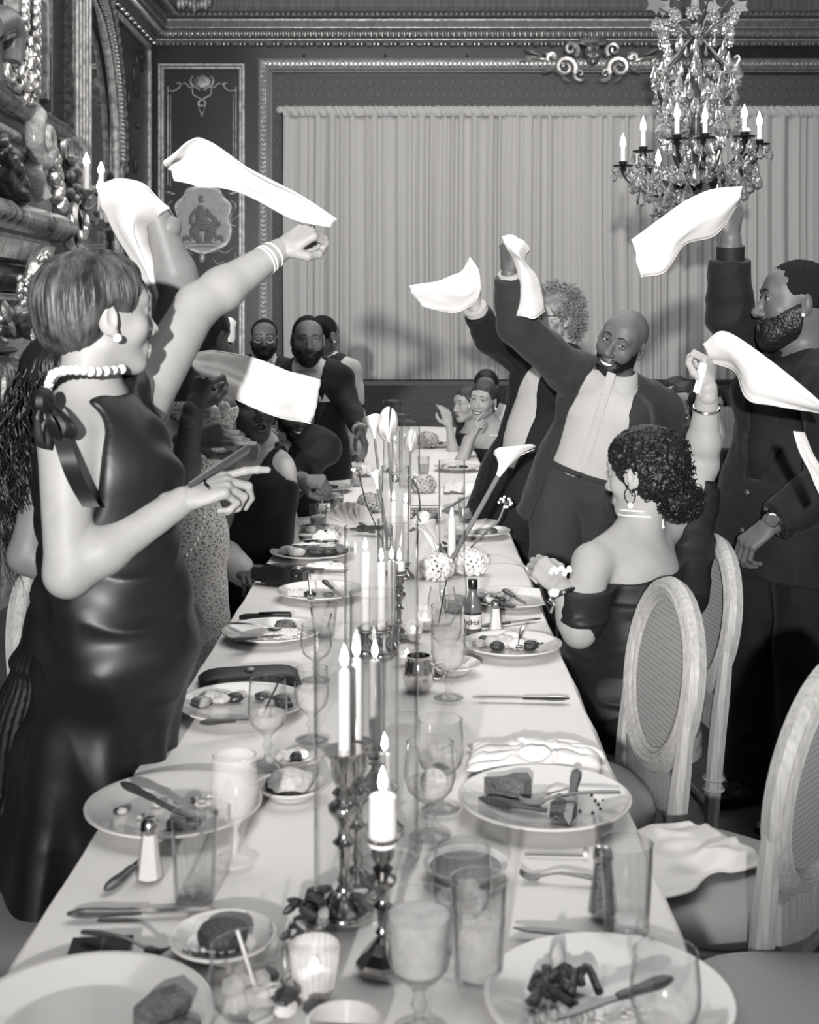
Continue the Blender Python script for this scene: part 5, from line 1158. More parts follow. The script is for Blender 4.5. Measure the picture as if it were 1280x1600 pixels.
for lb, px, py, sd in (('goblet with a lemon slice behind the right steak plate', 688, 1268, 1), ('goblet left of the crumpled satin napkin with melting ice', 672, 1312, 2)):
    g = thing('goblet', lb, 'glass', put(px, py)); goblet(g, .16, .043, .35, 'glass_thin', 'glass_frost')
    b = MB().lathe([(.001, -.002), (.022, -.002), (.023, 0), (.022, .002), (.001, .002)], 22)
    b.v[0] = b.v[0]@np.array(Matrix.Rotation(.9, 3, 'X')).T+np.array([.006, -.006, .095]); b.build('lemon_slice', 'bread', g)
    ice(g, .085, .014, 3, sd+8)
o = dish('plate with a steak end, green beans and crossed cutlery at right', 851, 1266, .305)
slab(o, [(-.105, .035), (-.07, .04), (-.05, .055), (-.025, .06), (-.02, .03), (-.035, .015), (-.07, .02)], .012, .03, 'meat', 'steak_end', 4)
for i in range(7):
    a = np.array([-.115+.006*i, .005-.006*i, .014]); MB().tube(bez([a, a+np.array([.03, -.012, .006]), a+np.array([.055+.004*i, -.02+.004*(i % 3), .002])], 8), .004, 6).build('green_bean', 'leaf_dark', o)
slab(o, [(.0, -.085), (.035, -.09), (.05, -.06), (.02, -.03), (.005, -.05)], .012, .018, 'meat_dark', 'charred_end', 6); blob(o, (.03, .045, .014), (.022, .015, .008), 'rice', 'mash', 3)
for i in range(9): blob(o, (.07+rnd.uniform(-.03, .04), rnd.uniform(-.05, .04), .010), .003, 'meat_dark', 'crumb', i)
span(cutlery_knife, 'steak knife lying lengthwise on the right steak plate', (902, 1212), (886, 1300), .034, .018, 'steak_knife', m2='steel_dark'); span(cutlery_fork, 'fork across the rim of the right steak plate', (970, 1246), (812, 1262), .036, .024, 'fork', m='steel_dark')
pk = thing('cocktail_pick', 'thin cocktail pick with a bead lying on the cloth', 'pick', put(866, 1340)); MB().tube([T(820, 1338)+[0, 0, .003], T(866, 1340)+[0, 0, .004], T(912, 1341)+[0, 0, .004]], .0012, 5).build('shaft', 'steel', pk, local=False); MB().ell(T(915, 1341)+[0, 0, .006], .005, 8, 6).build('bead', 'pearl', pk, local=False)
span(cutlery_fork, 'fork lying on the cloth left of the pepper shaker', (938, 1384), (812, 1376), .0, .0, 'fork', m='steel_dark')
span(cutlery_knife, 'table knife lying below the empty right tumbler', (1022, 1484), (802, 1462), 0, 0, 'knife', kind='table', m1='steel', m2='steel_dark')
o = dish('nearest plate at lower right with charred meat and a steak knife', 950, 1585, .31)
for i in range(9):
    a = rnd.uniform(0, 6.28); p = np.array([-.06+.035*math.cos(a), .02+.02*math.sin(a), .018]); MB().tube(bez([p, p+np.array([.02*math.sin(i), .015, .012]), p+np.array([.03*math.sin(i*2), -.02, -.002])], 8), .006, 6).build('charred_strip', 'meat_dark', o)
blob(o, (-.055, .07, .03), (.011, .016, .022), 'bread', 'onion', 2, .2); rice(o, (.03, -.05), .05, 200, 12); blob(o, (.03, -.05, .012), (.045, .035, .011), 'rice', 'rice_bed', 9)
for i in range(6): blob(o, (-.1+.015*i, -.05+.01*(i % 3), .014), .006, 'food_mid', 'crumb', i)
span(cutlery_knife, 'wooden handled steak knife on the nearest right plate', (1052, 1542), (870, 1605), .04, .022, 'steak_knife', m2='steel_dark')
# blurred foreground glasses
g = thing('goblet', 'goblet full of cloudy juice nearest the camera', 'glass', put(655, 1622)); goblet(g, .165, .041, .80, 'glass_thin', 'drink_pale', rim=.98)
g = thing('wine_glass', 'clear wine glass behind the goblet of juice', 'glass', put(722, 1508)); goblet(g, .155, .041, .3, 'glass_thin', 'glass_frost'); ice(g, .08, .014, 3, 5)
g = thing('tumbler', 'tall clear tumbler with ice right of the juice goblet', 'glass', put(748, 1540)); tumbler(g, .135, .037, .03, .55, 'glass_thin', 'glass_frost'); ice(g, .06, .015, 5, 9)
o = thing('butter_dish', 'dark shallow bowl behind the clear wine glasses', 'bowl', put(728, 1372)); MB().lathe([(.001, .002), (.045, .002), (.064, .018), (.066, .022), (.063, .022), (.045, .008), (.001, .008)], 30).build('bowl', 'china', o); MB().lathe([(.001, .009), (.046, .009), (.056, .016), (.001, .017)], 26).build('sauce', 'sauce', o)
g = thing('stemless_glass', 'broad glass with ice and a pick in front of the cake plate', 'glass', put(388, 1590)); MB().lathe_open([(.001, .002), (.03, .002), (.044, .02), (.049, .05), (.046, .085)], 30).build('bowl', 'glass_thin', g, 80); ice(g, .02, .022, 7, 4); straw(g, (.01, .0, .03), (-.015, .01, .10), 'paper'); MB().tube([(.046*math.cos(a), .046*math.sin(a), .085) for a in np.linspace(0, 6.283, 29)[:-1]], .0013, 5, closed=True).build('rim', 'glass_clear', g)
g = thing('wine_glass', 'rim of a wine glass at the lower right corner of the table', 'glass', put(1040, 1700)); goblet(g, .15, .04, .2, 'glass_thin', 'glass_frost')
o = thing('bread_dish', 'pale cup at the bottom middle of the table', 'dish', put(538, 1640)); MB().lathe([(.001, .003), (.03, .003), (.043, .02), (.045, .032), (.042, .032), (.03, .008), (.001, .008)], 30).build('bowl', 'china', o)
o = thing('flower_sprig', 'grey crushed blossoms at the bottom left of the big candlestick', 'flowers', put(450, 1580))
for i in range(16): MB().ell((rnd.uniform(-.04, .04), rnd.uniform(-.04, .04), .01+.02*rnd.random()), (.018, .012, .005), 8, 5, frame((rnd.uniform(-1, 1), rnd.uniform(-1, 1), .6), (0, .2, 1))).build('petal', ('leaf_dark', 'petal_grey', 'petal')[i % 3], o)

# ---------------------------------------------------------------- chairs
def make_chair():
    o = thing('dining_chair', 'x', 'chair'); zs_ = .44; wb = .225
    # oval back leaning backwards (front of the chair is +y)
    bc = np.array([0, -.258, .752]); tl = .15; BX, BZ = .205, .212
    Fz = np.array([0, -math.sin(tl), math.cos(tl)]); Fy = np.array([0, math.cos(tl), math.sin(tl)])
    ring = lambda s, dy, n=44: np.array([bc+np.array([1, 0, 0])*BX*s*math.cos(a)+Fz*BZ*s*math.sin(a)+Fy*dy for a in np.linspace(0, 2*math.pi, n+1)[:-1]])
    MB().tube(ring(1.0, 0), .026, 8, closed=True).build('oval_frame', 'chair_wood', o)
    for s, dy, r in ((.93, .018, .006), (.99, .022, .0065), (1.05, .018, .006), (.87, .008, .007), (.96, -.022, .006), (1.04, -.020, .006)):
        MB().tube(ring(s, dy), r, 6, closed=True).build('reeded_moulding', 'chair_wood', o)
    pts_ = ring(.88, 0, 40); mbx = MB().add(np.vstack([pts_, [bc]]), [(i, (i+1) % 40, 40) for i in range(40)])
    mbx.add(np.vstack([pts_-Fy*.006, [bc-Fy*.006]]), [((i+1) % 40, i, 40) for i in range(40)]); mbx.build('cane_panel', 'cane', o, 0)
    for sx in (-1, 1):
        c = bez([np.array([sx*.185, -.20, .0]), (sx*.19, -.205, .22), (sx*.197, -.222, .46), (sx*.203, -.238, .62), (sx*.2, -.252, .76)], 20)
        MB().tube(c, np.interp(np.linspace(0, 1, 20), [0, .15, .3, .6, 1], [.014, .019, .024, .025, .016]), 8).build('rear_leg', 'chair_wood', o)
        for z in (.30, .33): MB().tube([(sx*.192+.027*math.cos(a), -.211+.027*math.sin(a), z) for a in np.linspace(0, 6.283, 17)[:-1]], .005, 5, closed=True).build('leg_collar', 'chair_wood', o)
        MB().lathe([(.001, 0), (.013, .003), (.017, .03), (.014, .06), (.016, .065), (.022, .26), (.024, .34), (.030, .345), (.030, .36), (.026, .365), (.03, .375), (.03, .42)], 12, (sx*.205, .20, 0)).build('front_leg', 'chair_wood', o)
        MB().tube([(sx*.192, -.205, .20), (sx*.2, 0, .20), (sx*.205, .20, .20)], .011, 8).build('side_stretcher', 'chair_wood', o)
    MB().tube([(-.19, -.205, .235), (0, -.205, .235), (.19, -.205, .235)], .014, 8).build('rear_stretcher', 'chair_wood', o)
    oval = lambda s: [np.array([s*(.235+.012*math.sin(a))*np.sign(math.cos(a))*abs(math.cos(a))**.75, .005+s*.225*np.sign(math.sin(a))*abs(math.sin(a))**.75]) for a in np.linspace(0, 2*math.pi, 41)[:-1]]
    def loft(rings): # list of (scale, z)
        v = np.array([[*p, z] for s, z in rings for p in oval(s)]); n = 40; m = len(rings)
        return MB().add(v, [(i*n+j, i*n+(j+1) % n, (i+1)*n+(j+1) % n, (i+1)*n+j) for i in range(m-1) for j in range(n)]+[tuple(range(n))[::-1], tuple((m-1)*n+j for j in range(n))])
    loft([(.98, .37), (1, .375), (1, .39), (.985, .393), (.985, .41), (1, .413), (1, .43), (.97, .435)]).build('seat_rail', 'chair_wood', o, 30)
    loft([(.93, .434), (.985, .445), (.99, .465), (.95, .485), (.8, .497), (.5, .503), (.1, .505)]).build('seat_cushion', 'seat_cloth', o, 180)
    MB().box((0, -.235, .50), (.34, .03, .10)).build('back_rail', 'chair_wood', o, 0)
    return o
m, nt, b_ = newmat('cane'); N = nt.nodes.new; L_ = nt.links.new
tc = N('ShaderNodeTexCoord'); mp = N('ShaderNodeMapping'); mp.inputs['Scale'].default_value = (1, 1, 1); L_(tc.outputs['Object'], mp.inputs[0])
ck = []
for ax in ('X', 'Z'):
    w_ = N('ShaderNodeTexWave'); w_.bands_direction = ax; w_.inputs['Scale'].default_value = 26; L_(mp.outputs[0], w_.inputs[0]); ck.append(w_.outputs[1])
mu = N('ShaderNodeMath'); mu.operation = 'MULTIPLY'; L_(ck[0], mu.inputs[0]); L_(ck[1], mu.inputs[1]); r_ = N('ShaderNodeValToRGB'); e = r_.color_ramp.elements
e[0].position = .35; e[0].color = g3(.46); e[1].position = .75; e[1].color = g3(.20); L_(mu.outputs[0], r_.inputs[0]); L_(r_.outputs[0], b_.inputs[0]); b_.inputs['Roughness'].default_value = .6
def place(label, x, y, face, first=[None]):
    rz = math.atan2(face[1], face[0])-math.pi/2
    if first[0] is None: first[0] = make_chair(); o = first[0]; o.location = (x, y, 0); o.rotation_euler = (0, 0, rz); o['label'] = label; o['group'] = 'oval backed dining chairs'; return o
    return dup(first[0], label, (x, y, 0), rz, 'oval backed dining chairs')
place('oval cane backed chair with its back to us, in front of the pair', .345, 3.05, (-1, -.15))
place('oval cane backed chair under the hand of the man in black', .60, 3.70, (-1, -.12))
place('pale chair with a satin napkin on its seat, its post curving off the right edge', .585, 2.58, (-.76, .65))
place('chair seat in shadow at the lower right corner', .66, 2.03, (-1, 0))
place('chair at the lower left corner showing only its grey seat', -.86, 2.46, (1, 0))
place('oval cane backed chair at the left edge behind the pleated skirt', -.715, 3.24, (1, .0))
place('oval cane backed chair behind the lace dress', -.50, 4.36, (1, .2))
place('chair of the laughing man in the black vest', -.70, 4.84, (1, .1))
napkin_on = thing('satin_napkin', 'satin napkin spread over the chair seat at the right', 'napkin', (.58, 2.58, .507))
n = 40; u = np.linspace(-1, 1, n); A, B = np.meshgrid(u, u, indexing='ij'); q = np.stack([A*2, B*2, 0*A], -1).reshape(-1, 3)
G = np.zeros((n, n, 3)); ca, sa = math.cos(.5), math.sin(.5)
x = A*.16+.02*vnoise(q, 3).reshape(n, n); y = B*.13+.02*vnoise(q+4, 5).reshape(n, n)
fold = (1-np.abs(vnoise(q*np.array([.6, 1.5, 1])+2, 8))).reshape(n, n)
G[..., 0] = ca*x-sa*y-.06; G[..., 1] = sa*x+ca*y-.0; rr = np.hypot(G[..., 0], G[..., 1])
G[..., 2] = .006+.03*np.clip(fold, 0, 1)*np.clip(1.2-rr/.2, .15, 1)-.25*np.clip(rr-.21, 0, 1)
MB().sheet(G, .002).build('cloth', 'satin_white', napkin_on, 180)
# ================================================================ PEOPLE
EYE_X, EYE_Y, EYE_Z = .031, .0735, .010
class Fig:
    def __init__(s, label, origin, skin='skin_mid', res=.006, hres=.003):
        s.o = thing('person', label, 'person', origin); s.skin = skin; s.res = res; s.hres = hres
        s.B = SDF(); s.chunks = []; s.later = []
    def part(s, name, v, f, m, parent=None, label=None, kind=None): return raw_mesh(name, v, f, m, parent or s.o, True, label, kind)
    # ---------------- head
    def head(s, c, f, u, sc=1.0, fem=False, mouth='closed', hair=None, hair_m='hair_black', beard=None, glasses=None, brow_m='hair_black', gaze=(0, 1, 0), earring=None, neck=None, neck_r=None, lip=None, face=True, fat=0.0, lid=.0046):
        c = np.asarray(c, float); R = frame(f, u); s.hc, s.hR, s.hs = c, R, sc
        W = lambda p: np.asarray(p, float)@R.T*sc+c
        Lc = lambda p: ((np.asarray(p, float)-c)@R)/sc
        s.W, s.Lc = W, Lc
        jw = .93 if fem else 1.0; S = SDF(); fa = fat
        S.ell((0, -.018, .034), (.0765, .096, .086), k=.02)
        S.ell((0, .028, -.018), (.066*jw+fa, .060, .082), k=.025)
        S.cone((0, .0, -.055), (0, .045, -.083), .052*jw+fa, .034*jw+fa, .02)
        for e in (-1, 1):
            S.cone((e*.050*jw, -.008, -.052), (e*.020*jw, .060, -.094), .019+fa*.5, .017+fa*.5, .02)
            S.ell((e*.040*jw, .056, -.024), (.024+fa*.6, .022, .024), k=.018)
        S.ell((0, .066, -.098), (.018 if fem else .022, .016, .014), k=.016)
        S.cone((-.036, .070, .030), (.036, .070, .030), .014, .014, .014); S.ell((0, .046, .048), (.056, .029, .040), k=.03)
        S.ell((0, .074, -.066), (.028, .018, .020), k=.014)
        S.chain([(0, .080, .016), (0, .092, -.010), (0, .104, -.030)], [.0085, .0095, .0125 if fem else .0145], .008)
        for e in (-1, 1):
            S.ell((e*.013, .092, -.035), (.0095, .012, .0085), k=.007)
            S.ell((e*EYE_X, .099, EYE_Z+.001), (.019, .016, .013), k=.010, op='-')
            if face:
                S.ell((e*EYE_X, EYE_Y, EYE_Z), .0142, k=.006); S.ell((e*EYE_X, EYE_Y+.012, EYE_Z-.0005), (.0125, .012, lid), k=.002, op='-')
            S.ell((e*.0055, .112, -.040), (.0035, .006, .0028), k=.002, op='-')
            E = np.column_stack([nrm((1, .45*e*-1, 0)), nrm((.45*e, 1, 0)), (0, 0, 1)])
            S.ell((e*.080, -.016, -.004), (.007, .019, .031), E, k=.006); S.ell((e*.0885, -.010, .0), (.0045, .009, .017), E, k=.004, op='-')
            S.ell((e*.079, -.006, -.029), (.006, .009, .010), E, k=.005)
        if mouth == 'open': S.ell((0, .092, -.072), (.018, .022, .0135), k=.004, op='-')
        elif mouth == 'smile':
            S.ell((0, .104, -.0705), (.018, .016, .0070), k=.002, op='-')
            for e in (-1, 1): S.ell((e*.015, .100, -.0680), (.014, .016, .0058), np.column_stack([nrm((1, 0, e*.30)), (0, 1, 0), nrm((-e*.30, 0, 1))]), k=.002, op='-')
        nr = neck_r or (.047 if fem else .058)
        nb = Lc(neck) if neck is not None else np.array([0, -.03, -.2])
        S.cone((0, -.028, -.05), nb, nr/sc, nr*1.08/sc, .025)
        v, q = S.mesh(s.hres/sc, lo=[-.2, -.2, -.172], hi=[.2, .2, .3]); s.chunks.append((W(v), q))
        s.B.cone(W((0, -.028, -.06)), neck if neck is not None else W(nb), nr*.995, nr*1.08, .03)
        bv = BVHTree.FromPolygons([tuple(x) for x in v], [tuple(x) for x in q])
        def pj(x, z, off=.0, d=(0, -1, 0), y0=.3):
            h = bv.ray_cast(Vector((x, y0, z)), Vector(d))[0]; return np.array([x, (h[1] if h is not None else .06)+off, z])
        def put(name, mb, m, parent=None, label=None, kind=None, sm=60): mb.xf(np.block([[R*sc, c[:, None]], [np.zeros((1, 3)), np.ones((1, 1))]])); return mb.build(name, m, parent or s.o, sm, label=label, kind=kind, local=False)
        s.put, s.pj = put, pj
        if face:
            for e in (-1, 1):
                ec = np.array([e*EYE_X, EYE_Y, EYE_Z]); ey = put('eye', MB().ell(ec, .0124, 14, 10), 'eye_white')
                g_ = nrm(gaze); put('iris', MB().ell(ec+g_*.0085, (.0058, .0058, .0058), 12, 8), 'iris', ey)
                b = [pj(e*x, z, .0012) for x, z in ((.013, .031), (.024, .036), (.036, .036), (.047, .029))]
                put('eyebrow', MB().tube(bez(b, 12), np.interp(np.linspace(0, 1, 12), [0, .3, 1], [.0024, .0034, .0012] if not fem else [.0022, .003, .001]), 6), brow_m)
                lash = [pj(e*x, z, .001) for x, z in ((.019, EYE_Z+.003), (.026, EYE_Z+lid+.001), (.034, EYE_Z+lid+.0012), (.044, EYE_Z+.002))]
                put('eyelashes', MB().tube(bez(lash, 10), .0014 if fem else .0010, 5), 'hair_black')
        lm = lip or ('lip_dark' if s.skin in ('skin_brown', 'skin_deep') else 'lip')
        if mouth == 'closed':
            up = [pj(x, z, .0008) for x, z in ((-.024, -.0675), (-.012, -.0650), (0, -.0660), (.012, -.0650), (.024, -.0675))]; lo_ = [pj(x, z, .0008) for x, z in ((-.023, -.069), (-.011, -.0735), (0, -.0750), (.011, -.0735), (.023, -.069))]
            put('upper_lip', MB().tube(bez(up, 14), np.interp(np.linspace(0, 1, 14), [0, .4, .6, 1], [.001, .0036, .0036, .001]), 7), lm); put('lower_lip', MB().tube(bez(lo_, 14), np.interp(np.linspace(0, 1, 14), [0, .4, .6, 1], [.001, .0044, .0044, .001]), 7), lm)
        else:
            if mouth == 'smile': ring = [(-.030, -.0605), (-.015, -.0625), (0, -.0632), (.015, -.0625), (.030, -.0605), (.018, -.0740), (0, -.0785), (-.018, -.0740)]
            else: ring = [(-.021, -.070), (-.012, -.0605), (0, -.0590), (.012, -.0605), (.021, -.070), (.013, -.0835), (0, -.0870), (-.013, -.0835)]
            pts_ = np.array([pj(x*1.0, z, .0008) for x, z in ring]); pts_[:, 1] = np.maximum(pts_[:, 1], .083-1.6*np.abs(pts_[:, 0])**1.5*10)
            cl_ = np.vstack([bez(np.vstack([pts_, pts_[:1]]), 40)[:-1]]); put('lips', MB().tube(cl_, .0033 if mouth == 'smile' else .0045, 6, closed=True), lm)
            if mouth == 'open': put('mouth_cavity', MB().ell((0, .078, -.073), (.020, .012, .014), 12, 8), 'mouth')
            tz, tw, th = (-.0695, .026, .0105) if mouth == 'smile' else (-.0645, .016, .006)
            G = np.array([[(x, .0925-17*x*x if mouth == 'smile' else .084-14*x*x, tz+th*(t-.5)+(9*x*x if mouth == 'smile' else 0)) for t in np.linspace(0, 1, 4)] for x in np.linspace(-tw, tw, 13)]); put('teeth', MB().sheet(G, .002), 'teeth')
        # facial hair
        if beard:
            t = beard; D = SDF()
            D.ell((0, .028, -.018), (.066*jw+fa+t*.5, .060+t*.4, .082+t), k=.02); D.cone((0, .0, -.055), (0, .045, -.083), .052*jw+fa+t, .034+fa+t, .02)
            for e in (-1, 1): D.cone((e*.050*jw, -.008, -.052), (e*.020*jw, .060, -.094), .019+t+fa*.5, .018+t*1.1+fa*.5, .02); D.cone((e*.058, -.004, -.02), (e*.05, .0, -.06), .012+t, .016+t, .012)
            D.ell((0, .066, -.098-t*.5), (.022+t, .016+t, .016+t*1.6), k=.016); D.ell((0, .074, -.066), (.030+t, .018+t*.7, .022), k=.012)
            D.cut((0, .088, -.051), (0, .50, .87), .006); D.cut((0, -.012, 0), (0, -1, -.1), .006)
            D.box((0, .108, -.0695), (.035 if mouth == 'smile' else .024, .045, .0125 if mouth == 'smile' else (.0095 if mouth != 'open' else .016)), rd=.009, k=.003, op='-')
            bv_, bq = D.mesh(s.hres/sc); bv_ = wrinkle(bv_, bq, .0010+t*.07, 170, 3); s.part('beard', W(bv_), bq, s.beard_m if hasattr(s, 'beard_m') else 'hair_black')
        # glasses
        if glasses:
            for e in (-1, 1):
                cc = np.array([e*.033, .100, .006]); put('lens_rim', MB().tube([cc+np.array([.026*math.cos(a), -.008*abs(math.cos(a))*(1 if math.cos(a)*e > 0 else 0), .020*math.sin(a)]) for a in np.linspace(0, 6.283, 25)[:-1]], .0016, 5, closed=True), glasses)
                put('lens', MB().ell(cc, (.025, .0008, .019), 16, 4), 'glass_clear'); put('temple', MB().tube([(e*.059, .092, .012), (e*.074, .05, .012), (e*.083, -.01, .010)], .0018, 5), glasses)
            put('bridge', MB().tube([(-.008, .104, .010), (0, .107, .013), (.008, .104, .010)], .0016, 5), glasses)
        for e in (-1, 1):
            if earring == 'stud': put('earring', MB().ell((e*.088, -.004, -.034), .0055, 10, 7), 'pearl')
            elif earring == 'pearl': put('earring', MB().ell((e*.089, -.003, -.040), .0085, 12, 8), 'pearl')
            elif earring == 'drop':
                er = put('earring', MB().tube([np.array([e*.088, -.004+.016*math.sin(a), -.052+.022*math.cos(a)]) for a in np.linspace(0.4, 5.6, 18)], .0018, 5), 'steel'); put('pearl_drop', MB().ell((e*.089, -.004, -.080), .0095, 12, 8), 'pearl', er)
        if hair: s.hair(hair, hair_m)
    # ---------------- hair
    def cap(s, t, line, nape=-.055, back=0.0):
        D = SDF(); D.ell((0, -.018-back*.5, .034), (.0765+t, .096+t+back, .086+t), k=.02); D.ell((0, -.055, -.02), (.062+t, .055+t, .06+t), k=.02)
        D.cut((0, line[0], line[1]), nrm((0, line[2], -line[3])), .008); D.cut((0, 0, nape), (0, 0, -1), .01)
        for e in (-1, 1): D.ell((e*.085, .0, -.01), (.03, .032, .036), k=.01, op='-')
        return D
    def curls(s, pts, nor, r, n_turn, rad, seed, m, name='hair'):
        q = random.Random(seed); b = MB()
        for p, nn in zip(pts, nor):
            d = nrm(nn+np.array([q.uniform(-.7, .7), q.uniform(-.7, .7), q.uniform(-.9, .3)])); e1 = nrm(np.cross(d, (.3, .5, .8))); e2 = np.cross(d, e1); ph = q.random()*6
            L = rad*2.2; c = [p+d*L*t+r*(e1*math.cos(ph+n_turn*6.28*t)+e2*math.sin(ph+n_turn*6.28*t)) for t in np.linspace(0, 1, 9)]
            b.tube(c, [.0022, .0026, .0026, .0026, .0026, .0024, .002, .0016, .001], 4, cap=False)
        return s.put(name, b, m, kind='stuff')
    def strands(s, roots, dirs, L, m, r=.0011, grav=.9, seed=1, seg=7, lift=.0):
        pass
    def hair(s, kind, m):
        if kind == 'fade' and m == 'hair_black': m = 'hair_buzz'
        if kind == 'buzz': v, q = s.cap(.0022, (.068, .072, .90, .43), -.05).mesh(s.hres/s.hs); v = wrinkle(v, q, .0005, 200, 3); s.part('hair', s.W(v), q, m)
        elif kind == 'fade': v, q = s.cap(.0045, (.064, .070, .80, .60), -.012).mesh(s.hres/s.hs); v = wrinkle(v, q, .0016, 70, 3, (1, 1, .6)); s.part('hair', s.W(v), q, m)
        elif kind == 'short': v, q = s.cap(.013, (.066, .066, .86, .5), -.06).mesh(s.hres/s.hs); v = wrinkle(v, q, .003, 90, 3); s.part('hair', s.W(v), q, m)
        elif kind in ('sleek_bun', 'long', 'updo'):
            D = s.cap(.011, (.072, .066, .74, .67), -.075)
            if kind == 'sleek_bun': D.ell((0, -.115, -.035), (.055, .045, .055), k=.025)
            if kind == 'updo': D.ell((0, -.10, .01), (.065, .055, .06), k=.03)
            if kind == 'long':
                for e in (-1, 1): D.chain([(e*.06, -.03, .02), (e*.085, -.03, -.08), (e*.085, -.01, -.19), (e*.08, .02, -.28)], [.03, .032, .04, .028], .03)
                D.chain([(0, -.09, 0), (0, -.11, -.12), (0, -.10, -.25)], [.06, .07, .05], .03)
            v, q = D.mesh(s.hres/s.hs); v = wrinkle(v, q, .0018, 70, 5, (1, .35, .25)); s.part('hair', s.W(v), q, m)
        elif kind == 'bowl':   # cropped smooth pixie cut with a rounded outline and combed strands
            D = SDF(); D.ell((0, -.020, .040), (.092, .116, .092), k=.02); D.ell((0, -.060, -.012), (.076, .066, .062), k=.03)
            D.cut((0, .052, .030), nrm((0, .92, -.40)), .02); D.cut((0, -.02, -.048), nrm((0, .30, -1)), .014)
            for e in (-1, 1): D.ell((e*.10, .006, -.022), (.045, .040, .040), k=.02, op='-')
            v, q = D.mesh(.003); n = vnormals(v, q); crown = np.array([.0, -.055, .135]); d = v-crown; az = np.arctan2(d[:, 0], d[:, 1]); rr = np.linalg.norm(d, axis=1)
            p = np.stack([np.cos(az)*9, np.sin(az)*9, rr*6], 1); h = vnoise(p*1.5, 4)*.5+vnoise(p*3.7, 5)*.35+vnoise(p*8, 6)*.25
            v = v+n*(h*.0042)[:, None]; s.part('hair', s.W(v), q, 'hair_streak')
            b = MB(); Q = random.Random(9); bvh = BVHTree.FromPolygons([tuple(x) for x in v], [tuple(x) for x in q])
            for i in range(900):
                a = Q.uniform(0, 6.283); L = Q.uniform(.06, .2); t0 = Q.uniform(.012, .10); c = []; dr = np.array([math.sin(a), math.cos(a), 0]); w = Q.uniform(-.35, .35); lift = Q.uniform(.0, .0025)
                for t in np.linspace(t0, t0+L*.6, 9):
                    e = nrm(dr*math.sin(t/.105)+np.array([.0, 0, 1])*math.cos(t/.105)+np.cross((0, 0, 1), dr)*w*t*4); hit = bvh.ray_cast(Vector(crown*.25+e*.4), Vector(-e))[0]
                    if hit is None: break
                    c.append(np.array(hit)+e*lift)
                if len(c) > 4 and max(np.linalg.norm(np.diff(c, axis=0), axis=1)) < .03: b.tube(c, np.linspace(.0011, .0004, len(c)), 4, cap=False)
            s.put('hair_strands', b, 'hair_streak', kind='stuff')
        elif kind == 'curly_short':
            D = s.cap(.012, (.072, .058, .80, .60), -.09); v, q = D.mesh(.006/s.hs); s.part('scalp_hair', s.W(v), q, m); n = vnormals(v, q); r = np.random.RandomState(4); i = r.choice(np.where(~((v[:, 1] > .035) & (v[:, 2] < .10)))[0], 560)
            s.curls(v[i], n[i], .007, 1.6, .017, 5, m)
        elif kind == 'curly_back':   # tight waves drawn back to a low knot
            D = s.cap(.016, (.070, .050, .86, .52), -.065, .006); D.ell((.0, -.112, -.072), (.058, .046, .044), k=.012)
            v, q = D.mesh(.0032/s.hs); n = vnormals(v, q); w = 1-2*np.abs(vnoise(v*np.array([70, 70, 95]), 3)); w2 = 1-2*np.abs(vnoise(v*150+3, 4)); v = v+n*(.0042*w+.002*w2)[:, None]; s.part('hair', s.W(v), q, m)
            bun = np.linalg.norm((v-np.array([0, -.112, -.072]))/np.array([.064, .052, .05]), axis=1) < 1.25; r = np.random.RandomState(3); i = r.choice(np.where(bun)[0], 150); s.curls(v[i], n[i], .006, 1.3, .010, 6, m, 'hair_knot'); i = r.choice(len(v), 420); s.curls(v[i]-n[i]*.004, n[i]*.3+np.array([0, -1, -.4]), .005, 1.6, .010, 8, m, 'hair_waves')
        elif kind == 'curly_long':
            D = s.cap(.018, (.066, .066, .80, .60), -.10); v, q = D.mesh(.008); s.part('scalp_hair', s.W(v), q, m); b = MB(); Q = random.Random(2)
            for i in range(340):
                a = Q.uniform(1.2, 5.1); p0 = np.array([.085*math.sin(a), -.02+.09*math.cos(a), Q.uniform(-.02, .09)]); L = Q.uniform(.28, .46); r0 = Q.uniform(.004, .008); tn = Q.uniform(4, 6.5); ph = Q.random()*6; out = np.array([.05*math.sin(a), .06*math.cos(a)-.03, 0])
                c = [p0+out*min(1, t*2.2)+np.array([0, 0, -L*t])+r0*min(1, 4*t+.2)*np.array([math.cos(ph+6.28*tn*t), math.sin(ph+6.28*tn*t), 0]) for t in np.linspace(0, 1, 44)]
                b.tube(c, np.interp(np.linspace(0, 1, 44), [0, .8, 1], [.0018, .0016, .0006]), 4, cap=False)
            s.put('hair', b, m, kind='stuff')
    # ---------------- hands: wrist, pointing direction, back-of-hand normal, +1 right / -1 left
    def hand(s, wr, d, back, side, curl=.35, thumb=.4, sc=1.0, fingers=None, spread=1.0, fore=None, wr_r=.025):
        wr = np.asarray(wr, float); R = frame(d, back)*sc; S = SDF(); sd = -side   # thumb at local x = sd
        bx_ = [.026*sd, .009*sd, -.009*sd, -.026*sd]; ln = [(.044, .026, .022), (.048, .030, .024), (.045, .028, .023), (.036, .021, .020)]; ky = [.088, .092, .088, .080]; rr = [.0088, .0092, .0087, .0076]
        S.ell((0, .045, 0), (.036, .046, .0125), k=.012); S.cone((0, -.03, 0), (0, .02, 0), wr_r/sc, .022, .02)
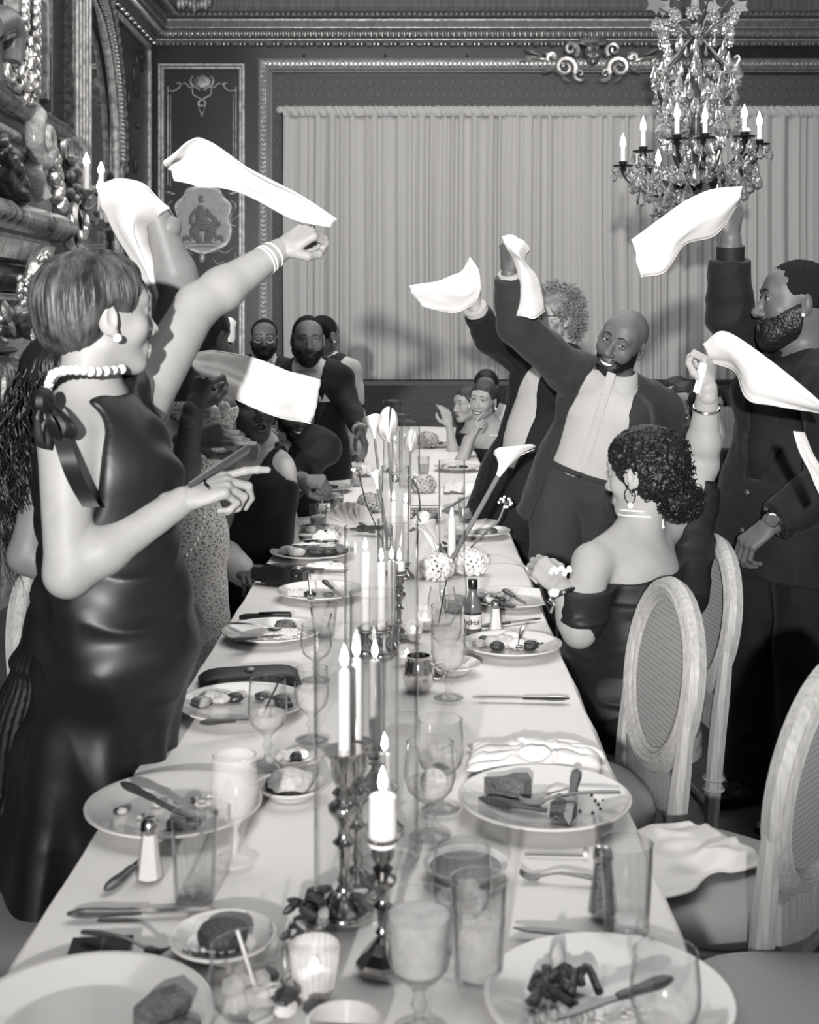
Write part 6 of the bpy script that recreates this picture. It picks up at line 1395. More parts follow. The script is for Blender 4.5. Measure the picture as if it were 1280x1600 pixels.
        for i in range(4):
            cu = curl if fingers is None else fingers[i]; p = np.array([bx_[i], ky[i], .001]); S.cone((bx_[i]*.55, .02, 0), p, .013, .0112, .008)
            a = 0; sx = bx_[i]*.35*spread
            for j, (L, an) in enumerate(zip(ln[i], (75, 100, 65))):
                a += math.radians(an)*cu; nx = p+np.array([sx*L/.045*.35*max(0, 1-cu), math.cos(a)*L, -math.sin(a)*L]); S.cone(p, nx, rr[i]*(1-.08*j), rr[i]*(1-.08*(j+1)), .004); p = nx
        t0 = np.array([.022*sd, .022, -.004]); a = thumb; t1 = t0+np.array([.030*sd*(1-a*.35), .026, -.012-a*.012]); t2 = t1+np.array([(.016-.030*a)*sd, .028, -.010-a*.014]); t3 = t2+np.array([(.006-.034*a)*sd, .022, -.006-.006*a])
        S.chain([t0, t1, t2, t3], [.015, .0118, .0102, .0085], .006)
        v, q = S.mesh(max(.0024, s.hres*.9)/sc); s.chunks.append((v@R.T+wr, q)); s.handM = (R, wr)
        return lambda p: np.asarray(p, float)@R.T+wr
    # ---------------- trunk, limbs
    def trunk(s, pel, neck, shL, shR, fem=False, w=1.0, d=1.0):
        s.pel, s.neck, s.shL, s.shR = [np.asarray(x, float) for x in (pel, neck, shL, shR)]; up = nrm(s.neck-s.pel); rt = s.shR-s.shL; rt = nrm(rt-up*np.dot(rt, up)); fw = np.cross(up, rt); s.R = np.column_stack([rt, fw, up]); s.up, s.rt, s.fw = up, rt, fw; s.fem, s.w, s.d = fem, w, d
    def torso(s, S, i=0.0, arms_pad=True, k=.05, bust=1.0):
        pel, nk, R, w, d, T_ = s.pel, s.neck, s.R, s.w, s.d, np.linalg.norm(s.neck-s.pel)/.52; A = lambda x, y, z: pel+R@np.array([x, y, z])*np.array([1, 1, 1]); L = lambda t: pel+(nk-pel)*t
        if s.fem:
            S.ell(L(.72), (.125*w+i, .092*d+i, .15*T_+i), R, k); S.ell(L(.40), (.108*w+i, .085*d+i, .16*T_+i), R, k); S.ell(L(.02)-s.fw*.012, (.158*w+i, .118*d+i, .14+i), R, k)
            for e in (-1, 1): S.ell(L(.66)+s.rt*e*.062*w+s.fw*(.058*bust)*d, (.060+i, .052+i, .066+i), R, .06)
        else:
            S.ell(L(.70), (.158*w+i, .110*d+i, .17*T_+i), R, k); S.ell(L(.36), (.146*w+i, .112*d+i, .17*T_+i), R, k); S.ell(L(.0), (.156*w+i, .118*d+i, .13+i), R, k)
            for e in (-1, 1): S.ell(L(.74)+s.rt*e*.075*w+s.fw*.060*d, (.080+i, .045+i, .065+i), R, .03)
        r = .046 if s.fem else .060
        for sh in (s.shL, s.shR):
            S.cone(L(.86)+(sh-L(.86))*.35, sh, r*1.1+i, r*.98+i, .04); S.cone(nk+s.up*.0, lerp(nk, sh, .70)+s.up*.008, (.042 if s.fem else .050)+i, (.038 if s.fem else .048)+i, .04)
        return S
    def arm(s, S, sh, el, wr, r, i=0.0, end=1.0, k=.02, flat=False):
        sh, el, wr = [np.asarray(x, float) for x in (sh, el, wr)]; S.cone(sh, el, r[0]+i, r[1]+i, k); m = lerp(el, wr, .3); S.cone(el, m, r[1]*.98+i, r[1]*1.0+i, k); S.cone(m, lerp(el, wr, end), r[1]*1.0+i, (r[1]+(r[2]-r[1])*((end-.3)/.7))+i, .006 if flat else k, flat=flat); return S
    def leg(s, S, hip, kn, an, r=(.088, .060, .042), i=0.0, k=.03): S.cone(hip, kn, r[0]+i, r[1]+i, k); S.cone(kn, lerp(kn, an, .35), r[1]+i, r[1]*.98+i, k); S.cone(lerp(kn, an, .35), an, r[1]*.98+i, r[2]+i, k); return S
    def skin_done(s):
        v, q = s.B.mesh(s.res); s.chunks.append((v, q)); V, Q = merge(s.chunks); return s.part('body', V, Q, s.skin)
    def garment(s, name, S, m, amp=.003, freq=11, seed=1, stretch=(1, 1, 1), res=None, label=None, lo=None, hi=None, fn=None):
        v, q = S.mesh(res or s.res, lo, hi)
        if amp: v = wrinkle(v, q, amp, freq, seed, stretch)
        if fn is not None: v = fn(v, vnormals(v, q))
        o = s.part(name, v, q, m, label=label); s.gb = (v, q); return o
    def TL(s, p): return s.pel+s.R@np.asarray(p, float)
    def wedge(s, S, op, x0=0.0, k=.006):
        pel, R = s.pel.astype(np.float32), s.R.astype(np.float32)
        zs_ = np.array([p[0] for p in op]); ws_ = np.array([p[1] for p in op]); z0 = zs_[0]
        def f(x, y, z):
            a, b, c = x-pel[0], y-pel[1], z-pel[2]; lx = a*R[0, 0]+b*R[1, 0]+c*R[2, 0]; ly_ = a*R[0, 1]+b*R[1, 1]+c*R[2, 1]; lz = a*R[0, 2]+b*R[1, 2]+c*R[2, 2]
            return np.maximum(np.maximum(np.abs(lx-x0)-np.interp(lz, zs_, ws_).astype(np.float32), .0-ly_), z0-lz)
        S.fn(f, s.pel-1, s.pel+1, k, '-'); return S
    def drape(s, pts2, off=.004):
        v, q = s.gb; bv = BVHTree.FromPolygons([tuple(x) for x in v], [tuple(x) for x in q]); out = []
        for x, z in pts2:
            h = bv.ray_cast(Vector(s.TL((x, .5, z))), Vector(-s.fw))[0]; out.append((np.array(h) if h is not None else s.TL((x, .1, z)))+s.fw*off)
        return np.array(out)
    def lapels(s, op, ztop, m, width=.055):
        zs_ = [p[0] for p in op]; ws_ = [p[1] for p in op]; z0 = max(zs_[0], -.02)
        for e in (-1, 1):
            zz_ = np.linspace(z0+.03, ztop, 12); G = []
            for z in zz_:
                xi = np.interp(z, zs_, ws_); t = (z-z0)/(ztop-z0); wd = width*min(1, t*1.6)*(1 if t < .8 else 1-.6*(t-.8)/.2); G.append(s.drape([(e*(xi+.002), z), (e*(xi+wd*.5), z), (e*(xi+wd), z)], .006))
            s_ = MB().sheet(np.array(G), .005); s_.build('lapel', m, s.o, 60, local=False)
    def bowtie(s, m='suit_black', sc=1.0, z=None, fw=.075):
        c = s.neck+s.fw*fw+s.up*(.012 if z is None else z); b = MB()
        for e in (-1, 1): b.prism([(0, -.006*sc), (e*.05*sc, -.022*sc), (e*.058*sc, 0), (e*.05*sc, .022*sc), (0, .006*sc)][::e], -.009, .009, lambda p: c+s.rt*p[0]+s.up*p[1]+s.fw*p[2])
        b.build('bow_tie', m, s.o, 0, local=False); MB().ell(c+s.fw*.004, (.010*sc, .012, .010*sc), 8, 6, s.R).build('tie_knot', m, s.o, local=False)
    def collar(s, m='shirt_white', r=.066, h=.04, sq=1.0):
        n = 30; G = np.zeros((n, 4, 3)); ax = nrm(s.W((0, -.028, -.06))-s.neck); a1 = s.rt; a2 = np.cross(ax, a1)
        for i, a in enumerate(np.linspace(.18, 2*math.pi-.18, n)):
            for j, (dr, dz) in enumerate(((.001, h), (.006, h*.95), (.013, h*.45), (.020, -.012))):
                front = max(0, math.cos(a)); G[i, j] = s.neck+ax*(dz+.018-.022*front)+(a1*math.sin(a)+a2*math.cos(a))*(r+dr)
        MB().sheet(G, .003).build('shirt_collar', m, s.o, 60, local=False)
    def buttons(s, xs, m, r=.006):
        for p in s.drape(xs, .002): MB().ell(p, (r, r*.5, r), 10, 6, s.R).build('button', m, s.o, local=False)
    def ring(s, name, a, b, t, r, th, m, flat=1.0):
        a, b = np.asarray(a, float), np.asarray(b, float); d = nrm(b-a); c = lerp(a, b, t); e1 = nrm(np.cross(d, (.2, .3, .9))); e2 = np.cross(d, e1); return MB().tube([c+r*(e1*math.cos(x)+e2*math.sin(x)) for x in np.linspace(0, 6.283, 29)[:-1]], th, 6, closed=True).build(name, m, s.o, local=False)
    def cuff(s, el, wr, r, m='shirt_white', t0=.90, t1=1.04):
        el, wr = np.asarray(el, float), np.asarray(wr, float); MB().tube([lerp(el, wr, t0), lerp(el, wr, (t0+t1)/2), lerp(el, wr, t1)], r, 18).build('shirt_cuff', m, s.o, local=False)
    def wear_suit(s, m, armL, armR, rA=(.058, .048, .034), open_=(.03, .32, .12), hem=-.20, shirt='shirt_white', i=.022, amp=.0035, lap=True, endL=.93, endR=.93, cuffs=True, vest=None, lap_m=None, seed=1, res=None):
        op = open_ if isinstance(open_, list) else [(open_[2], open_[0]), (open_[2]+.42, open_[0]+.42*open_[1])]; T_ = np.linalg.norm(s.neck-s.pel)
        S = s.torso(SDF(), .010); S.cut(s.TL((0, 0, .02)), -s.up); S.cut(s.neck+s.up*.045, s.up); s.garment('shirt', S, shirt, .0015, 14, seed+5, res=res)
        S = s.torso(SDF(), i)
        if hem < -.05: S.cone(s.TL((.05, 0, .05)), s.TL((.06, -.005, hem-.03)), .115*s.d+i, .128*s.d+i, .05); S.cone(s.TL((-.05, 0, .05)), s.TL((-.06, -.005, hem-.03)), .115*s.d+i, .128*s.d+i, .05)
        S.cut(s.TL((0, 0, hem)), -s.up); s.wedge(S, op)
        for sh, el, wr, e in ((s.shL, *armL, endL), (s.shR, *armR, endR)):
            if el is not None:
                s.arm(S, sh, el, wr, rA, .010, e, flat=True)
        S.cone(s.neck-s.up*.0, s.neck+s.up*.2, .062, .07, .01, '-')
        o = s.garment('jacket', S, m, amp, 12, seed, res=res)
        if lap: s.lapels(op, T_-.05, lap_m or m)
        if cuffs:
            for el, wr in (armL, armR):
                if el is not None: s.cuff(el, wr, rA[2]+.006)
        return o
    def trousers(s, m, hips, knees, ankles, r=(.10, .078, .070), seed=2, amp=.003, lo=None, top=.06):
        S = SDF(); S.ell(s.TL((0, 0, 0)), (.165*s.w, .125*s.d, .13), s.R, .05); S.ell(s.TL((0, 0, .06)), (.150*s.w, .115*s.d, .08), s.R, .04)
        for h, k_, a in zip(hips, knees, ankles): s.leg(S, h, k_, a, r)
        S.cut(s.TL((0, 0, top)), s.up); return s.garment('trousers', S, m, amp, 9, seed, lo=lo)
    def shoe(s, heel, d, m='leather_black', L=.27):
        heel = np.asarray(heel, float); d = nrm(np.array([d[0], d[1], 0])); S = SDF(); S.ell(heel+d*.05+np.array([0, 0, .055]), (.045, .075, .055), frame(d, (0, 0, 1)), .03); S.ell(heel+d*.17+np.array([0, 0, .035]), (.048, .105, .036), frame(d, (0, 0, 1)), .04); S.cut((0, 0, .001), (0, 0, -1), .004); s.garment('shoe', S, m, 0, res=.007)
m_, nt_, b_ = newmat('hair_streak'); b_.inputs['Roughness'].default_value = .5
tc = nt_.nodes.new('ShaderNodeTexCoord'); n_ = nt_.nodes.new('ShaderNodeTexNoise'); n_.inputs['Scale'].default_value = 42; n_.inputs['Detail'].default_value = 3; r_ = nt_.nodes.new('ShaderNodeValToRGB'); e = r_.color_ramp.elements; e[0].position = .35; e[0].color = g3(.018); e[1].position = .68; e[1].color = g3(.095)
mp_ = nt_.nodes.new('ShaderNodeMapping'); mp_.inputs['Scale'].default_value = (1, 1, .35); nt_.links.new(tc.outputs['Object'], mp_.inputs[0]); nt_.links.new(mp_.outputs[0], n_.inputs['Vector']); nt_.links.new(n_.outputs[0], r_.inputs[0]); nt_.links.new(r_.outputs[0], b_.inputs['Base Color'])
def floor_at(p): return np.array([p[0], p[1], 0.0])
Zv = np.array([0, 0, 1.0])
# ---------------------------------------------------------------- napkins in the air
def airnapkin(label, rows, th=.0022, amp=.012, seed=1, nu=44, nv=16, name='napkin'):
    """rows: control lines of (px,py,Y) from one edge of the cloth to the other"""
    A = np.array([bez([P(*q) for q in r], nu) for r in rows]); G = np.array([bez(A[:, i], nv) for i in range(nu)])
    u, v = np.meshgrid(np.linspace(0, 1, nu), np.linspace(0, 1, nv), indexing='ij'); du = np.gradient(G, axis=0); dv = np.gradient(G, axis=1); n = np.cross(du, dv); n /= np.linalg.norm(n, axis=2)[..., None]+1e-9
    q = np.stack([u*2.0, v*3.2, 0*u], -1).reshape(-1, 3); f = (1-2*np.abs(vnoise(q+seed*3.3, seed))).reshape(nu, nv)+.35*vnoise(q*2.7, seed+2).reshape(nu, nv)
    G = G+n*(amp*f*np.clip(.35+u, 0, 1))[..., None]; c = G.reshape(-1, 3).mean(0)
    o = thing(name, label, 'napkin', G[0, nv//2]); MB().sheet(G, th).build('cloth', 'napkin', o, 180, local=False)
    for e in (0, nv-1): MB().tube(G[:, e], .0022, 5).build('hem', 'napkin', o, local=False)
    return o

# ---------------------------------------------------------------- 1 woman in the black satin dress (front left)
f = Fig('woman in a sleeveless black satin dress raising a napkin and holding a phone, front left', (-.62, 2.5, 0), 'skin_tan', .0055, .0028)
pel, nk = P(186, 1005, 2.52), P(138, 612, 2.5); shR, elR, wrR = P(104, 690, 2.40), P(108, 895, 2.36), P(286, 782, 2.44); shL, elL, wrL = P(222, 625, 2.68), P(308, 478, 2.88), P(436, 392, 3.02)
f.trunk(pel, nk, shL, shR, True, 1.0, 1.08); f.fw = nrm(np.array([.80, .58, 0])); f.rt = nrm(np.cross(f.fw, f.up)); f.R = np.column_stack([f.rt, f.fw, f.up])
f.head(P(158, 496, 2.52), (.82, .56, .06), (-.02, 0, 1), 1.04, True, 'open', 'bowl', earring='pearl', neck=nk, neck_r=.052, lip='lip_light')
f.torso(f.B); f.arm(f.B, shR, elR, wrR, (.054, .045, .028)); f.arm(f.B, shL, elL, wrL, (.060, .050, .030))
hp = f.hand(wrR, (.93, .18, .33), (-.25, -.55, .80), 1, fingers=(.12, .55, .75, .85), thumb=.35, wr_r=.0278); hl = f.hand(wrL, (.80, .20, .55), (-.35, -.75, .55), -1, curl=.85, thumb=.7, wr_r=.027); f.skin_done()
S = f.torso(SDF(), .012, bust=.62); S.cone(lerp(pel, nk, .62)+f.fw*.015, lerp(pel, nk, .2), .118, .140, .06)
S.cone(pel, P(146, 1180, 2.52), .138, .130, .06); S.cone(P(146, 1180, 2.52), P(85, 1560, 2.52), .135, .19, .06)
S.cone(shR+Zv*.01, lerp(shR, elR, .42), .074, .062, .02, '-'); S.cone(shL+Zv*.02, lerp(shL, elL, .4), .076, .07, .02, '-'); S.cone(nk+f.fw*.012, f.W((0, -.02, -.05)), .070, .075, .02, '-'); S.cut(nk+f.up*.0, nrm(f.up*.75-f.fw*.30), .01)
def cowl(v, n):
    d = v-pel; t = d@f.up; x = d@f.rt; y = d@f.fw; w = np.clip((t-.26)/.12, 0, 1)*np.clip(y*14, 0, 1)
    v = v+n*(w*.010*np.sin(52*(t-.10*np.abs(x)*6))+.008*np.exp(-((t-.05)/.12)**2)*np.sin(38*t+16*x+2*np.sin(20*x)))[:, None]; q_ = np.stack([x*5, y*5, t*15+x*9], 1); w2 = np.exp(-((t-.10)/.22)**2); v = v+n*(w2*.011*(1-2*np.abs(vnoise(q_, 21))))[:, None]; q_ = np.stack([x*7, y*5, t*9+x*14+y*8], 1); v = v+n*(np.exp(-((t-.37)/.10)**2)*np.clip(y*12+.4, 0, 1)*.012*(1-2*np.abs(vnoise(q_, 24))))[:, None]; q_ = np.stack([x*9, y*9, t*2.2], 1); v = v+n*(np.clip(-t*3, 0, 1)*.010*(1-2*np.abs(vnoise(q_, 22))))[:, None]; fl = np.clip(-t/.45, 0, 1); az = np.arctan2(x, y); return v+n*(fl*.020*np.sin(az*7+.8*np.sin(t*5)))[:, None]
f.garment('satin_dress', S, 'satin_black', .008, 6, 3, (1, 1, .55), fn=cowl)
b = bez([P(212, 600, 2.42), P(230, 628, 2.44), P(232, 650, 2.46)], 8)
# shoulder bow with hanging ribbon
MB().ell(P(68, 628, 2.33), (.022, .03, .028), 10, 7).build('bow_knot', 'satin_black', f.o, local=False)
for L_, w_ in (([(70, 622), (92, 640), (112, 668), (104, 684), (84, 668), (70, 636)], 9), ([(64, 630), (58, 655), (62, 690), (70, 700), (76, 668), (70, 634)], 8), ([(68, 634), (80, 662), (90, 690), (108, 706)], 10)):
    c_ = bez([(a, c, 0) for a, c in L_], 20)[:, :2]; MB().sheet(np.array([[P(x+dx*math.sin(.3+2.6*i/19), y+dx*.25, 2.312-.010*math.sin(i*.33)+.004*math.sin(dx)) for dx in (-w_, -w_*.4, w_*.4, w_)] for i, (x, y) in enumerate(c_)]), .002).build('bow_loop', 'satin_black', f.o, 60, local=False)
G = np.array([[P(x+dx, y, 2.315+.012*math.sin(y*.05)) for dx in (-13, -5, 4, 14)] for x, y in bez([(88, 650, 0), (100, 700, 0), (118, 750, 0), (142, 792, 0)], 18)[:, :2]]); MB().sheet(G, .002).build('hanging_ribbon', 'satin_black', f.o, 60, local=False)
for i, p in enumerate(bez([P(75, 606, 2.45), P(84, 584, 2.36), P(115, 578, 2.34), P(150, 581, 2.38), P(190, 577, 2.48)], 14)): MB().ell(p, .0090+.001*(i % 2), 12, 8).build('pearl', 'pearl', f.o, local=False)
for t, k in ((.86, .034), (.82, .035), (.93, .032)): f.ring('bracelet', elL, wrL, t, k, .0024, 'pearl')
MB().tube([hp(q) for q in ((.0, .05, .02), (.012, .055, .017), (.02, .06, .0), (-.018, .055, .0), (-.010, .052, .018))], .003, 6).build('finger_ring', 'steel', f.o, local=False)
f.ring('finger_ring', hl((0, .09, .005)), hl((0, .12, -.01)), .3, .012, .002, 'steel')
c = bez([hp((-.02, .02, -.03)), hp((-.03, .03, -.07)), hp((-.035, .0, -.13)), hp((-.03, -.05, -.17))], 30)
for p in c[::2]: MB().ell(p, .0038, 7, 5).build('chain_link', 'steel', f.o, local=False)
ph = thing('mobile_phone', 'mobile phone held up in the hand of the woman in satin', 'phone', hp((-.03, .06, .02))); Rp = frame(nrm((.80, .30, .52)), nrm((-.5, .1, .8)))
MB().box(hp((-.034, .085, .018)), (.072, .14, .009), Rp).build('phone_body', 'plastic_black', ph, 0, local=False); MB().box(hp((-.034, .085, .018))+Rp@np.array([0, 0, .0052]), (.066, .132, .0012), Rp).build('screen', 'steel_dark', ph, 0, local=False)
MB().box(hp((-.034, .085, .018))+Rp@np.array([-.036, 0, 0]), (.002, .138, .0085), Rp).build('metal_edge', 'steel', ph, 0, local=False)
airnapkin('white napkin whirled by the woman in satin, with a hanging corner, largest in the air', [[(528, 340, 3.0), (470, 300, 2.98), (400, 262, 2.92), (330, 216, 2.86), (296, 212, 2.85), (252, 248, 2.84)], [(524, 346, 3.04), (470, 318, 3.05), (400, 288, 3.02), (330, 254, 2.95), (292, 250, 2.92), (258, 260, 2.90)], [(516, 354, 3.0), (460, 342, 2.98), (400, 312, 2.92), (348, 300, 2.86), (304, 297, 2.85), (272, 284, 2.86)]], amp=.016, seed=2)

# ---------------------------------------------------------------- 2 woman behind her, curls and pleated skirt
f = Fig('woman with long dark curls and a black pleated skirt behind the satin dress', (-.85, 3.0, 0), 'skin_mid', .007, .0045)
pel, nk = P(140, 985, 3.02), P(122, 680, 3.02); shR, elR, wrR = P(78, 735, 2.92), P(42, 868, 2.9), P(150, 905, 2.92); shL, elL, wrL = P(228, 640, 3.14), P(284, 462, 3.16), P(248, 345, 3.12)
f.trunk(pel, nk, shL, shR, True, 1.02); f.fw = nrm(np.array([.85, .5, 0])); f.rt = nrm(np.cross(f.fw, f.up)); f.R = np.column_stack([f.rt, f.fw, f.up])
f.head(P(118, 600, 3.02), (.86, .5, .1), (0, 0, 1), 1.0, True, 'closed', 'curly_long', neck=nk)
f.torso(f.B); f.arm(f.B, shR, elR, wrR, (.050, .042, .027)); f.arm(f.B, shL, elL, wrL, (.062, .052, .034)); f.hand(wrR, (1, .2, 0), (0, -.3, 1), 1, .3); f.hand(wrL, (-.78, -.15, .55), (.45, -.2, .85), -1, fingers=(.45, .5, .55, .6), thumb=.5, wr_r=.032); f.skin_done()
S = f.torso(SDF(), .010); S.cone(pel, P(100, 1150, 3.04), .135, .16, .06); S.cone(P(100, 1150, 3.04), P(45, 1520, 3.05), .16, .27, .06); S.cone(shR, elR, .055, .05, .02, '-'); S.cone(shL, elL, .07, .06, .02, '-'); S.cut(nk-f.up*.09, f.up, .01)
def pleat(v, n):
    d = v-pel; t = d@f.up; az = np.arctan2(d@f.rt, d@f.fw); w = np.clip(-t/.06, 0, 1); band = .012*np.clip(np.cos((t+.05)*2*math.pi/.32)*6-5, 0, 1); return v+n*(w*(.011*np.abs(np.sin(az*26))+band))[:, None]
f.garment('pleated_dress', S, 'dress_black', 0, fn=pleat, res=.006)
airnapkin('white napkin hanging from the raised fist beside the candle sconce', [[(152, 292, 3.05), (192, 277, 3.05), (236, 292, 3.06), (262, 328, 3.08)], [(156, 325, 3.1), (186, 312, 3.0), (215, 322, 3.0), (246, 345, 3.1)], [(176, 360, 3.12), (190, 352, 3.05), (214, 366, 3.05), (240, 372, 3.16)], [(205, 410, 3.14), (216, 402, 3.08), (234, 412, 3.10), (250, 416, 3.18)], [(244, 474, 3.16), (247, 474, 3.14), (250, 475, 3.14), (253, 476, 3.16)]], amp=.010, seed=4, nu=30, nv=30)

# ---------------------------------------------------------------- 3 bride in lace
m, nt, b_ = newmat('lace'); N = nt.nodes.new; L_ = nt.links.new; out = nt.nodes['Material Output']; b_.inputs['Base Color'].default_value = g3(.78); b_.inputs['Roughness'].default_value = .7
tc = N('ShaderNodeTexCoord'); vo = N('ShaderNodeTexVoronoi'); vo.feature = 'DISTANCE_TO_EDGE'; vo.inputs['Scale'].default_value = 64; vo2 = N('ShaderNodeTexVoronoi'); vo2.feature = 'DISTANCE_TO_EDGE'; vo2.inputs['Scale'].default_value = 110
L_(tc.outputs['Object'], vo.inputs['Vector']); L_(tc.outputs['Object'], vo2.inputs['Vector']); a1 = N('ShaderNodeMath'); a1.operation = 'LESS_THAN'; a1.inputs[1].default_value = .10; L_(vo.outputs[0], a1.inputs[0]); a2 = N('ShaderNodeMath'); a2.operation = 'LESS_THAN'; a2.inputs[1].default_value = .09; L_(vo2.outputs[0], a2.inputs[0])
mx_ = N('ShaderNodeMath'); mx_.operation = 'MAXIMUM'; L_(a1.outputs[0], mx_.inputs[0]); L_(a2.outputs[0], mx_.inputs[1]); mi = N('ShaderNodeMath'); mi.operation = 'MAXIMUM'; mi.inputs[1].default_value = .28; L_(mx_.outputs[0], mi.inputs[0]); L_(mi.outputs[0], b_.inputs['Alpha'])
f = Fig('woman in a white lace dress with a sleek dark bun, her back turned', (-.68, 3.85, 0), 'skin_brown', .006, .004)
pel, nk = P(286, 842, 3.86), P(292, 598, 3.84); shL, elL, wrL = P(256, 645, 3.86), P(284, 765, 3.52), P(302, 640, 3.46); shR, elR, wrR = P(345, 640, 3.72), P(352, 720, 3.92), P(338, 690, 4.0)
f.trunk(pel, nk, shL, shR, True, .95); f.head(P(316, 530, 3.86), (.45, .88, -.12), (0, 0, 1), .98, True, 'closed', 'sleek_bun', neck=nk, face=False)
f.torso(f.B); f.arm(f.B, shL, elL, wrL, (.045, .042, .030)); f.arm(f.B, shR, elR, wrR, (.045, .038, .028)); f.hand(wrL, (.35, .1, .93), (-.55, -.8, .2), -1, .75, .6, wr_r=.028); f.hand(P(300, 685, 3.5), (.98, -.1, .12), (-.1, -.9, .4), -1, fingers=(.06, .35, .45, .5), thumb=.5); f.skin_done()
S = f.torso(SDF(), .008); S.cone(pel, P(292, 1080, 3.9), .125, .15, .06); S.cone(P(292, 1080, 3.9), P(292, 1250, 3.9), .15, .21, .06); S.cut(nk-f.up*.05, f.up, .01); S.cone(shL, elL, .052, .045, .01, '-'); S.cone(P(334, 622, 3.6), P(334, 622, 3.9), .022, .022, .004, '-')
f.garment('lace_dress', S, 'lace', .003, 10, 4)
for i in range(9): MB().ell(P(340+14*math.sin(i*1.9), 640+6*math.cos(i*2.7), 3.62), (.016, .012, .008), 7, 5, frame((math.sin(i), -.4, math.cos(i)), (0, 1, 0))).build('lace_flower', 'petal', f.o, local=False)
airnapkin('white napkin flung out to the right over the laughing man', [[(303, 552, 3.45), (345, 548, 3.5), (420, 568, 3.6), (498, 595, 3.7)], [(300, 572, 3.42), (345, 585, 3.48), (420, 612, 3.58), (496, 628, 3.68)], [(315, 588, 3.45), (350, 614, 3.5), (425, 648, 3.6), (488, 664, 3.7)]], amp=.014, seed=6)

# ---------------------------------------------------------------- 4 laughing man in the black vest
f = Fig('seated man in a black vest and light bow tie laughing with his head thrown back', (-.62, 4.7, 0), 'skin_deep', .007, .0042)
pel, nk = P(384, 910, 4.76), P(402, 700, 4.70); shR, shL = P(346, 735, 4.82), P(432, 736, 4.68); elL, wrL = P(440, 836, 4.88), P(444, 884, 4.66); elR, wrR = P(330, 850, 4.75), P(380, 895, 4.4)
f.trunk(pel, nk, shL, shR, False, 1.06, 1.15); f.head(P(392, 648, 4.66), (.42, -.78, .30), (-.12, .28, .95), 1.0, False, 'open', 'curly_short', neck=nk, fat=.004)
f.torso(f.B); f.arm(f.B, shL, elL, wrL, (.058, .048, .032)); f.arm(f.B, shR, elR, wrR, (.058, .048, .032)); f.hand(wrL, (.9, -.4, 0), (0, 0, 1), -1, .5); f.hand(wrR, (.4, -.9, 0), (0, 0, 1), 1, .4); f.skin_done()
S = f.torso(SDF(), .008); f.arm(S, shL, elL, wrL, (.062, .056, .042), .006); f.arm(S, shR, elR, wrR, (.062, .056, .042), .006); f.garment('shirt', S, 'shirt_white', .004, 12, 2)
S = f.torso(SDF(), .020); f.wedge(S, [(.20, .002), (.5, .09)]); S.cone(shL, elL, .092, .085, .01, '-'); S.cone(shR, elR, .092, .085, .01, '-'); S.cone(nk, nk+f.up*.2, .075, .08, .01, '-'); f.garment('vest', S, 'suit_black', .003, 10, 3)
f.collar(); f.bowtie('petal_grey', 1.25); f.buttons([(0, .16), (0, .08)], 'leather_black', .007)
hipR, hipL = f.TL((.09, .02, -.02)), f.TL((-.09, .02, -.02)); kR, kL = hipR+np.array([.38, -.14, -.02]), hipL+np.array([.40, .05, -.02])
f.trousers('suit_black', (hipR, hipL), (kR, kL), (kR+np.array([.05, 0, -.42]), kL+np.array([.05, 0, -.42])))

# ---------------------------------------------------------------- 5 man in black tie resting a fist on the table
f = Fig('seated man in black tie resting his fist on the table, face under the flying napkin', (-.62, 5.65, 0), 'skin_brown', .008, .005)
pel, nk = P(440, 842, 5.7), P(452, 678, 5.6); shR, shL = P(412, 700, 5.72), P(506, 700, 5.5); elL, wrL = P(452, 762, 5.36), P(470, 752, 5.1); elR, wrR = P(405, 790, 5.6), P(430, 830, 5.4)
f.trunk(pel, nk, shL, shR, False, 1.0); f.head(P(461, 645, 5.56), (.35, -.85, -.12), (.10, -.1, 1), 1.0, False, 'smile', 'fade', neck=nk, beard=.005)
f.torso(f.B); f.arm(f.B, shL, elL, wrL, (.055, .045, .030)); f.arm(f.B, shR, elR, wrR, (.055, .045, .03)); f.hand(wrL, (.92, -.35, .02), (-.1, -.5, .85), -1, .95, .8, 1.12); f.skin_done()
f.wear_suit('suit_black', (elL, wrL), (elR, wrR), open_=(.012, .20, .10), hem=-.1, seed=4, lap_m='satin_black'); f.collar(); f.bowtie('petal_grey')

# ---------------------------------------------------------------- 6, 7, 8 groomsmen at the far left
f = Fig('standing man with glasses, beard and dark suit at the far left, furthest of the groomsmen', (-.95, 7.6, 0), 'skin_brown', .010, .0055)
pel, nk = P(412, 690, 7.65), P(413, 566, 7.6); shR, shL = P(372, 584, 7.62), P(456, 584, 7.62); elR, wrR = P(362, 660, 7.6), P(370, 730, 7.5); elL, wrL = P(466, 660, 7.65), P(460, 730, 7.5)
f.trunk(pel, nk, shL, shR); f.head(P(413, 530, 7.58), (.12, -.97, -.06), (0, 0, 1), 1.02, False, 'closed', 'buzz', 'hair_buzz', neck=nk, beard=.005, glasses='steel')
f.torso(f.B); f.arm(f.B, shL, elL, wrL, (.055, .045, .03)); f.arm(f.B, shR, elR, wrR, (.055, .045, .03)); f.hand(wrR, (0, 0, -1), (-.9, 0, 0), 1, .3); f.hand(wrL, (0, 0, -1), (.9, 0, 0), -1, .3); f.skin_done()
f.wear_suit('suit_black', (elL, wrL), (elR, wrR), open_=(.015, .16, .12), seed=6); f.collar(); f.bowtie('petal_grey')
hp_ = [f.TL((e*.09, 0, -.05)) for e in (1, -1)]; an = [np.array([h[0], h[1], .1]) for h in hp_]; f.trousers('suit_black', hp_, [lerp(h, a, .5) for h, a in zip(hp_, an)], an)
for a in an: f.shoe(np.array([a[0], a[1]+.05, 0]), (.1, -1))
f = Fig('standing bearded man in tuxedo with pocket square, leaning one arm on the table', (-.62, 6.8, 0), 'skin_brown', .008, .0048)
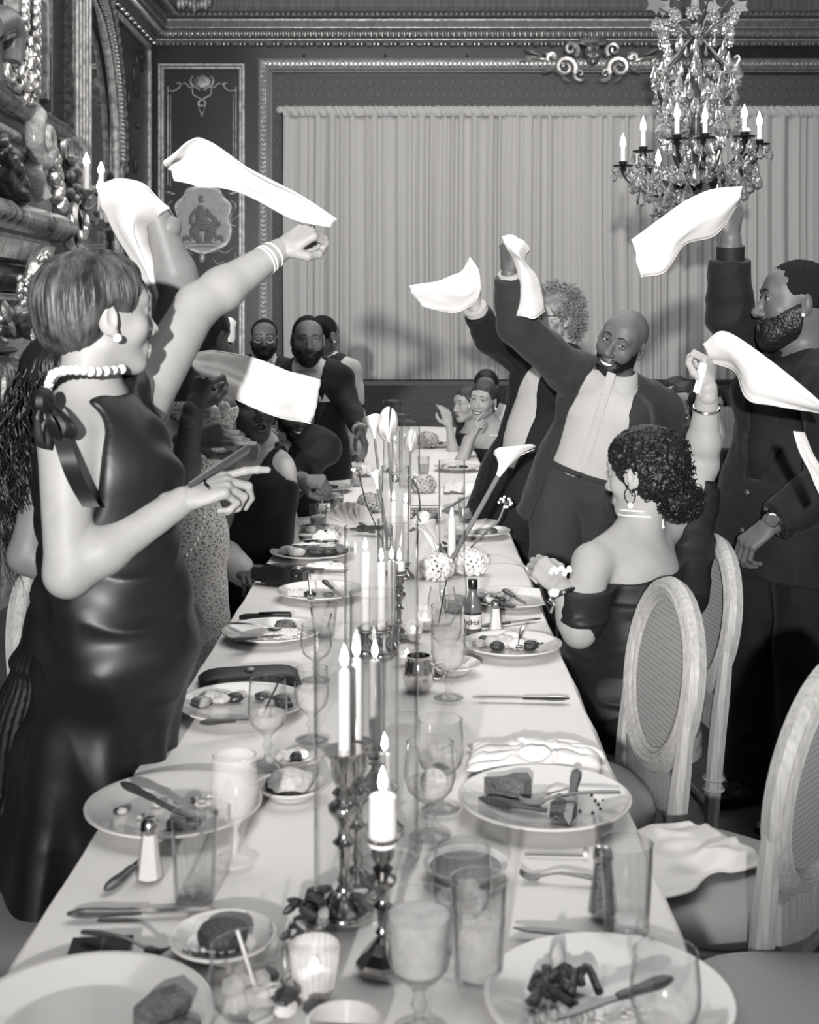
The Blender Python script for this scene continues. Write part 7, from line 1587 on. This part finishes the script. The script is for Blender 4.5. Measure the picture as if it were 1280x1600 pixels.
pel, nk = P(492, 708, 6.9), P(484, 571, 6.8); shR, shL = P(434, 598, 6.86), P(532, 592, 6.82); elL, wrL = P(548, 640, 6.75), P(562, 672, 6.55); elR, wrR = P(428, 668, 6.85), P(440, 730, 6.7)
f.trunk(pel, nk, shL, shR, False, 1.06); f.head(P(481, 531, 6.76), (.18, -.96, -.10), (.02, 0, 1), 1.08, False, 'closed', 'buzz', 'hair_buzz', neck=nk, beard=.008, fat=.003)
f.torso(f.B); f.arm(f.B, shL, elL, wrL, (.058, .048, .032)); f.arm(f.B, shR, elR, wrR, (.058, .048, .032)); f.hand(wrL, (.35, -.3, -.85), (.8, -.2, .4), -1, .35); f.hand(wrR, (0, 0, -1), (-.9, 0, 0), 1, .3); f.skin_done()
f.wear_suit('suit_black', (elL, wrL), (elR, wrR), open_=(.012, .20, .12), seed=7, lap_m='satin_black'); f.collar(); f.bowtie('petal_grey', 1.1)
c = f.drape([(-.095, .33)], .008)[0]; MB().prism([(-.03, 0), (.03, 0), (.026, .035), (.008, .018), (-.004, .045), (-.018, .02)], -.004, .004, lambda p: c+f.rt*p[0]+f.up*p[1]+f.fw*p[2]).build('pocket_square', 'napkin', f.o, 0, local=False)
hp_ = [f.TL((e*.09, 0, -.05)) for e in (1, -1)]; an = [np.array([h[0], h[1]+.1, .1]) for h in hp_]; f.trousers('suit_black', hp_, [lerp(h, a, .5) for h, a in zip(hp_, an)], an)
for a in an: f.shoe(np.array([a[0], a[1]+.05, 0]), (.1, -1))
f = Fig('standing man in white shirt and black vest looking away behind the tuxedo', (-.55, 7.5, 0), 'skin_brown', .009, .0055)
pel, nk = P(520, 690, 7.55), P(512, 562, 7.5); shL, shR = P(478, 582, 7.5), P(548, 580, 7.45); elR, wrR = P(556, 648, 7.4), P(556, 700, 7.3); elL, wrL = P(470, 650, 7.5), P(475, 700, 7.5)
f.trunk(pel, nk, shL, shR, False, .92); f.head(P(507, 525, 7.48), (.62, .75, 0), (0, 0, 1), 1.0, False, 'closed', 'fade', neck=nk, earring='stud', face=False)
f.torso(f.B); f.arm(f.B, shR, elR, wrR, (.05, .042, .03)); f.hand(wrR, (0, 0, -1), (.9, 0, 0), 1, .3); f.skin_done()
S = f.torso(SDF(), .008); f.arm(S, shR, elR, wrR, (.06, .05, .04), .008); f.arm(S, shL, elL, wrL, (.06, .05, .04), .008); S.cut(nk+f.up*.05, f.up); f.garment('shirt', S, 'shirt_white', .004, 12, 2); f.collar()
S = f.torso(SDF(), .018); S.cone(shR, elR, .092, .09, .01, '-'); S.cone(shL, elL, .092, .09, .01, '-'); S.cone(nk, nk+f.up*.2, .07, .08, .01, '-'); f.garment('vest', S, 'suit_black', .002, 10, 3)
f.ring('arm_garter', shR, elR, .85, .072, .010, 'suit_black')
hp_ = [f.TL((e*.09, 0, -.05)) for e in (1, -1)]; an = [np.array([h[0], h[1], .1]) for h in hp_]; f.trousers('suit_black', hp_, [lerp(h, a, .5) for h, a in zip(hp_, an)], an)
for a in an: f.shoe(np.array([a[0], a[1]-.05, 0]), (.4, 1))
# 9 person in the white cap behind the lace dress
f = Fig('person in a tall white cap, mostly hidden behind the sleek dark bun', (-.9, 5.5, 0), 'skin_brown', .010, .006)
pel, nk = P(336, 742, 5.55), P(338, 588, 5.5); shL, shR = P(285, 612, 5.5), P(385, 612, 5.5); elL, wrL = P(275, 700, 5.5), P(290, 780, 5.4); elR, wrR = P(392, 700, 5.5), P(385, 780, 5.4)
f.trunk(pel, nk, shL, shR, False, .95); f.head(P(338, 546, 5.5), (.55, .80, -.1), (0, 0, 1), .95, False, 'closed', 'buzz', neck=nk, face=False)
f.torso(f.B); f.arm(f.B, shL, elL, wrL, (.05, .042, .03)); f.arm(f.B, shR, elR, wrR, (.05, .042, .03)); f.hand(wrR, (0, 0, -1), (.9, 0, 0), 1, .3); f.skin_done()
S = f.torso(SDF(), .015); f.arm(S, shL, elL, wrL, (.06, .05, .04), .008); f.arm(S, shR, elR, wrR, (.06, .05, .04), .008); S.cut(nk+f.up*.05, f.up); f.garment('jacket', S, 'suit_black', .003, 10, 2)
f.put('white_cap', MB().lathe([(.083, .035), (.088, .06), (.085, .105), (.088, .135), (.07, .15), (.001, .152)], 26, (0, -.018, 0), 1.2), 'napkin')
hp_ = [f.TL((e*.09, 0, -.05)) for e in (1, -1)]; an = [np.array([h[0], h[1], .1]) for h in hp_]; f.trousers('suit_black', hp_, [lerp(h, a, .5) for h, a in zip(hp_, an)], an)
for a in an: f.shoe(np.array([a[0], a[1]-.05, 0]), (.4, 1))

# ---------------------------------------------------------------- 10-12 guests seated at the far right
f = Fig('smiling seated woman in strapless dark dress with pearl necklace, hand at her chin', (.50, 8.0, 0), 'skin_fair', .008, .0045)
pel, nk = P(790, 770, 8.1), P(772, 668, 8.05); shR, shL = P(734, 690, 8.02), P(812, 688, 8.1); elR, wrR = P(716, 732, 7.85), P(736, 684, 7.85); elL, wrL = P(812, 740, 8.0), P(770, 745, 7.9)
f.trunk(pel, nk, shL, shR, True, 1.05); f.head(P(755, 627, 7.98), (-.42, -.88, .02), (.10, 0, 1), 1.02, True, 'smile', 'updo', 'hair_brown', neck=nk, earring='pearl', brow_m='hair_brown', gaze=(-.1, 1, 0), lid=.0056)
f.torso(f.B); f.arm(f.B, shR, elR, wrR, (.044, .038, .026)); f.arm(f.B, shL, elL, wrL, (.044, .038, .026)); f.hand(wrR, (.40, -.1, .85), (-.8, -.5, .3), 1, fingers=(.15, .6, .75, .8), thumb=.5); f.hand(wrL, (-1, 0, 0), (0, 0, 1), -1, .3); f.skin_done()
S = f.torso(SDF(), .008); S.cut(f.TL((0, 0, .335)), f.up, .005); S.cone(pel, pel+np.array([-.2, -.05, -.3]), .16, .2, .06); f.garment('strapless_dress', S, 'dress_black', .003, 10, 2)
for i in range(21):
    a = -1.9+3.8*i/20; MB().ell(nk+f.rt*.068*math.sin(a)+f.fw*(.072*math.cos(a)+.012)-f.up*(.030*(math.cos(a)+.3)), .006, 8, 6).build('pearl', 'pearl', f.o, local=False)
f = Fig('pale seated woman with raised tattooed forearm, in profile behind the smiling woman', (.30, 8.5, 0), 'skin_fair', .009, .005)
pel, nk = P(745, 760, 8.6), P(740, 668, 8.55); shR, shL = P(718, 695, 8.6), P(775, 690, 8.6); elR, wrR = P(710, 716, 8.35), P(702, 665, 8.4); elL, wrL = P(780, 740, 8.5), P(750, 745, 8.4)
f.trunk(pel, nk, shL, shR, True, .95); f.head(P(730, 632, 8.5), (-.80, -.58, -.05), (.05, 0, 1), 1.0, True, 'closed', 'updo', 'hair_brown', neck=nk, brow_m='hair_mid')
f.torso(f.B); f.arm(f.B, shR, elR, wrR, (.042, .036, .024)); f.arm(f.B, shL, elL, wrL, (.042, .036, .024)); f.hand(wrR, (-.25, 0, .95), (.3, -.9, 0), 1, fingers=(.3, .45, .6, .7), thumb=.3); f.skin_done()
S = f.torso(SDF(), .010); f.arm(S, shL, elL, wrL, (.05, .045, .035), .01, .6); S.cut(nk-f.up*.03, f.up); f.garment('black_top', S, 'dress_black', .003, 10, 2)
f = Fig('man with short curly dark hair hidden behind the two seated women', (.5, 9.2, 0), 'skin_brown', .011, .006)
pel, nk = P(765, 735, 9.25), P(762, 637, 9.2); shR, shL = P(728, 652, 9.2), P(800, 652, 9.2)
f.trunk(pel, nk, shL, shR); f.head(P(760, 605, 9.18), (-.1, -.98, 0), (0, 0, 1), 1.0, False, 'closed', 'short', neck=nk, beard=.004)
f.torso(f.B); f.skin_done(); f.wear_suit('suit_black', (P(808, 710, 9.2), P(790, 740, 9.0)), (P(720, 710, 9.2), P(735, 740, 9.0)), hem=-.1, seed=3, lap=False, cuffs=False)

# ---------------------------------------------------------------- 13 curly haired man with glasses
f = Fig('curly haired man with glasses in a black suit waving a napkin, behind the smiling man', (.5, 5.4, 0), 'skin_fair', .007, .004); f.beard_m = 'hair_fair'
pel, nk = P(812, 752, 5.45), P(876, 550, 5.42); shR, elR, wrR = P(838, 578, 5.5), P(766, 528, 5.28), P(743, 482, 5.18); shL, elL, wrL = P(900, 590, 5.3), P(890, 690, 5.4), P(850, 740, 5.3)
f.trunk(pel, nk, shL, shR, False, .98, 1.0); f.fw = nrm(np.array([-.78, -.62, -.15])); f.rt = nrm(np.cross(f.fw, f.up)); f.fw = np.cross(f.up, f.rt); f.R = np.column_stack([f.rt, f.fw, f.up])
f.head(P(864, 498, 5.40), (-.88, -.46, .0), (.03, 0, 1), 1.04, False, 'closed', 'curly_short', 'hair_fair', beard=.006, glasses='wire_dark', brow_m='hair_fair', neck=nk)
f.torso(f.B); f.arm(f.B, shR, elR, wrR, (.055, .045, .03)); f.hand(wrR, (-.10, -.05, 1), (.75, -.6, .1), 1, .95, .85, 1.08); f.skin_done()
f.wear_suit('suit_black', (elL, wrL), (elR, wrR), rA=(.064, .054, .044), open_=[(-.3, .07), (.0, .07), (.3, .075), (.45, .05), (.52, .045)], hem=-.22, seed=9, endR=.86); f.collar(); f.cuff(elR, wrR, .043, t0=.72, t1=.98)
hp_ = [f.TL((e*.09, 0, -.03)) for e in (1, -1)]; an = [np.array([h[0]+.02, h[1]+.05*i, .1]) for i, h in enumerate(hp_)]; f.trousers('suit_black', hp_, [lerp(h, a, .5) for h, a in zip(hp_, an)], an)
for a in an: f.shoe(np.array([a[0]+.06, a[1], 0]), (-1, -.3))
airnapkin('white napkin spread to the left from the fist of the curly haired man', [[(736, 402, 5.12), (722, 425, 5.14), (690, 438, 5.16), (640, 447, 5.18)], [(748, 422, 5.08), (732, 446, 5.10), (695, 458, 5.14), (645, 460, 5.18)], [(752, 448, 5.10), (742, 472, 5.14), (708, 486, 5.18), (660, 474, 5.2)]], amp=.012, seed=8)

# ---------------------------------------------------------------- 14 smiling man in the charcoal suit
f = Fig('smiling bald bearded man in a charcoal suit and white dotted shirt with raised fist', (.62, 4.75, 0), 'skin_brown', .0065, .003)
pel, nk = P(912, 748, 4.75), P(962, 606, 4.7); nk = P(960, 600, 4.7); shR, elR, wrR = P(888, 580, 4.62), P(808, 508, 4.48), P(796, 428, 4.40); shL, elL, wrL = P(1034, 640, 4.82), P(1050, 740, 4.9), P(1020, 830, 4.8)
f.trunk(pel, nk, shL, shR, False, 1.02, 1.0); f.fw = nrm(np.array([-.30, -.95, 0])); f.rt = nrm(np.cross(f.fw, f.up)); f.fw = np.cross(f.up, f.rt); f.R = np.column_stack([f.rt, f.fw, f.up])
f.head(P(971, 535, 4.64), (-.50, -.85, -.10), (.40, -.06, .91), 1.04, False, 'smile', None, beard=.0022, neck=nk, gaze=(-.45, 1, .05), lid=.0036)
f.torso(f.B); f.arm(f.B, shR, elR, wrR, (.055, .045, .03)); f.arm(f.B, shL, elL, wrL, (.055, .045, .03)); f.hand(wrR, (-.06, -.1, 1), (-.80, -.55, 0), 1, .95, .8, 1.10); f.hand(wrL, (-.1, 0, -1), (.8, -.5, 0), -1, .4); f.skin_done()
f.wear_suit('suit_char', (elL, wrL), (elR, wrR), rA=(.068, .058, .046), open_=[(-.3, .135), (.0, .118), (.25, .115), (.40, .09), (.50, .055)], hem=-.20, seed=11, endR=.95, cuffs=False, amp=.0045); f.collar('shirt_white', .072, .050); f.cuff(elR, wrR, .042, t0=.93, t1=1.02)
sv = f.TL((0, 0, 0))
def shirt_pt(x, z): return f.TL((x, (.1225 if z < .2 else .121+.03*math.sin((z-.2)*5))+.012, z))
MB().tube([shirt_pt(0, z) for z in np.linspace(.07, .44, 14)], .016, 8, flat=(tuple(f.fw), .2)).build('shirt_placket', 'shirt_white', f.o, local=False)
for z in (.12, .20, .28, .36): MB().ell(shirt_pt(0, z)+f.fw*.004, (.005, .003, .005), 8, 6, f.R).build('shirt_button', 'petal_grey', f.o, local=False)
hp_ = [f.TL((.09, 0, -.04)), f.TL((-.09, 0, -.04))]; an = [np.array([P(866, 1150, 4.7)[0], 4.68, .1]), np.array([P(950, 1150, 4.7)[0], 4.85, .1])]; f.trousers('trousers_char', hp_, [P(862, 930, 4.66), P(944, 930, 4.78)], an, (.108, .085, .075), amp=.004, top=.045)
MB().tube([f.TL((.16*math.sin(a)*1.0, .125*math.cos(a), .035)) for a in np.linspace(0, 6.283, 33)[:-1]], .012, 6, closed=True).build('waistband', 'trousers_char', f.o, local=False); MB().ell(f.TL((.0, .139, .034)), .007, 8, 6).build('button', 'leather_black', f.o, local=False)
for a in an: f.shoe(np.array([a[0], a[1]+.05, 0]), (-.4, -1))
airnapkin('white napkin drooping from the fist of the smiling bald man', [[(784, 370, 4.36), (800, 366, 4.34), (815, 374, 4.34), (824, 392, 4.38)], [(790, 388, 4.34), (800, 392, 4.28), (814, 396, 4.28), (824, 404, 4.36)], [(805, 412, 4.36), (812, 412, 4.32), (822, 418, 4.32), (832, 420, 4.38)], [(812, 450, 4.38), (820, 446, 4.34), (832, 448, 4.34), (844, 442, 4.40)], [(801, 492, 4.40), (818, 494, 4.36), (836, 498, 4.36), (850, 486, 4.42)]], amp=.010, seed=10, nu=24, nv=34)

# ---------------------------------------------------------------- 15 woman in the off-shoulder dress
f = Fig('seated woman in a black off-shoulder dress with dark curls, swinging a napkin', (.62, 3.5, 0), 'skin_light', .0055, .0028)
pel, nk = P(990, 1080, 3.5), P(998, 826, 3.54); shL, elL, wrL = P(925, 880, 3.42), P(905, 985, 3.32), P(878, 918, 3.36); shR, elR, wrR = P(1064, 812, 3.72), P(1097, 726, 3.82), P(1106, 606, 3.72)
f.trunk(pel, nk, shL, shR, True, 1.16, 1.15); f.fw = nrm(np.array([-.72, .69, 0])); f.rt = nrm(np.cross(f.fw, f.up)); f.fw = np.cross(f.up, f.rt); f.R = np.column_stack([f.rt, f.fw, f.up])
f.head(P(1003, 742, 3.55), (-.80, .58, -.10), (.03, .05, 1), 1.02, True, 'smile', 'curly_back', earring='drop', neck=nk, neck_r=.052)
f.torso(f.B); f.arm(f.B, shL, elL, wrL, (.056, .044, .027)); f.arm(f.B, shR, elR, wrR, (.058, .050, .029)); f.hand(wrL, (-.62, .35, .55), (-.2, -.75, .6), -1, .7, .5, .95); f.hand(wrR, (.0, -.05, 1), (.75, -.65, 0), 1, .9, .8, .95, wr_r=.027); f.skin_done()
S = f.torso(SDF(), .010); S.cone(pel, pel+f.fw*.2+np.array([-.1, .0, -.03]), .165, .13, .06); S.cone(pel+f.fw*.2+np.array([-.1, 0, -.03]), pel+f.fw*.42+np.array([-.2, 0, -.04]), .13, .10, .06); S.ell(pel-f.up*.02, (.20, .165, .13), f.R, .05)
S.cone(lerp(shL, elL, .30), lerp(shL, elL, .82), .078, .068, .03); S.cone(lerp(shR, nk, .0)-f.up*.03, lerp(shR, elR, .40), .070, .066, .03)
S.cut(f.TL((0, 0, .335)), nrm(f.up*.95-f.rt*.16-f.fw*.05), .012); S.cut(shR+np.array([.0, 0, .06]), (.0, .0, 1), .01)
S.cone(P(1066, 925, 3.60), P(1078, 850, 3.68), .075, .066, .03); S.cone(P(1078, 850, 3.68), P(1092, 768, 3.79), .066, .060, .02)
f.garment('off_shoulder_dress', S, 'dress_black', .006, 9, 5, (1, 1, 2.6))
G = []
for t in np.linspace(0, 1, 14):
    base = lerp(f.TL((.10, -.105, .30)), shR+np.array([.03, -.05, .02]), t); G.append([base+np.array([.0, -.02*math.sin(math.pi*t), 0])+np.array([dx, -.01*math.sin(k*2.0), -.02*k*.2]) for k, dx in enumerate((-.02, .0, .02, .045))])
for k, (r, dz_) in enumerate(((.069, .0), (.074, -.014))):
    MB().tube(bez([nk+f.up*(.052+dz_)+(f.rt*math.sin(a)-f.fw*math.cos(a))*(r-.008) for a in np.linspace(-2.0, 2.0, 16)], 40), .0026, 6).build('necklace', 'pearl', f.o, local=False)
for i in range(5): MB().ell(nk-f.fw*.068+f.up*(.046-.009*i)+f.rt*(.008+.003*i), .005, 8, 6).build('clasp_bead', 'pearl', f.o, local=False)
f.ring('bracelet', elR, wrR, .74, .036, .006, 'steel'); f.ring('watch_strap', elL, wrL, .86, .031, .007, 'leather_black'); MB().ell(lerp(elL, wrL, .86)+np.array([-.028, -.018, .006]), (.018, .018, .012), 14, 8).build('watch_face', 'pearl', f.o, local=False)
q = random.Random(3); cf = thing('wrist_flower', 'tiny white blossom corsage on the hand of the off-shoulder woman', 'flower', wrL+np.array([-.005, 0, .05]))
for i in range(12): MB().ell(wrL+np.array([q.uniform(-.03, .03), q.uniform(-.03, .0), .045+q.uniform(-.008, .012)]), .007, 7, 5).build('blossom', 'petal', cf, local=False)
hb = thing('handbag', 'black leather handbag with a strap in the lap of the off-shoulder woman', 'bag', P(915, 1010, 3.62)); S = SDF(); S.box(P(915, 1005, 3.66), (.085, .05, .085), rd=.03); v, q_ = S.mesh(.008); raw_mesh('bag_body', wrinkle(v, q_, .003, 16, 2), q_, 'leather_black', hb)
MB().tube(bez([P(878, 985, 3.64), P(852, 930, 3.55), P(850, 905, 3.5), P(862, 895, 3.45), P(880, 930, 3.6)], 24), .010, 8, flat=((0, 1, 0), .4)).build('strap', 'leather_black', hb, local=False); MB().tube([P(858, 938, 3.5), P(866, 946, 3.48), P(862, 956, 3.5)], .006, 6).build('buckle', 'steel', hb, local=False)
airnapkin('white napkin streaming to the right edge from the bare raised arm', [[(1098, 538, 3.72), (1132, 517, 3.66), (1200, 560, 3.5), (1292, 632, 3.3)], [(1104, 552, 3.70), (1140, 548, 3.60), (1200, 594, 3.46), (1292, 642, 3.28)], [(1112, 566, 3.72), (1150, 580, 3.64), (1164, 622, 3.52), (1210, 634, 3.44), (1292, 654, 3.32)]], amp=.012, seed=12)
airnapkin('loose end of the same side napkin hanging below the bracelet hand', [[(1096, 560, 3.70), (1090, 590, 3.70), (1084, 612, 3.70)], [(1104, 570, 3.68), (1097, 600, 3.68), (1094, 618, 3.70)]], amp=.004, seed=3, nu=16, nv=8, name='napkin_end')
airnapkin('blurred white napkin edge dangling at the far right beside the black trousers', [[(1240, 674, 3.0), (1252, 712, 3.0), (1270, 750, 3.0), (1288, 790, 3.0)], [(1256, 676, 3.03), (1270, 712, 3.03), (1286, 745, 3.03), (1300, 780, 3.03)]], amp=.005, seed=5, nu=20, nv=8)

# ---------------------------------------------------------------- 16 big man in black at the right
f = Fig('big bearded man in black suit and shirt raising a napkin at the right', (1.2, 4.05, 0), 'skin_brown', .0065, .003)
pel, nk = P(1222, 800, 4.05), P(1252, 562, 4.05); shR, elR, wrR = P(1200, 588, 4.28), P(1140, 492, 4.18), P(1142, 372, 4.12); shL, elL, wrL = P(1300, 610, 3.82), P(1300, 760, 3.78), P(1207, 818, 3.74)
f.trunk(pel, nk, shL, shR, False, 1.16, 1.30); f.fw = nrm(np.array([-.80, -.60, 0])); f.rt = nrm(np.cross(f.fw, f.up)); f.fw = np.cross(f.up, f.rt); f.R = np.column_stack([f.rt, f.fw, f.up])
f.head(P(1240, 474, 4.04), (-.985, .02, .04), (.04, 0, 1), 1.14, False, 'open', 'fade', beard=.012, earring='stud', neck=nk, neck_r=.070, fat=.005, gaze=(0, 1, -.1))
f.torso(f.B); f.arm(f.B, shR, elR, wrR, (.06, .05, .034)); f.arm(f.B, shL, elL, wrL, (.06, .05, .034)); f.hand(wrR, (.12, -.05, 1), (.6, -.8, 0), 1, fingers=(.5, .6, .7, .8), thumb=.7, sc=1.1, wr_r=.032); f.hand(wrL, (-.75, .0, -.6), (-.5, -.45, .75), -1, .55, .5, 1.12, wr_r=.032); f.skin_done()
f.wear_suit('suit_black', (elL, wrL), (elR, wrR), rA=(.078, .066, .052), open_=(.03, .16, .10), hem=-.20, shirt='shirt_black', seed=13, endR=.72, endL=.94, cuffs=False, amp=.005); f.collar('shirt_black', .075, .032)
f.cuff(elR, wrR, .046, 'shirt_black', .70, .90)
f.buttons([(.0, .06), (.0, -.06)], 'steel_dark', .009)
hp_ = [f.TL((.10, 0, -.04)), f.TL((-.10, 0, -.04))]; an = [np.array([P(1180, 1180, 4.2)[0], 4.25, .1]), np.array([P(1262, 1200, 4.0)[0], 3.98, .1])]; f.trousers('suit_black', hp_, [P(1186, 1000, 4.18), P(1258, 1010, 3.98)], an, (.122, .095, .088), amp=.005)
for a in an: f.shoe(np.array([a[0]+.06, a[1], 0]), (-1, -.35), L=.3)
f.ring('watch_bracelet', elL, wrL, .96, .043, .009, 'steel'); MB().lathe([(.001, 0), (.019, 0), (.021, .004), (.018, .008), (.001, .008)], 20).xf(np.block([[frame((0, 0, 1), (-.4, -.75, .5)), (lerp(elL, wrL, .96)+np.array([-.018, -.042, .012]))[:, None]], [np.zeros((1, 3)), np.ones((1, 1))]])).build('watch_case', 'steel', f.o, local=False)
airnapkin('white napkin swept to the left from the hand of the big man in black', [[(1160, 294, 4.08), (1110, 298, 4.06), (1050, 328, 4.02), (988, 374, 3.96)], [(1156, 308, 4.04), (1112, 334, 4.00), (1052, 362, 3.97), (994, 404, 3.94)], [(1150, 322, 4.08), (1118, 368, 4.06), (1070, 384, 4.02), (1042, 424, 3.98), (1002, 433, 3.96)]], amp=.014, seed=14)

# ---------------------------------------------------------------- 17-19 seated guests between the two men
f = Fig('man with glasses half hidden behind the shoulder of the smiling man', (1.5, 7.4, 0), 'skin_fair', .011, .0055)
pel, nk = P(1062, 760, 7.45), P(1060, 655, 7.42); shR, shL = P(1015, 675, 7.4), P(1105, 675, 7.4)
f.trunk(pel, nk, shL, shR); f.head(P(1058, 622, 7.4), (-.35, -.92, 0), (0, 0, 1), .98, False, 'closed', 'short', neck=nk, glasses='wire_dark'); f.torso(f.B); f.skin_done()
f.wear_suit('suit_black', (P(1112, 740, 7.4), P(1090, 770, 7.2)), (P(1010, 740, 7.4), P(1030, 770, 7.2)), hem=-.1, lap=False, cuffs=False)
f.trousers('suit_black', (f.TL((.09, 0, -.03)), f.TL((-.09, 0, -.03))), (f.TL((.09, .40, -.03)), f.TL((-.09, .40, -.03))), [np.array([*f.TL((e*.09, .42, 0))[:2], .07]) for e in (1, -1)])
for e in (1, -1): f.shoe(np.array([*f.TL((e*.09, .38, 0))[:2], 0]), (-.3, -1))
f = Fig('woman with long dark hair peering beside the raised bare arm', (1.45, 6.7, 0), 'skin_light', .010, .005)
pel, nk = P(1076, 770, 6.75), P(1074, 672, 6.72); shR, shL = P(1034, 692, 6.7), P(1112, 692, 6.75)
f.trunk(pel, nk, shL, shR, True); f.head(P(1070, 634, 6.7), (-.28, -.95, 0), (.05, 0, 1), 1.02, True, 'closed', 'long', neck=nk, earring='drop'); f.torso(f.B); f.skin_done()
S = f.torso(SDF(), .010); S.cone(pel, pel+np.array([-.1, -.1, -.56]), .17, .2, .05); S.cut(nk-f.up*.05, f.up); f.garment('dark_top', S, 'dress_black', .002, 10, 2)
f = Fig('seated woman in round glasses and black dress partly behind the raised bare arm', (1.38, 5.95, 0), 'skin_light', .008, .0045)
pel, nk = P(1112, 822, 6.0), P(1108, 682, 6.0); shR, shL = P(1066, 712, 5.95), P(1152, 708, 6.0); elL, wrL = P(1165, 790, 5.9), P(1110, 805, 5.7); elR, wrR = P(1068, 800, 5.9), P(1100, 815, 5.7)
f.trunk(pel, nk, shL, shR, True, 1.15); f.head(P(1106, 642, 5.95), (-.10, -.98, .02), (0, 0, 1), 1.06, True, 'closed', 'updo', neck=nk, glasses='steel_dark', earring='stud'); f.torso(f.B)
f.arm(f.B, shL, elL, wrL, (.05, .042, .028)); f.arm(f.B, shR, elR, wrR, (.05, .042, .028)); f.hand(wrL, (-1, -.2, 0), (0, 0, 1), -1, .3); f.skin_done()
S = f.torso(SDF(), .010); f.arm(S, shL, elL, wrL, (.056, .05, .03), .01, .5); S.cut(nk-f.up*.07-f.rt*.02, nrm(f.up+f.rt*.55), .005); S.cone(pel, pel+np.array([-.25, -.1, -.05]), .17, .13, .05); S.cone(pel, np.array([pel[0]-.1, pel[1]-.05, .2]), .17, .2, .05); f.garment('black_dress', S, 'dress_black', .003, 10, 2)
MB().ell(f.shR+f.fw*.045-f.up*.02+f.rt*-.02, (.02, .004, .012), 8, 5, f.R).build('shoulder_tattoo', 'hair_brown', f.o, local=False)
# glimmering cut glass jar behind the big man
g = thing('glass_jar', 'tall ribbed glass jar glinting beside the big man in black', 'jar', (P(1137, 700, 5.3)[0], 5.3, 0))
st2 = thing('side_stand', 'dark stand carrying the ribbed glass jar behind the guests', 'stand', (P(1137, 700, 5.3)[0], 5.3, 0)); zt_ = P(1137, 700, 5.3)[2]
g.location[2] = zt_+.002
MB().tube([(0, 0, .02), (0, 0, .5), (0, 0, zt_-.02)], .025, 10).build('post', 'wood_dark', st2); MB().lathe([(.001, 0), (.16, 0), (.16, .02), (.03, .04), (.001, .04)], 20).build('foot', 'wood_dark', st2); MB().lathe([(.001, zt_-.025), (.09, zt_-.025), (.09, zt_), (.001, zt_)], 20).build('stand_top', 'wood_dark', st2)
for k in range(18): MB().tube([(.055*math.cos(k*.349), .055*math.sin(k*.349), .004), (.056*math.cos(k*.349), .056*math.sin(k*.349), .09), (.055*math.cos(k*.349), .055*math.sin(k*.349), .17)], .009, 5).build('glass_rib', 'glass_frost', g)
MB().lathe([(.05, .002), (.05, .165), (.046, .165), (.046, .006), (.001, .006)], 20).build('jar_body', 'glass_thin', g)
